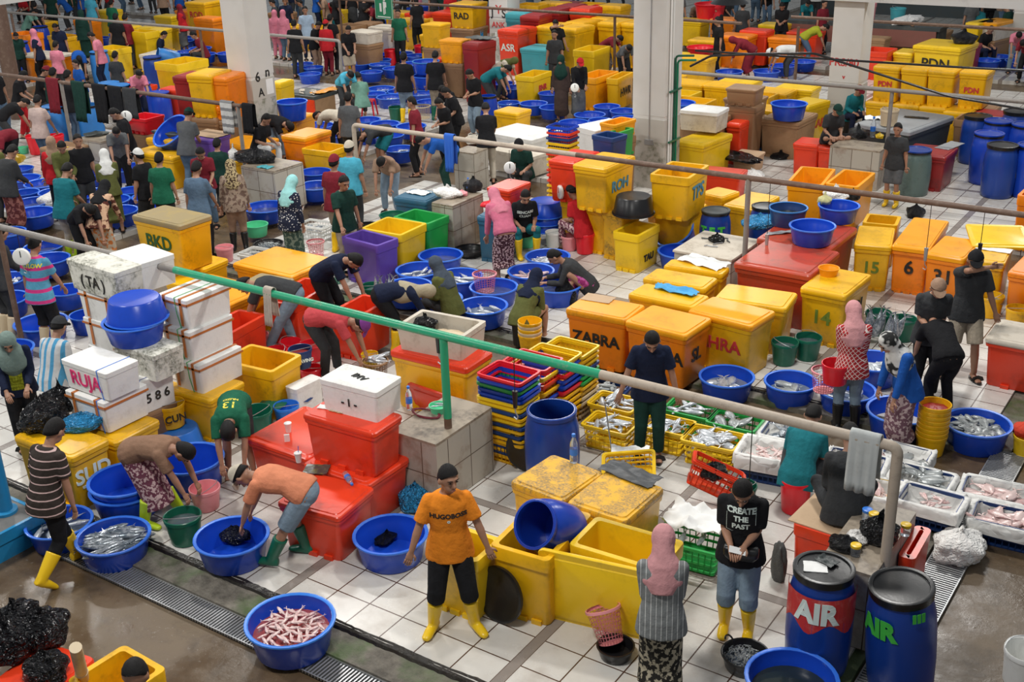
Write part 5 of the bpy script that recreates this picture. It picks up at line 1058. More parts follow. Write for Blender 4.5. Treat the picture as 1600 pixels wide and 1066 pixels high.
# ================================================================ foreground people
HS = dict(hi=True)
t, o, sh = person(718, 972, 5, 'wide', 'man in orange printed shirt, black trousers and yellow boots', 'orange', 'p', 'black', 'yb', H=1.66, **HS)
print_on(t, o, sh, 'HUGOBOSS', INKK, .062, .0); print_on(t, o, sh, 'o', INKW, .05, -.05)
g = G(); g.box(-.5, .5, -.5, .5, 0, 0.001)
t, o, sh = person(1150, 988, -18, 'hold', 'man in black CREATE THE PAST shirt counting banknotes', 'black', 'p', 'jean', 'yb', H=1.66, **HS)
print_on(t, o, sh, 'CREATE\nTHE\nPAST', INKW, .068, .02); fr = G(); a, b, w = .125, .115, .004
for x0, x1, y0, y1 in ((-a, a, b-w, b), (-a, -a+w, -b, b), (a-w, a, -b*.4, b), (-a, -a*.5, -b, -b+w)): fr.box(x0, x1, y0, y1, 0, .0005)
fm = fr.mesh('frame', 1, 0); print_on(t, o, sh, '', INKW, 1, .0, me=fm)
g = G(); g.rrect([(-.075, .12, .035, .03), (-.03, .15, .05, .03), (.03, .15, .05, .03), (.05, .14, .03, .02)]); part('waist_pouch', g.mesh('p', 1, 60), BLK, t, (.18, .02, .98), (0, 0, pi/2)); g = G(); g.box(-.07, .07, -.035, .035, 0, .003); q = t.location
solo('banknotes', g.mesh('n', 1, 0), PAPER, 'folded banknotes in the hands of the man in black', 'banknote', t.matrix_basis @ Vector((.33, 0, 1.08)), (.3, .2, .4))
PKB = dict(C=1)
cloth_mat('grey_pinstripe', (.20, .21, .21), (.60, .60, .58), (.045, .10), 1); cloth_mat('dark_batik', (.02, .018, .015), (.34, .30, .22), pattern='n', sc=22)
t, o, sh = person(1030, 1098, 172, 'hold', 'woman in dusty pink scarf, grey pinstripe blouse and dark batik skirt', MATS['grey_pinstripe'], 'k', MATS['dark_batik'], 'wb', 'j', 'rose', 1.58, 'l', **HS)
t, o, sh = person(1012, 712, -5, P_(hp=42, t2=8, lh=(.12, .30, .86), rh=(.16, -.34, .90)), 'man in navy polo shirt looking down at the fish crates', 'navy', 't', 'dgreen', 's', H=1.66, **HS)
pipe('measuring_stick', [at(958, 720, 0), at(945, 628, .9)], .008, STEEL, 'thin grey stick held by the man in the navy polo shirt', 'stick', 6)
person(1241, 797, 150, 'sit_lean', 'man in teal shirt sitting on a red bucket', 'teal', 't', 'dgrey', 'n', z=-.02, seat=False, **HS); person(1318, 812, 165, 'cross', 'man in grey shirt sitting on card over the red container', 'dgrey', 't', 'dgrey', 'n', z=.64, sl='l', **HS)
cloth_mat('white_print_scarf', (.74, .73, .70), (.03, .03, .03), pattern='n', sc=7); cloth_mat('purple_ikat', (.20, .10, .13), (.55, .42, .42), pattern='n', sc=26); cloth_mat('red_check', (.42, .03, .035), (.75, .62, .58), pattern='check', sc=16)
t, o, sh = person(1405, 703, -75, P_(t1=14, t2=24, hp=45, lh=(.34, .22, .72), rh=(.30, -.16, .66)), 'woman in white printed scarf, royal blue top and purple wrap', 'blue', 'k', MATS['purple_ikat'], 'kb', 'j', MATS['white_print_scarf'], 1.6, 'l', z=-.1, **HS)
person(1322, 668, 175, 'hold', 'woman in pink scarf, red checked blouse and jeans', MATS['red_check'], 't', 'jean', 'kb', 'j', 'rose', 1.6, 'l', z=-.1, **HS)
person(1440, 622, -10, 'hold', 'man in brown cap and dark grey shirt sorting fish', 'dgrey', 't', 'black', 's', 'c', 'tan', 1.65, **HS); person(1440, 655, 185, 'stoop', 'person in white cap and black clothes facing away', 'black', 't', 'black', 's', 'c', 'white', 1.6)
person(1497, 588, -15, 'wipe', 'man in black cap wiping his face with his forearm, khaki shorts', 'dgrey', 'h', 'khaki', 's', 'c', 'black', 1.74, **HS)
stripe = cloth_mat('brown_striped_jersey', (.045, .035, .03), (.60, .42, .40), (.075, .16), 2)
person(98, 902, 150, P_(lf=(.30, .09, 0), rf=(-.30, -.09, .10), lh=(.10, .30, .80), rh=(.10, -.26, .78), t1=10, t2=18, hp=35, heel=35), 'man in striped brown jersey and yellow boots stepping away', stripe, 't', 'black', 'yb', H=1.66, z=-.1, **HS)
floral = cloth_mat('purple_floral', (.16, .05, .08), (.55, .40, .40), pattern='n', sc=28)
person(255, 815, 70, 'scoop', 'person in brown shirt and flowered wrap bending over a bucket', 'brown', 'k', floral, 'gb', 'h', H=1.6, **HS); t, o, sh = person(338, 752, 5, 'bend', 'person in green number 13 jersey bending to the floor', 'green', 'h', 'dgrey', 'n', H=1.6, **HS); print_on(t, o, sh, '13', INKY, .17, .0, True); print_on(t, o, sh, 'NUZO', INKY, .06, -.12, True)
person(452, 868, -105, 'scoop', 'man in peach shirt and cream cap reaching into a blue basin', 'peach', 'h', 'jean', 'bb', 'c', 'cream', 1.62, **HS)
t, o, sh = person(50, 700, 20, 'work', 'woman in grey-green scarf and navy jacket over a lime top', 'navy', 't', 'black', 's', 'j', cloth_mat('sage_scarf', (.20, .27, .24)), 1.6, 'l', **HS); fr = G()
for i in range(5):
    for j in range(12): fr.box(-.075+i*.03, -.045+i*.03, -.36+j*.04, -.32+j*.04, 0, .0004)
print_on(t, o, sh, '', cm('mustard'), 1, 0, me=fr.mesh('lime_top', 1, 0))
cloth_mat('argentine_stripe', (.66, .68, .70), (.08, .32, .55), (.10, .42), 1)
person(92, 640, 160, 'sit', 'person in a white and blue striped shirt with a grey cap sitting', MATS['argentine_stripe'], 't', 'black', 'n', 'c', 'dgrey', z=0, **HS)
cloth_mat('racing_jersey', (.10, .33, .50), (.55, .04, .20), (.16, .3), 2)
t, o, sh = person(78, 548, 165, 'carry', 'man in blue and pink racing jersey with yellow lettering', MATS['racing_jersey'], 'p', 'black', 'wb', H=1.66, **HS); print_on(t, o, sh, 'SKYLOW', INKY, .08, .06, True)
person(36, 532, 150, 'work', 'man in grey shirt behind the hanging white scale', 'dgrey', 't', 'dgrey', 'wb', H=1.7, sl='l'); person(215, 1040, 0, 'stand', 'person whose black hair shows above the lower picture edge', 'dgrey', H=1.65, z=-.1, xy=tuple(at(215, 1042, 1.5))[:2])
NTEAL = plastic('dull_blue_plastic', (.03, .12, .20), .45, .6)
# ================================================================ platform beyond the drain aisle
ZA = 'ZAHRA'
cooler((885, 480), (980, 500), (1007, 477), .80, .80, ORA, 'orange cooler lettered ZABRA with a sheet of paper on its lid', lid=AMB, text=(('ZABRA', INKK, '-y', .22, .52),)); sheet(935, 467, .80, .42, .26, CARD, 'brown paper sheet on the lettered orange cooler', 'paper', 'paper_sheet', .006, .1, 21)
cooler((981, 500), (1072, 525), (1108, 497), .80, .80, ORA, 'orange cooler lettered AHRA next to the one with paper', lid=AMB, text=(('AHRA', INKK, '-y', .24, .52, .2), ('SL', INKK, '+x', .26, .5)))
cooler((1082, 482), (1178, 508), (1213, 484), .80, .80, YEL, 'yellow cooler lettered AHRA with an orange lid', lid=AMB, text=(('AHRA', INKR, '-y', .24, .52),))
cooler((985, 457), (1083, 481), (1105, 463), .78, .78, YEL, 'yellow cooler with a light blue cloth on its lid'); sheet(1057, 456, .78, .62, .20, plastic('sky_cloth', (.08, .38, .70), .8, .5, bump=.4), 'light blue cloth crumpled on the yellow cooler lid', 'cloth', 'cloth', .05, -.1, 22)
cooler((1006, 434), (1100, 452), (1120, 434), .78, .78, YEL, 'yellow cooler behind the one with the blue cloth'); cooler((1036, 414), (1130, 428), (1141, 417), .78, .78, YEL, 'yellow cooler with a white sheet spread on it'); sheet(1100, 411, .78, .72, .36, PAPER, 'white plastic sheet spread on the yellow cooler', 'sheet', 'plastic_sheet', .03, -.2, 23)
a = at(1258, 441, .88); b = at(1347, 340, .88)
cooler(None, None, None, .88, .88, WRED, 'big wet red cooler, front one of the pair under the blue basins', box=(a.x-1.15, a.x, a.y, a.y+1.2), rot=0); cooler(None, None, None, .88, .88, WRED, 'big red cooler, rear one of the pair under the blue basins', box=(a.x-1.15, a.x, a.y+1.23, a.y+2.5), rot=0)
basin(1280, 362, 'royal blue basin, lone and empty on the red coolers', .88, .70, .28); basin(1311, 320, 'blue basin full of bags and cloth on the red coolers', .88, .66, .26); bag(1306, 312, 'clear plastic bags piled in the blue basin on the red coolers', BAGW, .2, 1.02, 31, (1.2, 1, .7)); bag(1288, 318, 'pale yellow cloth over the rim of the filled blue basin', plastic('yellow_cloth', (.55, .52, .25), .9, .3, bump=.4), .12, 1.1, 32, (1, 1, .8)); bag(1332, 312, 'small black bag in the filled blue basin', BAGK, .12, 1.04, 33)
basin(1241, 333, 'dark basin with a light blue rim holding dark water', .88, .62, .28, NAVY, 'dark', ph='dark basin with a light blue rim', rim=DRUML); sheet(1232, 375, .88, .5, .10, GREY, 'grey wet strip of cloth on the red cooler', 'cloth', 'cloth', .02, .8, 24)
cooler((1137, 450), (1243, 468), (1255, 444), .72, .72, YEL, 'yellow cooler with dirty lid at the near edge of the red pair', text=()); cooler((1260, 448), (1325, 464), (1353, 428), .82, .82, YEL, 'yellow cooler numbered 14 with a small orange bowl', text=(('14', INKO, '-y', .28, .5), ('ARI', INKK, '+x', .3, .55)))
basin(1295, 418, 'small orange bowl on the yellow cooler numbered 14', .82, .30, .11, AMB, name='bowl'); cooler((1323, 381), (1382, 384), (1398, 354), .76, .76, YEL, 'yellow cooler faintly numbered 15', text=(('15', INKO, '-y', .26, .5),)); cooler((1345, 348), (1400, 352), (1411, 338), .72, .72, YEL, 'open yellow container behind the cooler numbered 15', True)
cooler((1384, 383), (1441, 390), (1477, 344), .78, .78, ORA, 'amber cooler numbered 6 with a long lid', lid=AMB, text=(('6', INKK, '-y', .30, .55),)); cooler((1442, 394), (1503, 404), (1530, 375), .78, .78, ORA, 'amber cooler numbered 31', lid=AMB, text=(('31', INKK, '-y', .30, .55),))
cooler((1522, 407), (1575, 415), (1581, 380), .76, .76, YEL, 'yellow cooler with a soaked sheet behind the wiping man'); lean_panel('cooler_lid_loose', panel_mesh(.85, .75), YELB, 'pale yellow lid propped up behind the wiping man', 'lid', at(1530, 388, .76), at(1592, 390, .76), at(1526, 357, .86), at(1586, 360, .86)); sheet(1552, 392, .76, .5, .2, PAPER, 'soaked white sheet on the yellow cooler lid', 'sheet', 'plastic_sheet', .01, 0, 25)
cooler((1575, 425), (1640, 440), (1650, 400), .74, .74, ORA, 'orange cooler cut off at the edge behind the yellow buckets'); cooler((1590, 305), (1640, 312), (1665, 285), .95, .95, ORA, 'orange container cut off by the picture edge near the drums', True)
cooler((1230, 285), (1287, 290), (1308, 264), .80, .80, AMB, 'open amber container, one of a pair near the rail, with crumpled foam in it', True); cooler((1289, 286), (1342, 293), (1366, 270), .80, .80, AMB, 'open amber container, second of the pair, before the blue-booted boy', True)
cooler((1022, 272), (1080, 281), (1102, 258), 1.45, .75, YEL, 'open yellow container lettered TPS stacked by the pillar', True, text=(('TPS', INKN, '+x', .34, .55),)); cooler((1022, 330), (1080, 338), (1103, 318), .68, .68, YEL, 'yellow cooler under the container lettered TPS')
lean_panel('cooler_lid_loose', panel_mesh(.95, .55), YEL, 'yellow lid standing upright behind the leaning blue basin', 'lid', at(1018, 365, .0), at(1093, 372, .0), at(1018, 330, .5), at(1093, 336, .5)); cooler((1098, 302), (1136, 310), (1166, 300), .78, .78, YEL, 'yellow cooler with a pale lid behind the painted drum'); cooler((1140, 318), (1180, 330), (1195, 305), .70, .70, YEL, 'yellow cooler right beside the rail post and navy drum')
q = at(1119, 318, .93); drum(0, 0, 'blue drum daubed with green paint, water in the top', DRUM, True, 0, .88, xy=(q.x, q.y), text=(('T F T', INKG, .58, .22, -.2),), lidcol=DGRY); q = at(1195, 311, .93); drum(0, 0, 'navy drum with an open dark top behind the rail post', DRUM, True, 0, .88, xy=(q.x, q.y))
a = at(1142, 407, .62); t = thing('tool_counter', 'low tiled counter littered with metal fish hooks and tools', 'counter', (a.x-.45, a.y+.5, 0)); g = G(); g.box(-.5, .45, -.5, .6, 0, .60); part('tiled_block', g.mesh('b', 1, 0), TILEW, t); g = G(); g.box(-.52, .47, -.52, .62, .60, .63); part('counter_top', g.mesh('b', 1, 0), STYB, t)
for k, (x, y, lb) in enumerate(((1105, 375, 'bent steel hook at the far side of the tool counter'), (1122, 382, 'steel blade in the middle of the tool counter'), (1138, 377, 'thin steel hook at the aisle side of the tool counter'), (1112, 386, 'curved steel scrap at the near side of the tool counter'))):
    q = at(x, y, .63); g = G(); g.tube([(-.10, 0, .012), (0, .02, .012), (.08, -.01, .012), (.11, .04, .012)], .010, 6); solo('steel_tool', g.mesh('h'), STEEL if k % 2 else DGRY, lb, 'tool', (q.x, q.y, .635), (0, 0, k*1.1))
bag(1120, 378, 'black tangled scrap on the tool counter', BAGK, .11, .63, 34, (1.2, .9, .8)); bag(1186, 352, 'bright blue bag spread on a tray near the rail post', BAGB, .28, .66, 35, (1.4, .8, .4))
cooler((961, 362), (1003, 370), (1036, 351), .66, .66, YELB, 'open yellow container standing alone on the clean tiles', True, text=(('TAU', INKK, '+x', .16, .3),)); basin(1037, 386, 'blue basin with a foam scrap beside the lone yellow container', 0, .78, .28); sheet(1042, 390, .08, .42, .22, BEI, 'foam tray floating in the blue basin', 'tray', 'foam_tray', .01, .1, 26, .03)
basin(1062, 352, 'blue basin leaning on another, tipped toward the camera', .12, .74, .3, tilt=(radians(32), radians(-10), 0))
cooler((942, 328), (980, 334), (1015, 323), .86, .86, YELD, 'amber box with a dark square patch under the black tub', text=()); basin(985, 300, 'black tub upside down on the amber box with tape on it', .86, .72, .30, BLK, tilt=(pi, 0, 0)); bag(960, 310, 'blue bag hanging beside the black tub', BAGB, .2, .86, 36, (.6, .8, 1.3))
cooler((872, 311), (915, 318), (952, 303), .84, .84, YEL, 'yellow cooler in the row behind the seated woman in red'); cooler((912, 320), (945, 326), (975, 311), .84, .84, YEL, 'yellow cooler beside the amber box with a dark patch')
cooler((866, 250), (906, 258), (930, 238), 1.55, .72, RED, 'red cooler stacked behind the mossy crate column'); cooler((906, 256), (952, 266), (983, 243), 1.62, .78, YEL, 'yellow cooler stacked beside the pillar, faint marks on it', text=(('ROH', INKN, '+x', .26, .5),))
cooler((924, 211), (957, 218), (981, 210), 1.75, .42, NAVY, 'navy box with white sacks inside beside the pillar', True); cooler((901, 196), (930, 205), (982, 192), 1.30, .7, STY, 'long white foam chest behind the navy box', style='foam'); cooler((947, 192), (965, 198), (984, 186), 1.55, .3, AMB, 'amber tray stacked on the foam chest by the pillar', True); cooler((957, 206), (970, 210), (984, 200), 1.45, .5, GRN, 'green box squeezed between navy box and pillar', True)
stack_top(879, 197, 1.75, .0, [NAVY, NAVY, YELB, YELB, YELB, RED, RED, RED, YELB, YELB, RED, YELB, YELB, NAVY, RED, BLUE], 'left of the mossy pillar', (.50, .36, .26))
t = thing('hanging_scale', 'white dial scale on the crate-side box behind the woman in red', 'scale', at(878, 300, 1.0), radians(-40)); g = G(); g.lathe([(.11, 0), (.12, .01), (.12, .05), (.11, .06)], 24); part('dial', g.mesh('d', 1, 50), WHT, t, (0, 0, 0), (pi/2, 0, 0)); g = G(); g.box(-.01, .01, -.07, -.062, -.01, .09); part('needle', g.mesh('n', 1, 0), INKR, t)
def hang_scale(x, y, z, label, drop, r=.10, col=None, face=-55):
    """round dial scale hanging by a cord; z = height of the dial's middle"""
    t = thing('hanging_scale', label, 'scale', (x, y, z), radians(face+90)); g = G(); g.lathe([(r*.9, -.03), (r, -.02), (r, .02), (r*.9, .03)], 22); part('dial', g.mesh('d', 1, 50), col or WHT, t, (0, 0, 0), (pi/2, 0, 0))
    g = G(); g.box(-.006, .006, -.036, -.031, 0, r*.75); part('needle', g.mesh('n', 1, 0), INKK, t); g = G(); g.tube([(0, 0, r), (0, 0, r+drop)], .005, 5); part('cord', g.mesh('c'), BLK, t); g = G(); g.tube([(0, 0, -r), (0, 0, -r-.06), (.03, 0, -r-.09), (.02, 0, -r-.12), (-.01, 0, -r-.11)], .006, 6); part('hook', g.mesh('h'), STEEL, t)
hang_scale(-14.2, 8.80, 1.50, 'white dial scale hanging from the grey rail by its dark post', .25, .12); hang_scale(-10.9, 15.9, 1.5, 'white dial scale hanging behind the shopper in green, on the far beige rail', .2); g0 = at(898, 137, 1.2); hang_scale(g0.x, g0.y, 1.2, 'white dial scale carried before the woman in a green vest', .1); g0 = at(197, 182, 1.5); hang_scale(g0.x, g0.y, 1.5, 'white dial scale above the red tubs near the white sack', .3, .12)
def cordhook(x, y, z0, label, body=None):
    t = thing('weighing_hook', label, 'hook', (x, y, z0)); g = G(); g.tube([(0, 0, .1), (0, 0, RZ-z0)], .005, 5); part('cord', g.mesh('c'), BLK, t); g = G(); g.rrect([(-.09, .02, .015, .01), (.10, .028, .02, .01)]) ; part('weigher', g.mesh('w', 1, 40), body or STEEL, t); g = G(); g.tube([(0, 0, -.08), (0, 0, -.14), (.03, 0, -.18), (.02, 0, -.22), (-.02, 0, -.2)], .007, 6); part('hook', g.mesh('h'), STEEL, t)
q = onq = at(1440, 360, 1.05); cordhook(-3.95, YR[1], 1.12, 'grey weighing hook hanging above the cooler numbered 31'); cordhook(-3.25, YR[1], 1.3, 'black cord hanging near the wiping man, small weigher at its end', BLK); cordhook(-3.50, YR[0], 1.05, 'black weighing hook on a cord beside the printed-shirt man', BLK); cordhook(-6.05, YR[0], 1.35, 'black cord with a hook tied to the green rail over the crates', BLK); cordhook(-6.28, YR[1], .95, 'thin cord and hook hanging over the red coolers', STEEL); cordhook(-7.0, YR[0], 1.75, 'knotted black cord on the green rail over the foam box', BLK)
hung_cloth(-9.42, 8.80, 1.905, .13, .42, plastic('grubby_rag', (.50, .43, .36), .9, .6, bump=.3), 'grubby beige rag tied on the green rail', 0, seed=3); hung_cloth(-12.15, YR[1], 1.9, .20, .62, plastic('blue_rag', (.02, .12, .55), .8, .3, bump=.3), 'bright blue cloth hanging on the beige rail', 0, seed=5)
hung_cloth(-17.9, YR[1]+.25, 1.9, .34, .62, cloth_mat('striped_towel', (.62, .61, .58), (.22, .22, .22), (.16, .4), 2), 'grey and white striped towel on the dark rail by the pillar', 0, seed=6); hung_cloth(-17.3+.0, YR[1]+.25, 1.9, .3, .55, cm('black'), 'black trousers folded over the dark rail end', 0, seed=8)
for k, (px_, lb, mt, dr) in enumerate(((58, 'dark red shirt', 'maroon', .75), (100, 'dark green jacket', 'dgreen', .85), (130, 'long black garment', 'black', .8), (148, 'black trousers', 'black', .75), (163, 'dark grey jacket', 'dgrey', .6))):
    q = at(px_, 132+k*5, RZ); hung_cloth(q.x, YR[1]+.25, 1.9, .45, dr, cm(mt), '%s hanging on the dark rail by the blue barrels' % lb, 0, seed=10+k)
# basins with fish at the aisle edge and the right side
basin(1160, 571, 'blue basin of big silver tuna before the lettered coolers', -.10, .72, .30, fill=('tuna', SILV, 'big silver tuna', 6), ph='basin before the lettered coolers'); basin(1243, 596, 'blue basin of two big pale fish beside the pink-scarfed woman', -.10, .68, .30, fill=('tuna', SILV2, 'big pale fish', 3), ph='basin beside the pink-scarfed woman')
basin(1366, 563, 'blue basin of silver fish between the two scarfed women', 0, .70, .30, fill=('tuna', SILV, 'silver fish', 6), ph='basin between the scarfed women'); basin(1328, 622, 'blue basin behind the legs of the woman in jeans', -.10, .72, .30, fill=('slim', SILV, 'silver fish', 5), ph='basin behind the woman in jeans'); basin(1440, 634, 'blue basin hidden behind the blue-topped woman', -.1, .8, .3)
basin(1532, 660, 'blue basin heaped with grey flat fish at the drain edge', -.10, .78, .31, fill=('flat', SILV2, 'grey flat fish', 24), ph='basin of grey flat fish', lvl=.66)
for k in range(8): bucket(0, 0, 'yellow bucket, %s of the nested stack by the woman in blue' % ('lowest', 'second', 'third', 'fourth', 'fifth', 'sixth', 'seventh', 'topmost')[k], YEL, .18, .26, .8, -.1+.055*k, bail=False, xy=tuple(at(1452, 708, -.1))[:2], fill=('f', DRED, 'dark red dregs') if k == 7 else None, ph='topmost yellow bucket')
bucket(1594, 710, 'yellow-green bucket with a red cloth at the picture edge', YELB, .16, .26, .8, -.1); bag(1594, 678, 'red cloth bundle in the yellow-green bucket', plastic('red_cloth', (.6, .05, .02), .9, .3, bump=.4), .14, .12, 37, (1, 1, .8))
for x, y, lb in ((1214, 562, 'dark green bucket at the front of the bucket row'), (1254, 560, 'dark green bucket beside the fish-filled one'), (1222, 520, 'dark green bucket behind the row near the yellow cooler'), (1367, 520, 'dark green bucket of upright tuna in front of the numbered coolers'), (1400, 528, 'second dark green bucket of upright tuna near the capped man')): bucket(x, y, lb, DGRN, .185, .32, .76, 0, ('w', WATER, 'water'), ph=lb)
for k in range(12):
    bx, by = (1366, 500) if k % 2 else (1398, 506); q = at(bx, by, .40); a = k*2.4; r = .035+.012*(k % 4); lx, ly = q.x+r*cos(a)*1.6, q.y+r*sin(a)*1.6; NFISH[0] += 1; o = solo('fish', fish_mesh('tuna'), [DARKF, EYE], 'dark tuna standing tail up in a green bucket', 'fish', (lx, ly, .34), (0, radians(-78)+.2*cos(a), a), 'dark tuna tail up in the green buckets')
bucket(1304, 598, 'red bucket at the side of the pink-scarfed woman', TRED, .17, .26, .8, .55); basket(1286, 610, 'pink basket of fish held by the pink-scarfed woman', PINK, .15, .26, .8, .35); q = at(1286, 582, .6); fish_pile(('r', q.x, q.y, .06), 'slim', SILV2, .58, 3, 'grey fish in the held pink basket', 'fish in the held pink basket')
a = at(1540, 527, .66); cooler(None, None, None, .66, .66, RED, 'big worn red cooler at the edge with stained lid', box=(a.x, a.x+1.2, a.y, a.y+.75), rot=0, lid=STYB); bucket(1568, 492, 'yellow bucket of grey water near the wiping man', YEL, .19, .32, .82, 0, ('w', SILV2, 'grey water'), ph='yellow bucket near the wiping man'); bucket(1594, 505, 'yellow bucket cut off at the edge above the worn red cooler', YEL, .18, .30, .82, 0)
# ---- centre of the second platform
cooler((529, 370), (589, 385), (626, 372), .74, .74, PUR, 'open purple container behind the man in green', True); cooler((577, 356), (634, 370), (667, 350), .72, .72, YELB, 'open yellow container between purple and green ones', True); cooler((622, 338), (670, 353), (699, 337), .70, .70, GRN, 'open green container at the foot of the tiled counter', True)
a = at(707, 322, .86); tiled_counter(None, None, None, .86, 'tiled counter piled with bags beside the green container', box=(a.x-.45, a.x, a.y, a.y+.9)); bag(700, 306, 'clear bags heaped on the counter by the green container', BAGW, .22, .86, 41, (1.3, 1, .5)); bag(740, 298, 'black bag standing on the far end of the tiled counter', BAGK, .17, .86, 42); bag(722, 305, 'pink and clear wrappers on the tiled counter', PINK, .10, .86, 43, (1.2, 1, .6)); bottle(732, 300, .86, 'small water bottle between bags on the tiled counter')
cooler((628, 306), (668, 318), (682, 302), .80, .80, NTEAL, 'dark teal box with papers on top, left of the tiled counter'); sheet(655, 302, .80, .4, .25, PAPER, 'white papers on the dark teal box', 'paper', 'paper_sheet', .02, 0, 27); cooler((738, 336), (775, 342), (800, 322), .80, .80, NTEAL, 'teal box with a red cloth behind the pink-scarfed woman'); bag(762, 322, 'red cloth bundle on the teal box', TRED, .16, .80, 44, (1.3, 1, .5)); cooler((768, 292), (798, 300), (822, 284), .95, .6, RED, 'red box behind the seated man in the printed black shirt')
F1 = dict(kind=0)
for x, y, lb, fl, n in ((672, 395, 'blue basin with clear water beside the green container', 'water', 0), (630, 417, 'blue basin of silver fish before the yellow container', ('slim', SILV, 'silver fish', 7), 0), (633, 446, 'blue basin with two fish and water behind the man in blue', ('slim', SILV2, 'grey fish', 3), 0), (678, 462, 'blue basin of fish beside the woman in a slate scarf', ('slim', SILV, 'silver fish', 5), 0),
                        (713, 430, 'blue basin of silver fish in front of the pink-clad woman', ('slim', SILV, 'silver fish', 9), 0), (750, 476, 'blue basin of small pale fish nearest the drain aisle', ('slim', SILV, 'small pale fish', 6), 0), (768, 446, 'blue basin half hidden behind the pink basket', 'water', 0), (854, 401, 'blue basin heaped full of small white fish', ('small', SILV, 'small white fish', -110), 0), (836, 424, 'blue basin partly hidden behind the squatting man', ('slim', PINKF, 'pinkish fish', -12), 0), (864, 440, 'blue basin the squatting man reaches into', 'water', 0)):
    basin(x, y, lb, 0, .76, .29, fill=fl, ph=lb.split(' ', 2)[1]+' '+lb.split(' ', 2)[2])
bucket(600, 474, 'dark green bucket of upright tuna beside the man in blue', DGRN, .19, .30, .78, 0, ('w', WATER, 'water'), ph='green bucket of tuna'); q = at(600, 440, .45)
for k in range(7): a = k*2.4; NFISH[0] += 1; solo('fish', fish_mesh('tuna'), [DARKF, EYE], 'dark tuna standing tail up beside the man in blue', 'fish', (q.x+.06*cos(a), q.y+.06*sin(a), .36), (0, radians(-80)+.15*cos(a), a), 'tuna in the green bucket beside the man in blue', None, .8)
basket(494, 440, 'dark green basket beside another before the man in green', DGRN, .21, .28, .8); basket(522, 440, 'dark green basket nearest the man in green', DGRN, .21, .28, .8); basket(495, 400, 'faded pink basket on its own near the white crates', PINK, .15, .26, .8); basket(758, 455, 'pink openwork basket held by the pink-clad woman', PINK, .18, .28, .8, .15); bucket(579, 545+28, 'small yellow bucket by the purple-capped person', YELB, .12, .2, .8)
basin(703, 386, 'shallow black pan on the tiles by the counter foot', 0, .55, .12, BLK, name='pan'); basin(419, 380, 'black pan of shellfish left of the mint-scarfed woman', 0, .55, .12, BLK, ('ice', SILV2, 'shellfish', -60), ph='black pan of shellfish', name='pan'); basin(440, 392, 'black pan of small catch near the mint-scarfed woman', 0, .5, .12, BLK, ('ice', SILV2, 'small catch', -50), ph='black pan of small catch', name='pan'); basin(614, 335, 'dark green tub tilted under the bending man in beige', .40, .5, .2, DGRN); basin(572, 352, 'black tub leaning behind the man in green', .3, .45, .2, BLK)
fish_crate(494, 350, 0, .1, WHT, 'white crate of small fish between two shoppers', 'small', DARKF, 'small dark fish', -40, (.62, .42, .26)); fish_crate(405, 396, 0, .1, WHT, 'white crate of dark fish near the orange coolers', 'small', DARKF, 'small dark fish', -40, (.62, .42, .24)); fish_crate(440, 412, 0, .1, WHT, 'second white crate of dark fish beside the amber cooler', 'small', DARKF, 'small dark fish', -40, (.62, .42, .24))
bucket(892, 388, 'white bucket stained pink beside the seated woman', PINK, .15, .26, .82, 0); bucket(914, 395, 'red bucket the woman in red sits on', TRED, .17, .36, .82, 0, bail=False); bucket(872, 385, 'white bucket with pink stains nearer the basin stack', WHT, .16, .28, .85, 0)
for k in range(3): basin(0, 0, 'upturned blue basin, %s of the pile behind the seated men' % ('lowest', 'middle', 'topmost')[k], .18+.13*k, .70, .26, tilt=(pi, 0, 0), xy=tuple(at(853, 372, 0))[:2])
# ---- red containers and buckets behind the green rail
for L_, N_, R_, lb in (((330, 512), (372, 522), (427, 488), 'open red container the man in grey reaches into'), ((415, 472), (455, 484), (494, 443), 'open red container left of the bending man in blue'), ((521, 488), (560, 500), (603, 468), 'open red container right of the bending man in blue')): cooler(L_, N_, R_, .66, .66, RED, lb, True)
a = at(352, 478, .74); GB = plastic('grey_brown_lid', (.30, .23, .11), .5, .6, (.55, .35, .02), 5)
cooler(None, None, None, .74, .74, AMB, 'flat orange cooler nearest the foam box stacks', box=(a.x-1.25, a.x, a.y, a.y+1.0), rot=0); cooler(None, None, None, .74, .74, AMB, 'flat orange cooler behind, toward the lettered yellow one', box=(a.x-1.25, a.x, a.y+1.03, a.y+2.0), rot=0); cooler((400, 436), (452, 446), (480, 431), .72, .72, YEL, 'amber cooler with a blackened lid near the grey-shirted man', lid=GB)
cooler((206, 335), (279, 353), (330, 335), 1.45, .78, YEL, 'tall yellow cooler lettered BKD with a grey worn lid', lid=GB, text=(('BKD', plastic('dark_green_paint', (.03, .10, .02), .6, .5, bump=0), '-y', .30, .52),)); cooler((268, 404), (315, 424), (342, 406), .66, .66, YEL, 'yellow cooler under the tall one lettered BKD'); cooler((262, 440), (300, 450), (330, 432), .6, .6, YEL, 'low yellow cooler between foam boxes and orange lids')
for x, y, c, r, lb, f in ((408, 556, PINK, .16, 'rose bucket at the back of the bucket group', 0), (427, 572, TRED, .17, 'red bucket behind the navy one', ('w', DRED, 'bloody water')), (452, 556, TRED, .16, 'red bucket with a stick at the legs of the man in grey', 0), (481, 560, TRED, .18, 'red bucket stacked in another near the red-shirted person', ('w', DRED, 'red water')), (471, 588, TRED, .185, 'wide red bucket nearest the red-shirted person', ('w', DRED, 'red water')), (488, 598, TRED, .15, 'red bucket with a white cloth behind the foam box', 0)): bucket(x, y, lb, c, r, .24, .8, 0, f or None, ph=lb)
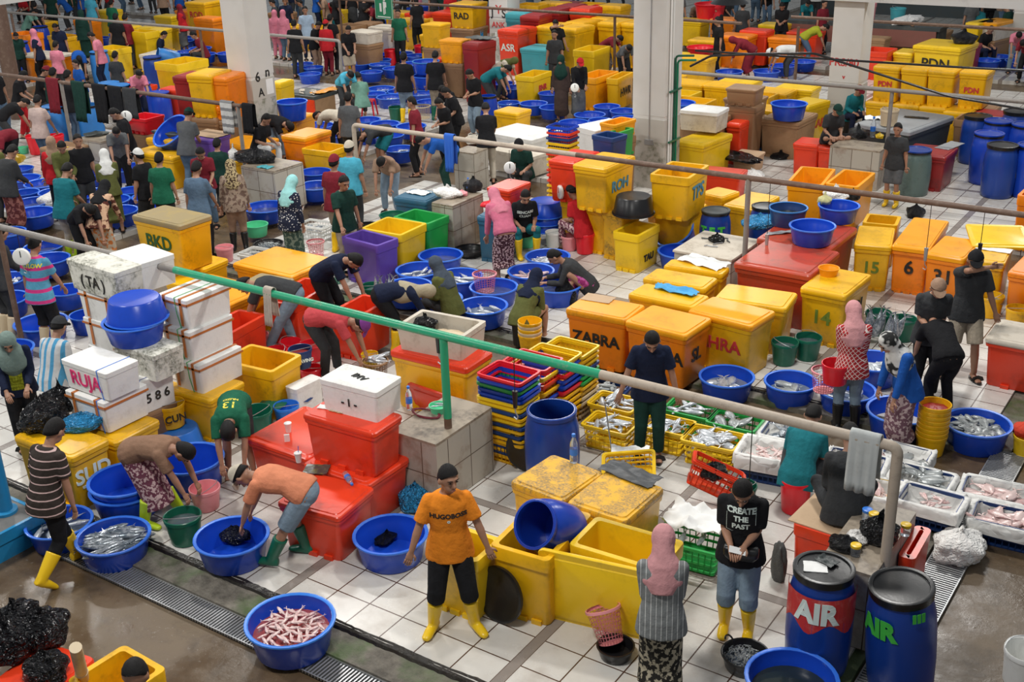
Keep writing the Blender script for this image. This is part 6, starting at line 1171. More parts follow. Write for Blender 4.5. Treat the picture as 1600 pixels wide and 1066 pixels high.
basin(393, 549, 'navy tub of ice among the red buckets', .10, .44, .2, NAVY, ('ice', STY, 'ice', -70), ph='navy tub'); bucket(0, 0, 'navy bucket with white lettering standing on the small foam box', NAVY, .155, .26, .78, .42, ('w', DRED, 'bloody water'), ph='navy lettered bucket', xy=tuple(at(440, 592, .42))[:2], text=('MAVING', INKW, .06)); basket(588, 590, 'brown basket of fish before the purple-capped person', BRN, .17, .24, .85); q = at(588, 563, .24); fish_pile(('r', q.x, q.y, .10), 'slim', SILV, .24, 7, 'silver fish in the brown basket', 'fish in the brown basket')
# ================================================================ people of the second platform
person(560, 432, 35, 'carry', 'man in dark green shirt holding a stick over the fish tubs', 'dgreen', 't', 'khaki', 's', H=1.66, hi=True); person(458, 425, 150, 'stand_down', 'woman in mint scarf, dark polka-dot top and green wrap', cloth_mat('polka', (.02, .025, .05), (.7, .7, .7), pattern='dots', sc=26), 'k', cloth_mat('green_wrap', (.05, .09, .075), (.2, .25, .2), pattern='n', sc=18), 'kb', 'j', 'mint', 1.6, 'l', hi=True)
person(532, 395, 160, 'stand', 'man in maroon shirt and cap with yellow boots', 'maroon', 'h', 'khaki', 'yb', 'c', 'maroon', 1.68); person(555, 368, 165, 'stand', 'man in sky blue shirt and cream cap turned away', 'sky', 't', 'dgrey', 's', 'c', 'cream', 1.68); person(612, 335, -10, 'stoop', 'man in beige shirt and jeans bending to a dark tub', 'tan', 't', 'jean', 's'); person(700, 305, -70, 'stoop', 'man in bright blue shirt bending over a counter', 'blue', 't', 'dgreen', 's', H=1.7); person(655, 275, -95, 'stand', 'young man in maroon shirt looking down, black trousers', 'maroon', 't', 'black', 's'); person(756, 290, 180, 'work', 'man in black shirt and pale trousers seen from behind', 'black', 't', 'cream', 's', sl='s')
pw = cloth_mat('pink_blouse', (.66, .17, .27)); person(790, 440, -160, P_(pel=(-.08, 0, .88), t1=30, t2=42, hp=55, lh=(.30, .20, .62), rh=(.20, -.24, .66)), 'woman in pink scarf and blouse leaning over a basket, patterned wrap', pw, 'k', cloth_mat('maroon_zigzag', (.07, .025, .035), (.5, .35, .35), pattern='n', sc=30), 's', 'j', 'pink', 1.62, 'l', hi=True)
t, o, sh = person(818, 392, 10, 'sit', 'man in black printed shirt sitting on a green stool', 'black', 't', 'teal', 'yb', H=1.68, hi=True, seat=False); print_on(t, o, sh, 'SENCARI\nCUAN', INKW, .07)
bucket(0, 0, 'mint green stool under the man in the printed black shirt', LGRN, .17, .40, .85, 0, xy=tuple(at(822, 385, 0))[:2], bail=False, up=False)
person(912, 394, -140, 'sit', 'woman in red shirt and black cap sitting on a red bucket', 'red', 't', floral, 's', 'c', 'black', 1.62, seat=False); person(908, 468, -90, 'squat', 'man in olive grey shirt and purple wrap squatting at a basin', 'dgrey', 'k', cloth_mat('magenta_wrap', (.30, .03, .16), (.45, .10, .30), pattern='n', sc=20), 's', 'h', H=1.65, sl='l', hi=True)
bag(878, 472, 'black bag hanging from the hands of the squatting man', BAGK, .22, 0, 51, (.8, .7, 1.2)); person(816, 538, 150, 'sit_lean', 'woman in navy scarf and olive dress crouching by the drain', 'olive', 'k', 'olive', 'n', 'j', 'navy', 1.6, 'l', z=-.05, hi=True); person(708, 520, -130, 'sit', 'woman in slate scarf and olive top behind the open foam box', 'olive', 't', 'dgrey', 'n', 'j', cloth_mat('slate_scarf', (.07, .09, .12)), 1.58, 'l', hi=True)
person(622, 545, 100, 'bend', 'woman in beige scarf and navy checked top bent over', 'navy', 't', 'black', 'yb', 'j', cloth_mat('sand_scarf', (.42, .36, .25)), 1.6, 'l', z=0); person(515, 520, 60, 'stoop', 'man in navy shirt bending into a red container', 'navy', 't', 'black', 's', H=1.72, hi=True); person(520, 592, 70, 'bend', 'person in coral red shirt and purple cap bent over fish', cloth_mat('coral', (.55, .07, .08)), 't', 'dgrey', 's', 'c', 'purple', 1.65, hi=True); person(440, 545, -100, 'scoop', 'man in grey shirt and jeans bending into a red container', 'dgrey', 't', 'jean', 's', H=1.72, hi=True)
person(1392, 322, -35, 'stand', 'boy in dark shirt and yellow boots beside the green drum', 'dgrey', 'h', 'grey', 'yb', H=1.55); person(1308, 225, 5, 'cross', 'man in cap and grey printed shirt sitting on red boxes', 'dgrey', 'h', 'black', 'n', 'c', 'dgreen', z=.66); person(1326, 207, 15, 'sit', 'person in teal and black with a maroon cap behind the sitter', 'teal', 't', 'navy', 'n', 'c', 'maroon', sl='l')
person(820, 300, -20, 'sit', 'man in dark green shirt and black cap seated by the crates', 'dgreen', 't', 'dgrey', 'n', 'c', 'black')
# ================================================================ left stalls
def tubs(pts, what, mark, xy, d=.73, z=0, col=None, fills=None, name='basin'):
    L = []
    for i, q in enumerate(pts):
        x, y = q[:2]; dd = q[2] if len(q) > 2 else d; f = q[3] if len(q) > 3 else None
        fl = {None: None, 'w': 'water', 'f': ('slim', SILV, 'fish', -9), 'k': 'dark', 's': ('small', SILV, 'small fish', -26), 'p': ('slim', PINKF, 'pinkish fish', -9)}[f]
        L.append(basin(x, y, what, z, dd, .28, col=col, fill=fl, ph='blue basin near '+mark.replace('the ', '', 1)+' %s' % ['', 'second', 'third', 'fourth', 'fifth', 'sixth', 'seventh', 'eighth', 'ninth', 'tenth', 'eleventh', 'twelfth', 'thirteenth', 'fourteenth', 'fifteenth', 'sixteenth'][i % 16], name=name))
    rank(L, xy, what, mark); return L
tubs([(41, 279, .7), (59, 287, .8, 'w'), (47, 297, .55, 'k'), (77, 300, .7, 'f'), (54, 315, .75, 'w'), (66, 327, .8), (77, 402, .7), (80, 386, .7, 'w'), (6, 466, .75), (10, 545, .75), (34, 512, .78), (106, 496, .5), (8, 435, .7, 'f'), (12, 400, .7), (10, 362, .7, 'w'), (4, 300, .7), (104, 452, .6)], 'left stall basin, blue', 'the dark post with the white dial scale', (-14.6, 8.8))
bag(88, 322, 'white printed sack spilling over a blue basin beside the man in teal', BAGW, .26, .15, 61, (1.3, 1, .8)); basin(28, 262, 'blue basin of bright yellow produce near the stooping man', 0, .6, .24); bag(24, 254, 'heap of bright yellow produce in the far blue basin', YELB, .22, .16, 62, (1.2, 1, .6), name='produce_heap', cat='produce')
tubs([(419, 320, .85, 'w'), (494, 289, .75, 'w'), (469, 254, .78, 'w'), (504, 262, .7), (396, 300, .6), (215, 320, .6), (200, 300, .6)], 'blue basin on the wet aisle', 'the mint-scarfed woman', (-13.9, 13.6)); basin(400, 350, 'mint green basin left of the mint-scarfed woman', 0, .45, .22, LGRN); bucket(458, 295, 'orange bucket behind the mint-scarfed woman', ORA, .2, .34, .8); bucket(447, 300, 'dark green bucket beside the orange one on the wet aisle', DGRN, .18, .30, .8); bucket(353, 408, 'pink bucket hanging from a hand behind the lettered yellow cooler', PINK, .16, .27, .78, .0)
a = at(428, 268, .85); tiled_counter(None, None, None, .85, 'tiled counter cluttered with black gear below the first pillar', box=(a.x-.9, a.x, a.y, a.y+.8)); bag(400, 252, 'heap of black gear on the counter below the first pillar', BAGK, .34, .85, 63, (1.4, .8, .5)); bag(366, 250, 'clear bag beside the black gear on the counter', BAGW, .14, .85, 64, (.8, .8, 1.2)); sheet(415, 262, .85, .3, .2, TEAL, 'teal cloth on the counter below the first pillar', 'cloth', 'cloth', .02, 0, 65)
a = at(157, 222, .85); tiled_counter(None, None, None, .85, 'tiled counter with knives and a white sack in the left stalls', box=(a.x-.8, a.x, a.y, a.y+.75)); bag(182, 196, 'plump white sack on the left stall counter', BAGW, .34, .85, 65, (1, .9, .9), name='sack', cat='sack'); bag(150, 212, 'dark scraps on the left stall counter', DGRY, .16, .85, 66, (1.6, 1, .4)); a = at(120, 232, .75); cooler(None, None, None, .75, .75, BRN, 'dark brown box with papers in front of the pale-shirted man', box=(a.x-.8, a.x, a.y, a.y+.7), rot=0); sheet(117, 226, .75, .35, .22, YELB, 'yellow paper on the dark brown box', 'paper', 'paper_sheet', .005, 0, 67)
for x, y, r, lb in ((52, 240, .24, 'bright red tub on the tiles left of the pale-shirted man'), (84, 240, .22, 'bright red tub behind the pale-shirted man')): bucket(x, y, lb, TRED, r, .45, .8)
bucket(38, 240, 'small green bucket near the stooping man in maroon', LGRN, .13, .16, .8)
cooler((205, 182), (225, 189), (247, 180), 1.05, .36, TRED, 'red open box, upper of the two stacked near the dial scale', True); cooler((205, 197), (225, 203), (247, 195), .70, .5, TRED, 'red open box, lower of the two stacked near the dial scale', True)
basin(277, 196, 'large blue basin tipped up toward the camera behind the man in grey', .85, .9, .32, tilt=(radians(38), radians(-8), 0)); cooler((215, 235), (262, 250), (290, 238), .72, .72, YEL, 'yellow cooler whose long lid lies before the man in grey'); cooler((236, 215), (262, 224), (280, 214), .85, .72, YEL, 'yellow cooler with black lumps on it behind the man in grey'); bag(262, 214, 'black lump of sacks on the far yellow cooler', DGRY, .3, .85, 68, (1.4, .8, .4)); cooler((303, 214), (326, 223), (345, 211), 1.05, .42, PUR, 'purple-blue box with a gutting board on top', name='fish_box'); sheet(330, 209, 1.06, .8, .55, CARD, 'pinkish gutting board on the purple-blue box', 'board', 'gutting_board', .003, 0, 69)
cooler((330, 233), (372, 244), (398, 224), .74, .74, AMB, 'amber cooler row at the foot of the first pillar', lid=AMB); cooler((300, 252), (345, 262), (372, 248), .6, .6, YEL, 'yellow cooler hidden behind the man in the green shirt')
cooler((287, 158), (340, 167), (375, 158), 1.35, .95, ORA, 'big orange cooler, lower one of the orange tower', text=(('HS ZI', INKR, '-y', .2, .5),)); cooler((281, 118), (302, 122), (318, 112), 1.95, .9, DRED, 'dark red container in the tower left of the first pillar'); cooler((302, 115), (331, 119), (350, 108), 2.05, .95, YEL, 'ochre container in the tower left of the first pillar'); cooler((331, 118), (358, 123), (378, 110), 2.0, .95, ORA, 'orange container in the tower left of the first pillar')
cooler((253, 138), (278, 142), (290, 136), 1.0, .8, RED, 'orange-red cooler in front of the yellow container with a drum'); cooler((249, 97), (277, 103), (317, 92), 1.15, 1.0, YELB, 'tall open yellow container with blue drums tipped inside', True); drum(0, 0, 'blue drum tipped in the tall yellow container', DRUML, False, .75, (.8, .8, .7), rot=(radians(70), 0, radians(-30)), xy=tuple(at(278, 86, .9))[:2], ring=DRUML); round_lid(282, 128, 'grey round lid leaning on the tall yellow container', mat=DGRY, lean=(80, 0, 20), dy=-.15)
cooler((184, 132), (212, 142), (228, 134), .60, .6, RED, 'red crate-like box lying tilted before the grey tiles', True)
for i, (x, y, c, lb) in enumerate(((179, 186, DRUML, 'pale blue drum, first of the row behind the hung clothes'), (198, 190, DRUML, 'pale blue drum, second of the row behind the hung clothes'), (224, 188, DRUMB, 'royal blue drum beside the pale ones in the row'), (258, 203, DRUMB, 'blue drum shining before the orange tower'), (162, 130, DRUML, 'faded grey-blue drum behind the stooping man in blue'), (245, 140, DRUM, 'navy drum beside the yellow container with a drum'), (38, 112, DRUMB, 'blue drum behind the rusty corner post'), (84, 82, DRUMB, 'blue drum among the far sellers'), (140, 225, DRUML, 'pale blue drum behind the man in the camouflage jacket'), (104, 225, DRUML, 'blue drum right behind the pale-shirted man'), (130, 200, DRUMB, 'blue drum under the black garments'))): drum(x, y, lb, c, i not in (7, 8), 0, (1, 1, 1.05), lidcol=c)
cooler((48, 83), (70, 92), (92, 84), .85, .75, ORA, 'orange cooler with a pale lid among the far left sellers', lid=STYB); cooler((156, 74), (172, 80), (195, 74), .95, .75, YELB, 'open yellow container behind the faded drum', True); cooler((232, 84), (252, 88), (262, 80), .7, .5, STYB, 'pale foam box beside the far green buckets', style='foam')
# ---- far side left of the second pillar
cooler((452, 212), (478, 220), (504, 205), .80, .72, ORA, 'orange cooler the bending man in black reaches over', lid=AMB); cooler((462, 232), (500, 240), (524, 228), .62, .62, YEL, 'open yellow container the bending man reaches into', True); cooler((440, 182), (462, 189), (478, 177), .75, .7, AMB, 'amber cooler under the blue basin by the first pillar'); basin(455, 158, 'blue basin standing on the amber cooler', .75, .75, .42); cooler((430, 128), (442, 131), (450, 124), 1.2, 1.1, YELB, 'tall yellow box beside the first pillar')
a = at(490, 152, .7); t = thing('fish_table', 'low table with white fish between pillar and sky-shirted man', 'table', (a.x-.5, a.y+.4, 0)); g = G(); g.box(-.6, .5, -.4, .5, .62, .70); part('table_top', g.mesh('t', 1, 0), DGRY, t); g = G(); g.box(.1, .5, -.42, -.38, .3, .62); part('drawer', g.mesh('d', 1, 0), RED, t)
for x0 in (-.55, .45): g = G(); g.box(x0-.04, x0+.04, -.36, .4, 0, .62); part('leg', g.mesh('l', 1, 0), WOOD, t)
stuff_pile('fish_heap', 'small', STYB, ('b', a.x-.5, a.y+.4, .4, .25, 0), .71, 40, 'pale small fish spread on the low table'); sheet(510, 142, .72, .35, .9, plastic('orange_tarp', (.75, .3, .02), .5, .4, bump=.5), 'orange tarp hanging at the end of the fish table', 'tarp', 'tarp', .02, 0, 71)
tubs([(598, 138, .8, 's'), (608, 150, .8, 's'), (590, 146, .6), (622, 142, .7, 'w'), (660, 143, .75, 's'), (670, 158, .7), (665, 138, .7), (577, 187, .7), (600, 192, .75), (640, 196, .75), (575, 205, .7), (605, 210, .75), (625, 232, .72, 'f'), (497, 195, .8), (510, 212, .7), (580, 112, .7, 'w'), (572, 97, .7), (590, 100, .7, 'f'), (562, 88, .6), (585, 92, .6), (480, 100, .7), (484, 115, .7, 'w'), (494, 103, .7)], 'blue basin of the tub field', 'the red stool', (-21.3, 21.6))
t = thing('plastic_stool', 'red plastic stool under the man in pale green', 'stool', tuple(at(578, 181, 0)), .4); g = G(); g.rrect([(.40, .15, .15, .04), (.43, .14, .14, .04)]); part('seat', g.mesh('s', 1, 40), TRED, t)
for sx in (-1, 1):
    for sy in (-1, 1): g = G(); g.tube([(sx*.12, sy*.12, .41), (sx*.17, sy*.17, 0)], [.025, .02], 6); part('leg', g.mesh('l'), TRED, t)
for k in range(4): basin(0, 0, 'bright blue basin, %s of the tower between the two men in black' % ('lowest', 'second', 'third', 'topmost')[k], .10+.20*k, .78, .34, rim=DRUML if k == 3 else None, xy=tuple(at(661, 150, 0))[:2])
cooler((688, 62), (722, 65), (733, 60), 1.55, .62, AMB, 'bright orange cooler on top of the red ones left of the second pillar'); cooler((686, 90), (720, 95), (731, 88), .95, .40, RED, 'red cooler in the middle of the stack left of the second pillar'); cooler((684, 101), (722, 106), (733, 99), .62, .62, RED, 'red cooler at the bottom of the stack left of the second pillar', text=(('HIK', INKW, '-y', .16, .5),)); cooler((735, 66), (750, 70), (762, 62), 1.6, 1.6, DRED, 'tall dark red box beside the orange cooler'); sheet(750, 60, 1.62, .8, .5, DGRY, 'grey foam slabs on the tall dark red box', 'foam slabs', 'foam_slab', .03, 0, 72)
cooler((665, 53), (684, 56), (692, 50), 1.0, .8, YEL, 'yellow cooler lettered RAM left of the orange one', text=(('RAM', INKK, '-y', .3, .5),)); cooler((665, 37), (688, 40), (697, 35), 1.5, .7, YEL, 'plain yellow cooler above the one lettered RAM'); cooler((708, 5), (740, 8), (755, 2), 1.6, .8, YEL, 'far yellow cooler lettered RAD under the dark rail', text=(('RAD', INKK, '-y', .3, .5),)); cooler((545, 48), (574, 52), (596, 47), 1.2, .35, STYB, 'long pale foam chest before the green sign', style='foam'); cooler((550, 66), (575, 70), (582, 63), .8, .7, YEL, 'ochre cooler below the long pale foam chest')
for x, y, lb in ((607, 101, 'bright red bucket at the feet of the man in a green vest'), (651, 97, 'bright red bucket on the other side of the man in a green vest')): bucket(x, y, lb, TRED, .22, .5, .85)
bucket(620, 188, 'dark green bucket beside yellow boots under the man in black', DGRN, .2, .35, .8); basket(660, 184, 'small wicker basket right of the yellow boots', BEI, .22, .3, .95); t = None
bag(755, 110, 'sky blue bag hanging beside the second pillar', BAGB, .4, .6, 73, (.5, .5, 1.5)); drum(765, 208, 'narrow blue drum left of the yellow cooler near the pillar', DRUMB, False, 0, (.75, .75, 1)); cooler((776, 172), (808, 178), (826, 170), .74, .74, YEL, 'yellow cooler standing alone before the second pillar', lid=YEL); cooler((811, 118), (836, 122), (851, 111), .72, .62, YELB, 'open yellow container beside the second pillar', True, text=(('BNR', INKR, '+x', .22, .5),))
tubs([(806, 137, .75), (838, 143, .7), (830, 161, .75), (864, 167, .75), (800, 160, .6, 'f'), (795, 133, .7), (925, 180, .8), (902, 190, .75), (950, 166, .7), (972, 172, .7), (940, 185, .6), (965, 185, .7)], 'blue basin between the two white pillars', 'the lone yellow cooler', (-16.5, 25.5))
bag(760, 216, 'white foam tray spread with dark scraps on the aisle', STYB, .5, .0, 74, (1.6, 1, .15), name='scrap_heap', cat='scraps'); cooler((770, 205), (830, 222), (868, 205), .55, .5, STY, 'long white foam chest scattered with dark fish', style='foam'); cooler((772, 232), (830, 247), (862, 234), .5, .45, STYB, 'long foam chest marked in faint pen in front of the other', style='foam'); a = at(740, 240, .8); tiled_counter(None, None, None, .8, 'short tiled counter behind the blue rag', box=(a.x-.5, a.x, a.y, a.y+.5))
# ---- the ochre wall of containers right of the second pillar
for k, (x, y, w) in enumerate(((838, 44, 1), (873, 40, 1), (898, 38, 1), (921, 34, 1), (940, 30, 1), (958, 33, 1), (978, 33, 1))):
    cooler((x-23, y), (x, y+4), (x+16, y-4), 1.35, 1.3, YEL if k else RED, ('red container with white scrawl, start' if not k else '%s yellow container' % ('', 'first', 'second', 'third', 'fourth', 'fifth', 'sixth')[k])+' of the container wall between the white pillars', text=(('ASR', INKW, '-y', .3, .6),) if not k else ())
cooler((815, 73), (845, 78), (856, 70), .85, .8, TEAL, 'pale teal box beneath the red container with white scrawl'); cooler((905, 78), (932, 82), (945, 72), 1.0, .9, YELB, 'open yellow container before the container wall', True); cooler((918, 120), (945, 125), (965, 112), .85, .8, AMB, 'open amber container next to the one lettered HWR', True); cooler((944, 122), (962, 124), (975, 112), .82, .8, YEL, 'open yellow container lettered HWR near the mossy pillar', True, text=(('HWR', INKK, '+x', .3, .5),))
for k, (x, y, c, lb) in enumerate(((840, 25, DRED, 'dark red stall box far behind the second pillar'), (868, 14, DRED, 'second dark red stall box far behind the second pillar'), (900, 10, DRED, 'third dark red stall box, under a slanting board'), (925, 16, RED, 'red stall box far behind the container wall'), (822, 20, TEAL, 'far teal stall box beside the second pillar'))): cooler((x-16, y), (x+10, y+3), (x+20, y-3), 1.6, 1.5, c, lb)
# ---- right of the mossy pillar
a = at(1120, 176, 1.3); cooler((1068, 170), (1122, 178), (1131, 168), 1.35, .42, STYB, 'beige foam box with a white lid behind the pillar pipes', style='foam', lid=STY); cooler((1063, 219), (1103, 228), (1133, 208), .85, .80, YELB, 'yellow cooler covered with card and blue papers', text=()); sheet(1095, 208, .85, .8, .5, CARD, 'card sheet on the yellow cooler beside the pillar', 'cardboard', 'card_sheet', .004, .1, 75); sheet(1105, 203, .86, .5, .3, plastic('pale_blue_paper', (.45, .62, .68), .8, .2), 'pale blue papers on the card sheet', 'paper', 'paper_sheet', .006, .2, 76)
cooler((1066, 196), (1130, 204), (1138, 190), 1.0, .8, BRN, 'brown box under the beige foam box'); cooler((1133, 192), (1155, 196), (1170, 180), .9, .8, RED, 'red-orange tall box right of the beige foam box'); cooler((1136, 137), (1184, 142), (1194, 134), 1.55, .36, BRN, 'brown fish box, upper one of the pair before the yellow lids'); cooler((1136, 153), (1184, 160), (1195, 150), 1.18, .42, BRN, 'brown fish box, lower one of the pair before the yellow lids'); cooler((1140, 240), (1176, 246), (1185, 236), .35, .3, CARD, 'flat brown box with a grey board on the tiles'); bag(1150, 247, 'black scraps scattered on the red board', BAGK, .3, .32, 77, (2.4, 1, .25)); cooler((1098, 268), (1157, 276), (1165, 265), .55, .5, RED, 'red cooler half hidden behind the container lettered TPS'); bag(1175, 280, 'grey plastic bags behind the rail post', BAGW, .25, .3, 78, (1, 1, .5))
q = at(1196, 212, .28); drum(0, 0, 'big blue barrel lying on its side beyond the tiles', DRUML, False, .29, (1, 1, .85), rot=(radians(90), 0, radians(28)), xy=(q.x-.35, q.y+.2), ring=DRUML); bag(1165, 250, 'black sandals and scraps left on the clean tiles', BAGK, .2, 0, 79, (1.3, .7, .35)); bag(1219, 248, 'small black bag lying on the clean tiles', BAGK, .17, 0, 80, (1.2, .9, .6)); bag(1430, 338, 'little black bag with handles on the tiles before the numbered coolers', BAGK, .18, 0, 81, (1.2, .9, .8))
cooler((1190, 184), (1250, 192), (1276, 176), .85, .8, WOOD, 'wooden box with a blue board under the lone far basin'); basin(1233, 161, 'blue basin alone on the wooden box beyond the pillar pipes', .87, .8, .34); cooler((1240, 160), (1268, 168), (1284, 156), .95, .85, YELB, 'bright yellow cooler marked on its side beside the wooden box', text=(('KAF', INKR, '+x', .26, .5),))
Y2 = []
for k, (x, y, op) in enumerate(((1075, 148, 1), (1106, 130, 0), (1140, 130, 0), (1172, 128, 0), (1205, 148, 1), (1232, 142, 0), (1262, 140, 0), (1100, 160, 1), (1062, 120, 0), (1072, 84, 0), (1095, 88, 0), (1210, 170, 0))):
    a = at(x, y+4, .78); Y2.append(cooler(None, None, None, .78, .78, YEL if k % 3 else YELB, '', bool(op), box=(a.x-.95, a.x, a.y, a.y+.7), rot=0))
rank(Y2, (-10.75, 20.95), 'far-row yellow cooler', 'the mossy pillar')
basin(1076, 154, 'blue basin tucked behind the white and green pillar pipes', .5, .75, .36)
for r_, z1, y0 in ((0, 1.62, 26.95), (1, .82, 26.85)):
    for k in range(4):
        x = -8.35+k*.645-.08*r_; cooler(None, None, None, z1, .80, YEL, '%s yellow cooler of the %s row in the big yellow wall' % (('first', 'second', 'third', 'fourth')[k]+' from the pillar', 'top' if not r_ else 'bottom'), box=(x, x+.62, y0, y0+.75), rot=0, text=(('PDN', INKR, '-y', .16, .5),) if k in (0, 3) and not r_ else (('VINO', INKK, '-y', .16, .5),) if k == 0 else ())
cooler((1344, 192), (1425, 207), (1483, 180), .95, .9, DGRY, 'large dark cooler with a grey lid before the yellow wall', lid=GREY); sheet(1370, 186, .95, .5, .3, PAPER, 'white wrapping on the large dark cooler', 'sheet', 'plastic_sheet', .04, .3, 82); bucket(0, 0, 'beige paint pail on the large dark cooler', BEI, .19, .34, .85, .95, xy=tuple(at(1388, 196, .95))[:2]); sheet(1432, 184, .96, .5, .12, BLK, 'thin black strap on the grey lid', 'strap', 'strap', .01, .1, 83)
cooler((1250, 224), (1291, 229), (1300, 218), .66, .66, RED, 'red box, first of the pair under the cross-legged man'); cooler((1294, 230), (1321, 234), (1332, 222), .66, .66, RED, 'red box, second of the pair under the cross-legged man'); a = at(1375, 237, .8); tiled_counter(None, None, None, .8, 'pale counter with bags and bottles beside the red boxes', box=(a.x-1.0, a.x, a.y, a.y+.7)); bottle(1363, 214, .8, 'tall clear bottle on the pale counter', 1.6); bag(1340, 214, 'black bag on the pale counter by the bottle', BAGK, .2, .8, 84, (1.2, .9, .7)); bag(1374, 216, 'yellow scrap on the pale counter', YELB, .08, .8, 85)
drum(1426, 302, 'murky green-grey drum beside the boy in yellow boots', plastic('murky_drum', (.10, .15, .14), .3, .8, (.02, .03, .03)), True, 0, (1.02, 1.02, .95), lidcol=DRUM); a = at(1478, 246, .72); cooler(None, None, None, .72, .72, DRED, 'dark maroon box with a grey strip on its lid', box=(a.x-.85, a.x, a.y, a.y+.9), rot=0); sheet(1484, 228, .72, .3, .7, GREY, 'grey strip lying on the dark maroon box', 'board', 'board', .005, -.2, 86)
for x, y, c, lb in ((1536, 285, DRUMB, 'tall blue drum nearest the maroon box'), (1565, 306, DRUM, 'dark blue drum with a round lid leaning on it'), (1594, 306, DRUMB, 'blue drum with red smears at the picture edge'), (1552, 262, DRUMB, 'blue drum with a shiny shoulder in the drum group'), (1586, 268, DRUMB, 'purple-smeared drum at the back of the drum group'), (1530, 250, DRUM, 'drum with a black top at the back of the drum group'), (1575, 240, DRUM, 'dark drum farthest back in the drum group')): drum(x, y, lb, c, True, 0, (1.05, 1.05, 1.08), lidcol=c if c is DRUMB else BLK)
round_lid(1566, 300, 'grey round lid leaning on the dark blue drum', mat=DGRY, lean=(80, 0, 10), dy=-.36, dz=.45); cooler((1420, 68), (1488, 76), (1503, 64), 1.0, .95, YELB, 'yellow cooler lettered PDN far behind the yellow wall', text=(('PDN', INKK, '-y', .4, .5),)); cooler((1405, 82), (1434, 85), (1442, 77), .75, .7, YELB, 'small yellow cooler beside the one lettered PDN'); cooler((1362, 80), (1400, 84), (1408, 76), .8, .75, RED, 'open red container far behind the yellow wall', True); bag(1488, 66, 'black bag on the yellow cooler lettered PDN', BAGK, .35, 1.0, 87, (1, 1, .6))
a = at(1450, 40, 1.0); t = thing('long_stall_table', 'long reddish stall table with white bags far back', 'table', (a.x-1.5, a.y, 0)); g = G(); g.box(-3, 2, -.5, .6, .9, 1.0); part('table_top', g.mesh('t', 1, 0), DGRY, t); g = G(); g.box(-2.9, 1.9, -.52, -.45, .4, .9); part('front_board', g.mesh('t', 1, 0), plastic('brown_board', (.22, .08, .06), .6, .5), t)
for x0 in (-2.9, 1.9): g = G(); g.box(x0-.05, x0+.05, -.4, .5, 0, .9); part('leg', g.mesh('l', 1, 0), DGRY, t)
bag(1418, 36, 'white bags heaped on the long stall table', BAGW, .4, 1.0, 88, (2, .8, .4)); bucket(0, 0, 'green-blue bucket on the long stall table', TEAL, .25, .35, .85, 1.0, xy=tuple(at(1402, 30, 1.0))[:2]); bucket(1352, 48, 'pink garment bundle hung by the far pillar', PINK, .3, .9, .8, .4, bail=False)
cooler((1533, 34), (1560, 38), (1575, 30), 1.2, .5, STYB, 'pale foam box with an orange lid far right', style='foam', lid=AMB); cooler((1524, 35), (1538, 38), (1545, 30), 1.2, .9, YELB, 'tall yellow box beside the far pale foam box')
# ================================================================ far people, each placed where the photo shows one
PP = person; D = 'dgrey'
PP(75, 268, 165, 'carry', 'man in pale pink printed T-shirt and jeans seen from behind', cloth_mat('pale_pink', (.55, .42, .38)), 't', 'denim', 'kb', H=1.66); PP(98, 345, -170, 'stand', 'woman in tan scarf and red tunic', 'red', 'k', 'black', 's', 'j', 'tan', 1.58, 'l'); PP(145, 342, 30, 'stand', 'young man in black T-shirt among the left basins', 'black', 't', D, 's', H=1.66); PP(122, 345, 20, 'work', 'person in camouflage apron behind the young man in black', 'olive', 'k', 'olive', 's', 'h', sl='l')
PP(108, 408, 160, 'work', 'man in teal sleeveless shirt and pale trousers with lime boots', 'teal', 't', 'khaki', 'gb', H=1.7, hi=True); PP(142, 420, 40, 'stoop', 'bare-necked person in black bowed behind the foam boxes', 'black', 't', 'black', 's'); PP(168, 418, 170, 'lean', 'woman in brown and orange flowered dress and dark scarf', cloth_mat('brown_floral', (.12, .04, .03), (.62, .40, .26), pattern='n', sc=9), 'k', cloth_mat('orange_floral', (.5, .42, .32), (.5, .16, .04), pattern='n', sc=12), 's', 'j', 'black', 1.58, 'l', hi=True); PP(185, 362, -160, 'work', 'woman in lace white scarf carrying a red-lined bag', 'olive', 'k', 'olive', 's', 'j', 'white', 1.55, 'l')
PP(322, 405, 165, 'carry', 'man in denim-blue shirt seen from behind, sling strap on his back', 'denim', 't', 'black', 's', H=1.68); PP(376, 392, -170, 'stand_down', 'woman in leopard scarf and beige patterned coat', cloth_mat('beige_pattern', (.33, .25, .19), (.14, .09, .07), pattern='n', sc=14), 't', 'tan', 'kb', 'j', cloth_mat('leopard', (.42, .33, .18), (.05, .03, .02), pattern='n', sc=30), 1.6, 'l'); PP(266, 378, 175, 'stand', 'man in green shirt with yellow back print', 'green', 't', D, 's', H=1.6); PP(240, 370, -120, 'stand', 'man in white cap and black shirt behind the lettered yellow cooler', 'black', 't', D, 's', 'c', 'white', 1.6); PP(330, 355, 10, 'work', 'man in dark maroon shirt with a lanyard', 'maroon', 't', 'denim', 's', H=1.6); PP(352, 340, 170, 'stand', 'man in dark green shirt near the black gear', 'dgreen', 't', D, 's', H=1.5)
PP(305, 300, 165, 'work', 'man in grey polo shirt and olive cap at the yellow coolers', 'grey', 't', 'denim', 's', 'c', 'dgreen', 1.72); PP(222, 288, -60, 'stand_down', 'man in black T-shirt holding his wrists by the white sack', 'black', 't', 'black', 's', H=1.7); PP(196, 300, 20, 'lean', 'man in grey sleeveless shirt beside the left stall counter', 'grey', 't', 'black', 's', H=1.6); PP(408, 262, 60, 'sit', 'man in black sitting on the counter edge below the pillar', 'black', 't', 'white', 's', z=.43, seat=False); PP(436, 252, 50, 'bend', 'man in black shirt and jeans bending over orange coolers', 'black', 't', 'jean', 's', H=1.7)
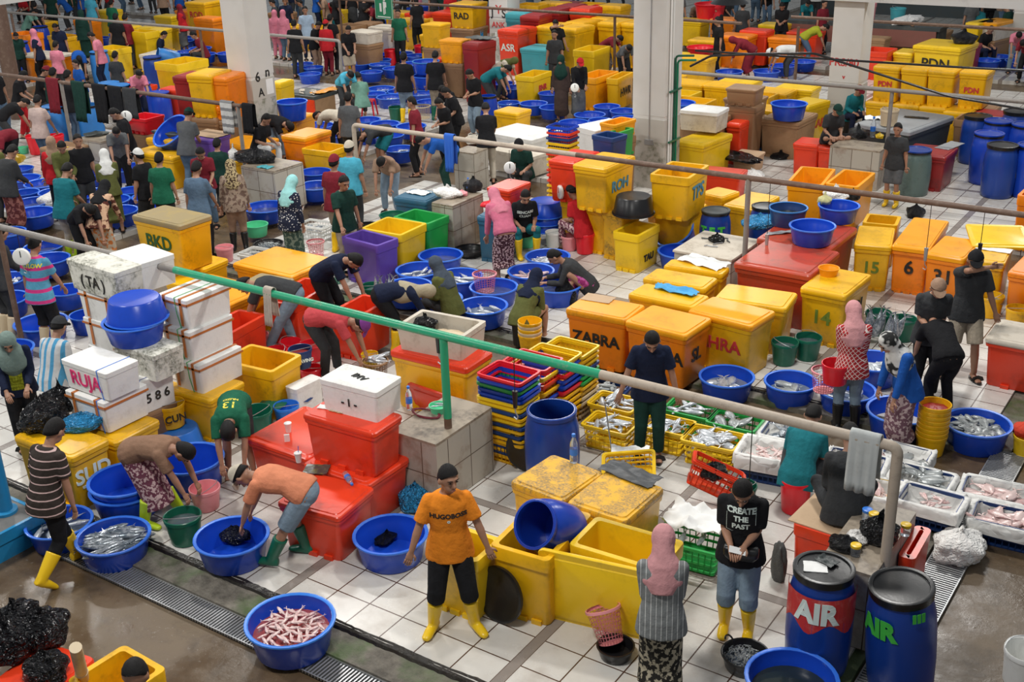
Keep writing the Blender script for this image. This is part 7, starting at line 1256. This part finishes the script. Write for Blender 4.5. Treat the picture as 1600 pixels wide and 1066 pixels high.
PP(527, 240, -120, 'bend', 'man in beige shirt bending among blue basins', 'cream', 't', 'black', 's'); PP(550, 268, 175, 'stand', 'man in grey shirt behind the bent post', 'grey', 't', D, 's', H=1.66); PP(596, 268, -60, 'bend', 'man in dark shirt and teal shorts bending away', D, 'h', 'teal', 's'); PP(568, 186, -160, 'sit', 'man in pale green shirt sitting on the red stool', 'palegrn', 't', D, 'n', H=1.66, seat=False); PP(542, 182, 30, 'stoop', 'man in sky blue shirt stooping beside the red stool', 'sky', 't', D, 's'); PP(636, 192, 170, 'stand', 'man in black shirt, pale jeans and yellow boots seen from behind', 'black', 't', 'jean', 'yb', H=1.72); PP(684, 188, 170, 'carry', 'man in black shirt with a back print and olive trousers', 'black', 't', 'khaki', 'bb', H=1.7)
PP(700, 262, -50, 'hold', 'woman with grey hair in black shirt at the counter', 'black', 't', 'black', 's', H=1.55); PP(716, 246, -60, 'work', 'young man in black behind the grey-haired woman', 'black', 't', 'black', 's', H=1.62); PP(708, 226, -30, 'lean', 'person in black leaning beside the pale post', 'black', 't', 'black', 's', H=1.6); PP(745, 215, -40, 'hold', 'man in black T-shirt and jeans below the second pillar', 'black', 't', 'jean', 's', H=1.66); PP(768, 176, 70, 'stoop', 'person in blue top bending over basins by the second pillar', 'teal', 't', D, 's'); PP(792, 155, 60, 'stoop', 'woman in olive scarf and pale blouse by the second pillar', 'cream', 't', D, 's', 'j', 'olive', 1.55)
PP(878, 190, -20, 'stand', 'woman in brown dress and dark scarf between the pillars', cloth_mat('dark_brown_dress', (.06, .04, .035)), 'k', cloth_mat('dark_brown_dress', (.06, .04, .035)), 's', 'j', 'dgreen', 1.62, 'l'); PP(904, 190, 10, 'work', 'woman in red cap and black and red coat between the pillars', 'black', 'k', 'grey', 's', 'c', 'red', 1.62, 'l'); PP(868, 142, -10, 'stand', 'man in dark vest over a white long-sleeved shirt', D, 't', D, 's', 'h', H=1.65); PP(860, 118, -30, 'wipe', 'man in black shirt drinking beside the container wall', 'black', 't', 'white', 's'); PP(948, 118, 50, 'stoop', 'woman in maroon top and flowered wrap bending at a box', 'maroon', 'k', cloth_mat('grey_floral', (.2, .17, .15), (.05, .04, .04), pattern='n', sc=20), 's', 'h', H=1.6); PP(975, 135, 10, 'stoop', 'person in grey bending before the mossy pillar', 'grey', 't', 'black', 's')
PP(1062, 65, 0, 'stand', 'person in grey shirt and khaki trousers beside the pillar pipes', 'grey', 't', 'khaki', 's'); PP(1123, 122, -80, 'stand', 'man in black T-shirt before the red-scarfed woman', 'black', 't', 'black', 's', H=1.7); PP(1122, 90, -60, 'stand', 'woman in bright red scarf far behind', 'black', 'k', 'black', 's', 'j', 'red', 1.6, 'l'); PP(1157, 88, 170, 'stand', 'man in dark vest facing away beyond the rail', D, 't', D, 's'); PP(1168, 125, -100, 'stoop', 'woman in maroon scarf and cloak at a table', 'maroon', 'k', 'maroon', 's', 'j', 'maroon', 1.6, 'l'); PP(1220, 88, -20, 'hold', 'person in black with a yellow paper in hand', 'black', 't', 'black', 's', H=1.7); PP(1248, 103, 80, 'stoop', 'man in mustard shirt bending near the pillar marked in red', 'mustard', 't', 'denim', 's'); PP(1218, 125, -90, 'bend', 'person in white patterned shirt bowed over the far coolers', 'white', 't', D, 's', 'c', 'white', 1.6); PP(1280, 85, 30, 'stand', 'man in dark red behind the pillar marked in red', 'maroon', 't', 'black', 's')
PP(1190, 28, 0, 'stand', 'person with a red cap at the back wall', 'white', 't', D, 's', 'c', 'red'); PP(1135, 32, 0, 'stand', 'person in pale blue at the red tub far back', 'lblue', 't', 'denim', 's'); basin(1110, 5, 'bright red basin far back beside the blue-shirted person', .8, 1.1, .5, TRED); basin(1096, 73, 'bright red basin behind the far yellow coolers', .5, .9, .3, TRED)
PP(1518, 52, 10, 'stand', 'person in navy clothes far right under the beam', 'navy', 't', 'black', 's'); PP(1590, 55, -30, 'sit', 'man in white shirt at the far right', 'white', 't', D, 's'); PP(1582, 115, -20, 'stoop', 'person in magenta and pale jeans at the right edge', 'pink', 't', 'jean', 's'); PP(1598, 130, -40, 'stoop', 'person in dark red with a black bag at the right edge', 'maroon', 't', 'black', 's'); PP(1552, 95, -60, 'stoop', 'person in black bowed over far blue tubs', 'black', 't', 'black', 's'); PP(1530, 100, 20, 'sit', 'person in black with an orange lamp glow of cloth, far right', 'black', 't', 'navy', 's'); PP(1415, 90, 10, 'sit', 'person in grey cap behind the yellow wall', 'grey', 't', D, 's', 'c', 'grey')
# left far
PP(20, 275, -20, 'bend', 'man in maroon shirt stooping over yellow produce', 'maroon', 'h', 'black', 's'); PP(28, 240, 120, 'stoop', 'person in black with a white tube beside the red tub', 'black', 't', D, 's'); PP(8, 210, 60, 'stand', 'person in black and denim at the left edge', 'black', 't', 'denim', 's', H=1.7); PP(40, 215, 90, 'work', 'seller in black top and red trousers behind the pale-shirted man', 'black', 't', 'red', 's', H=1.68); PP(100, 222, 170, 'stand', 'man in dark green camouflage jacket behind the pale-shirted man', 'dgreen', 't', D, 's', H=1.75, sl='l'); PP(120, 226, 150, 'stand', 'tall man in black beside the camouflage jacket', 'black', 't', 'denim', 's', H=1.75); PP(28, 370, 150, 'work', 'person in dark cloth and maroon wrap at the left edge', D, 'k', cloth_mat('maroon_wrap', (.12, .03, .03), (.3, .12, .1), pattern='n', sc=14), 's', 'h', H=1.7, sl='l'); PP(10, 350, 170, 'stand', 'person in dark olive jacket at the very left edge', 'olive', 't', D, 's', sl='l')
PP(100, 122, -10, 'stand_down', 'man in navy shirt and grey trousers with folded hands', 'navy', 't', 'grey', 's', H=1.7); PP(52, 80, 80, 'lean', 'man in grey-green shirt gutting fish at a table', 'palegrn', 't', 'black', 's'); PP(66, 78, -170, 'stand', 'man in black behind the gutting table', 'black', 't', 'black', 's'); PP(130, 132, 20, 'bend', 'man in bright blue shirt bending before the faded drum', 'blue', 't', D, 's'); PP(138, 100, 170, 'stand', 'woman in a long dark green dress', 'dgreen', 'k', 'dgreen', 's', 'j', 'dgreen', 1.72, 'l'); PP(150, 62, 170, 'stand', 'man in sky blue T-shirt among the far sellers', 'sky', 't', 'denim', 's', H=1.7); PP(183, 75, 160, 'stand', 'man in green T-shirt among the far sellers', 'green', 't', 'black', 's'); PP(203, 108, 175, 'stand', 'man in black standing in the light gap', 'black', 't', D, 's', H=1.75); PP(218, 105, 170, 'carry', 'slim person in dark plum shirt beside the man in black', 'maroon', 't', D, 's', H=1.7); PP(292, 82, -100, 'stand', 'woman in white-edged crimson scarf and grey skirt', 'red', 'k', 'grey', 's', 'j', 'maroon', 1.6, 'l'); PP(322, 104, -60, 'sit', 'person in plum sitting by white bowls', 'maroon', 't', D, 's'); PP(250, 105, 90, 'sit', 'person crouching beside the tall yellow container', 'navy', 't', 'denim', 's'); PP(118, 38, 100, 'stand', 'man in dark vest before a pale wall', 'dgreen', 't', D, 's'); PP(45, 35, -20, 'sit', 'woman in red top far left', 'red', 't', 'black', 's'); PP(88, 55, 10, 'stand', 'tall man in dark green with a red sash', 'dgreen', 't', 'black', 's', H=1.75); PP(285, 40, 20, 'stand', 'man in blue shirt beside the far yellow cooler', 'blue', 't', D, 's'); PP(74, 205, 100, 'work', 'man in dark maroon cap behind the hung clothes', 'black', 't', D, 's', 'c', 'maroon')
cooler((305, 2), (320, 6), (335, 0), 1.5, .9, YEL, 'yellow container lettered ROD at the top, near the first pillar', text=(('ROD', INKR, '-y', .3, .5),)); cooler((230, 40), (262, 44), (275, 38), .9, .85, YELB, 'pale yellow cooler under the far rail'); cooler((310, 40), (340, 43), (350, 36), .8, .75, YEL, 'ochre cooler under the green-tubbed stall'); cooler((232, 48), (252, 50), (258, 44), 1.1, .7, YELB, 'yellow cooler lettered A9 beside a green tub', text=(('A9', INKK, '-y', .3, .5),)); bucket(248, 68, 'dark green tub beside the cooler lettered A9', DGRN, .3, .5, .8)
PP(468, 122, 175, 'stand', 'man in black shirt behind the red-shirted pair', 'black', 't', D, 's', H=1.7); PP(448, 95, 160, 'stand', 'woman in pink hooded top', 'pink', 't', 'denim', 's', 'j', 'pink', 1.6, 'l'); PP(435, 92, 170, 'stand', 'second woman in pink hooded top', 'pink', 't', 'pink', 's', 'j', 'pink', 1.55, 'l'); PP(484, 95, 10, 'stand', 'man in pale blue shirt facing the camera', 'lblue', 't', 'navy', 's', H=1.72); PP(492, 115, 60, 'work', 'person in black and orange with a face turned down', 'black', 't', 'tan', 's', H=1.6); PP(510, 118, 165, 'stand', 'woman in crimson coat and red-white cap', 'red', 't', 'maroon', 's', 'c', 'red', 1.62, 'l'); PP(456, 75, 10, 'stand', 'man in navy shirt in the crowd', 'navy', 't', 'navy', 's', H=1.7); PP(522, 115, 170, 'stand', 'tall dark figure beside the crimson coat', 'black', 't', 'black', 's', H=1.75); PP(548, 128, 20, 'work', 'man in black shirt and khaki shorts by the blue tubs', 'black', 'h', 'khaki', 's', H=1.7); PP(518, 55, 20, 'stoop', 'person in crimson striped jacket bending', 'red', 't', 'teal', 's', sl='l'); PP(500, 42, 160, 'stand', 'person in mint shirt far back in the crowd', 'mint', 't', D, 's'); PP(575, 60, 30, 'stand', 'man in dark shirt beside the green sign', 'black', 't', D, 's')
PP(612, 88, 90, 'work', 'man in mustard-brown shirt reaching out', 'brown', 't', D, 's'); PP(630, 102, -10, 'stand', 'man in green vest over a pink shirt', 'green', 't', 'black', 's', H=1.72); PP(655, 80, -150, 'stand', 'man in black beside the rail post, far back', 'black', 't', 'black', 's', H=1.75); PP(704, 62, -160, 'stand', 'man in red football shirt', 'red', 't', D, 's', H=1.72); PP(728, 62, -170, 'stand', 'woman in coral shirt beside the red football shirt', 'peach', 't', 'black', 's', H=1.62); PP(718, 55, 30, 'stoop', 'man in blue shirt bending beside the coral shirt', 'blue', 't', 'black', 's')
def far_folk(x0, x1, y0, y1, n, what, mark, xy, seed):
    rr = random.Random(seed); L = []; cols = ['black', 'black', 'dgrey', 'navy', 'maroon', 'teal', 'red', 'grey', 'blue', 'pink', 'dgreen', 'white', 'tan', 'sky']
    for k in range(n):
        j = rr.random() < .3; x = x0+(x1-x0)*((k+.5)/n)+rr.uniform(-6, 6)
        c = rr.choice(cols); t = person(x, rr.uniform(y0, y1), rr.choice([0, 30, -40, 160, 175, 90, -90, -150]), rr.choice(['stand', 'work', 'stand_down', 'stoop', 'lean', 'carry']), '', c, 'k' if j and rr.random() < .4 else 't', rr.choice(['black', 'dgrey', 'denim', 'navy']), 's', 'j' if j else 'h', rr.choice(['black', 'pink', 'maroon', 'navy', 'mint', 'white']), rr.uniform(1.52, 1.72))[0]
        t['_c'] = c; L.append(t)
    L.sort(key=lambda o: (o.location.x-xy[0])**2+(o.location.y-xy[1])**2)
    names = {'dgrey': 'dark grey', 'dgreen': 'dark green'}; cnt = {}
    for o in L:
        c = o['_c']; del o['_c']; i = cnt.get(c, 0); cnt[c] = i+1; o['label'] = 'person in %s clothes %s, %s %s' % (names.get(c, c), what, ORD[i], mark); LABELS.setdefault(o['label'], []).append(o)
far_folk(10, 350, 6, 50, 20, 'far off', 'the rust-brown corner post', (-23.6, 13.4), 1); far_folk(420, 600, 20, 78, 16, 'far off', 'the red-white cap', (-26, 23), 2); far_folk(600, 765, 12, 50, 10, 'beyond the green sign', 'the second pillar', (-21.9, 31.9), 3); far_folk(820, 985, 4, 30, 7, 'at the back', 'the second pillar', (-21.9, 31.9), 4); far_folk(1070, 1285, 25, 75, 9, 'far back', 'the pillar marked in red', (-9.1, 27.6), 5); far_folk(1500, 1600, 40, 95, 6, 'far off', 'the far pillar', (-7.4, 38.6), 6); far_folk(30, 240, 125, 200, 7, 'by hung clothes', 'the white sack', (-24, 17), 7)
rr = random.Random(11); Lb = []; Lc = []
def jitter(n, x0, x1, y0, y1): return [(x0+(x1-x0)*((k+.5)/n), rr.uniform(y0, y1)) for k in range(n)]
tubs([(x, y, .72) for x, y in jitter(9, 560, 760, 60, 110)], 'blue basin by far sellers', 'the green sign', (-28, 28)); tubs([(x, y, .8) for x, y in jitter(9, 240, 350, 58, 84)], 'blue basin near the crimson scarf', 'the tall yellow container', (-27, 22)); tubs([(x, y, .75) for x, y in jitter(9, 600, 760, 8, 40)], 'far blue basin', 'the far cooler lettered RAD', (-25, 33)); tubs([(x, y, .75) for x, y in jitter(7, 20, 230, 30, 75)], 'blue basin under the far left tables', 'the rust-brown corner post', (-23.6, 13.4)); tubs([(x, y, .8) for x, y in jitter(6, 1080, 1270, 60, 110)], 'blue basin, far brown aisle', 'the pillar marked in red', (-9.1, 27.6)); tubs([(x, y, .8) for x, y in jitter(4, 1540, 1600, 80, 120)], 'blue basin at the far right stalls', 'the far pillar', (-7.4, 38.6)); tubs([(x, y, .8) for x, y in jitter(8, 130, 260, 215, 330)], 'blue basin among left-stall shoppers', 'the white sack', (-24, 17))
def boxes(pts, what, mark, xy):
    L = []
    for x, y, c, h in pts: a = at(x, y, h); L.append(cooler(None, None, None, h, h, c, '', rr.random() < .25, box=(a.x-rr.uniform(.8, 1.1), a.x, a.y, a.y+rr.uniform(.6, .8)), rot=0))
    rank(L, xy, what, mark)
boxes([(x, y, rr.choice([YEL, YELB, STYB, ORA, YEL]), rr.uniform(.7, 1.2)) for x, y in jitter(10, 20, 350, 14, 60)], 'cooler box of the far left stalls', 'the rust-brown corner post', (-23.6, 13.4)); boxes([(x, y, rr.choice([YEL, STYB, YELB, BRN]), rr.uniform(.7, 1.1)) for x, y in jitter(7, 430, 620, 10, 60)], 'cooler box behind the far crowd', 'the green sign', (-28, 28)); boxes([(x, y, rr.choice([YEL, YEL, RED, ORA]), rr.uniform(.7, 1.3)) for x, y in jitter(7, 620, 765, 5, 35)], 'cooler box behind the green sign', 'the second pillar', (-21.9, 31.9)); boxes([(x, y, rr.choice([YEL, ORA, RED, YELB]), rr.uniform(.7, 1.2)) for x, y in jitter(8, 1080, 1290, 30, 75)], 'cooler box beyond the pipe-crossed aisle', 'the pillar marked in red', (-9.1, 27.6)); boxes([(x, y, rr.choice([DRED, BRN, WOOD]), rr.uniform(.7, 1.0)) for x, y in jitter(5, 1360, 1600, 50, 75)], 'dark box under the long stall table', 'the far pillar', (-7.4, 38.6)); boxes([(x, y, rr.choice([DRED, RED, YEL]), rr.uniform(1., 1.5)) for x, y in jitter(7, 830, 980, 2, 18)], 'tall box at the back between the pillars', 'the second pillar', (-21.9, 31.9)); boxes([(x, y, rr.choice([BRN, DRED]), .8) for x, y in ((1560, 195), (1590, 185), (1545, 175))], 'dark box behind the drum group', 'the yellow wall', (-5, 27))
# ================================================================ let things that touch slide apart, contents following their vessel
def settle():
    its = []
    bpy.context.view_layer.update()
    for o in S.objects:
        if o.name.startswith('wall_column'): its.append([o, 'b', CA/2, CA/2, 0, 0, 9, 0])
        if o.parent or o.get('kind') == 'structure': continue
        c = o.get('category'); z = o.location.z
        if c in ('basin', 'bucket', 'drum') and abs(o.rotation_euler.x) < .01 or c in ('basin',) and abs(o.rotation_euler.x-pi) < .01:
            ch = o.children[0]; r = max(v[0] for v in ch.bound_box)*o.scale.x*(1.08 if c == 'basin' else 1.0); h = max(v[2] for v in ch.bound_box)*o.scale.z
            if c == 'basin': r = max(max(v[0] for v in q.bound_box) for q in o.children)
            fx = 0 if 'sits on' in o.get('label', '') or 'under' in o.get('label', '') else 1
            if abs(o.rotation_euler.x) > 1: its.append([o, 'c', r, 0, 0, z-h, z, fx])
            else: its.append([o, 'c', r, 0, 0, z, z+h, fx])
        elif c in ('cooler box', 'crate') and 'w' in o: its.append([o, 'b', o['w']/2, o['d']/2, o.rotation_euler.z, z, z+o['h'], .35 if z < .3 else 0])
        elif c == 'counter':
            bb = o.children[0].bound_box; its.append([o, 'b', max(v[0] for v in bb), max(v[1] for v in bb), o.rotation_euler.z, z, z+max(v[2] for v in bb), 0])
        elif c == 'person' and z < .1 and 'still' not in o: its.append([o, 'c', .15, 0, 0, z, z+.5, .5])
        elif c == 'post': its.append([o, 'c', .05, 0, 0, 0, 1.8, 0])
    fol = {}
    loose = [o for o in S.objects if not o.parent and (o.get('category') == 'person' and o.location.z > .1 or o.get('category') in ('fish', 'water', 'bag', 'bucket contents', 'fish heap', 'jar', 'paper', 'cloth', 'bottle', 'cup', 'sheet', 'cooler box', 'basin', 'bucket', 'napkin', 'packet', 'cardboard', 'card', 'pack', 'sack', 'lid', 'float', 'grain', 'tool', 'stool'))]
    for i, it in enumerate(its):
        if not it[7]: continue
        o = it[0]; F = []
        for q in loose:
            if q is o: continue
            dx, dy = q.location.x-o.location.x, q.location.y-o.location.y
            if abs(dx) > 1 or abs(dy) > 1: continue
            if q.get('category') in ('cooler box', 'basin', 'bucket', 'lid') and q.location.z < it[6]-.06: continue
            if q.location.z > it[6]+.25 or q.location.z < it[5]-.02: continue
            ok = hypot(dx, dy) < it[2] if it[1] == 'c' else (abs(dx*cos(it[4])+dy*sin(it[4])) < it[2] and abs(-dx*sin(it[4])+dy*cos(it[4])) < it[3])
            if ok: F.append(q)
        fol[i] = F
    def mv(i, v):
        its[i][0].location.x += v[0]; its[i][0].location.y += v[1]
        for q in fol.get(i, ()): q.location.x += v[0]; q.location.y += v[1]
    def push(a, b):
        """shortest move of a out of b (2D)"""
        A, B = its[a], its[b]; ax, ay = A[0].location.x, A[0].location.y; bx, by = B[0].location.x, B[0].location.y
        if A[1] == 'c' and B[1] == 'c':
            d = hypot(ax-bx, ay-by); o = A[2]+B[2]-d
            return None if o <= .004 or d < 1e-4 else ((ax-bx)/d*o, (ay-by)/d*o)
        if A[1] == 'b' and B[1] == 'c': r = push(b, a); return None if r is None else (-r[0], -r[1])
        if A[1] == 'c':
            c, s = cos(B[4]), sin(B[4]); lx, ly = (ax-bx)*c+(ay-by)*s, -(ax-bx)*s+(ay-by)*c; qx, qy = max(-B[2], min(B[2], lx)), max(-B[3], min(B[3], ly)); dx, dy = lx-qx, ly-qy; d = hypot(dx, dy)
            if d > 1e-6:
                o = A[2]-d
                if o <= .004: return None
                vx, vy = dx/d*o, dy/d*o
            else:
                px, py = B[2]-abs(lx)+A[2], B[3]-abs(ly)+A[2]
                vx, vy = (px*(1 if lx > 0 else -1), 0) if px < py else (0, py*(1 if ly > 0 else -1))
            return vx*c-vy*s, vx*s+vy*c
        best = None
        for an in (A[4], A[4]+pi/2, B[4], B[4]+pi/2):
            ux, uy = cos(an), sin(an); e = lambda I: abs(I[2]*(cos(I[4])*ux+sin(I[4])*uy))+abs(I[3]*(-sin(I[4])*ux+cos(I[4])*uy)); dd = (ax-bx)*ux+(ay-by)*uy; o = e(A)+e(B)-abs(dd)
            if o <= .004: return None
            if best is None or o < best[0]: best = (o, ux*(1 if dd > 0 else -1), uy*(1 if dd > 0 else -1))
        return best[1]*best[0], best[2]*best[0]
    for it in range(40):
        grid = {}
        for i, I in enumerate(its): grid.setdefault((int(I[0].location.x//1.3), int(I[0].location.y//1.3)), []).append(i)
        moved = 0
        for (gx, gy), L in list(grid.items()):
            near = [j for a in (-1, 0, 1) for b in (-1, 0, 1) for j in grid.get((gx+a, gy+b), ())]
            for i in L:
                for j in near:
                    if j <= i: continue
                    A, B = its[i], its[j]
                    if A[5] > B[6]-.05 or B[5] > A[6]-.05: continue
                    if B[0] in fol.get(i, ()) or A[0] in fol.get(j, ()): continue
                    if A[1] == B[1] == 'c' and hypot(A[0].location.x-B[0].location.x, A[0].location.y-B[0].location.y) < .05: continue
                    if any(I[7] == 0 and I[0].get('category') in ('bucket', 'basin') for I in (A, B)) and 'b' in (A[1], B[1]): continue
                    w = A[7]+B[7]
                    if not w: continue
                    v = push(i, j)
                    if v is None: continue
                    wa, wb = A[7]/w*.6, B[7]/w*.6
                    if A[7]: mv(i, (v[0]*wa, v[1]*wa))
                    if B[7]: mv(j, (-v[0]*wb, -v[1]*wb))
                    moved += 1
        if not moved: break
settle()
def shore_up():
    """boxes that the photo shows raised stand on another box: give each one its support"""
    B = [o for o in S.objects if o.get('category') == 'cooler box' and 'w' in o]
    for o in B:
        z = o.location.z
        if z < .15: continue
        if any(q is not o and abs(q.location.z+q.get('h', .8)-z) < .12 and hypot(q.location.x-o.location.x, q.location.y-o.location.y) < .45 for q in B): continue
        if any(q.get('category') in ('counter', 'table') and hypot(q.location.x-o.location.x, q.location.y-o.location.y) < .8 for q in S.objects): continue
        w, d = o['w'], o['d']; lb = o['label'].split(','); t = cooler(None, None, None, z, z, BRN if z > .5 else YEL, 'support box under the '+' '.join(o['label'].replace(',', '').split(' ')[:11]), box=(o.location.x-w/2, o.location.x+w/2, o.location.y-d/2, o.location.y+d/2), rot=o.rotation_euler.z)
shore_up()
for o in S.objects:
    for k in ('w', 'd', 'h', 'still'):
        if k in o: del o[k]
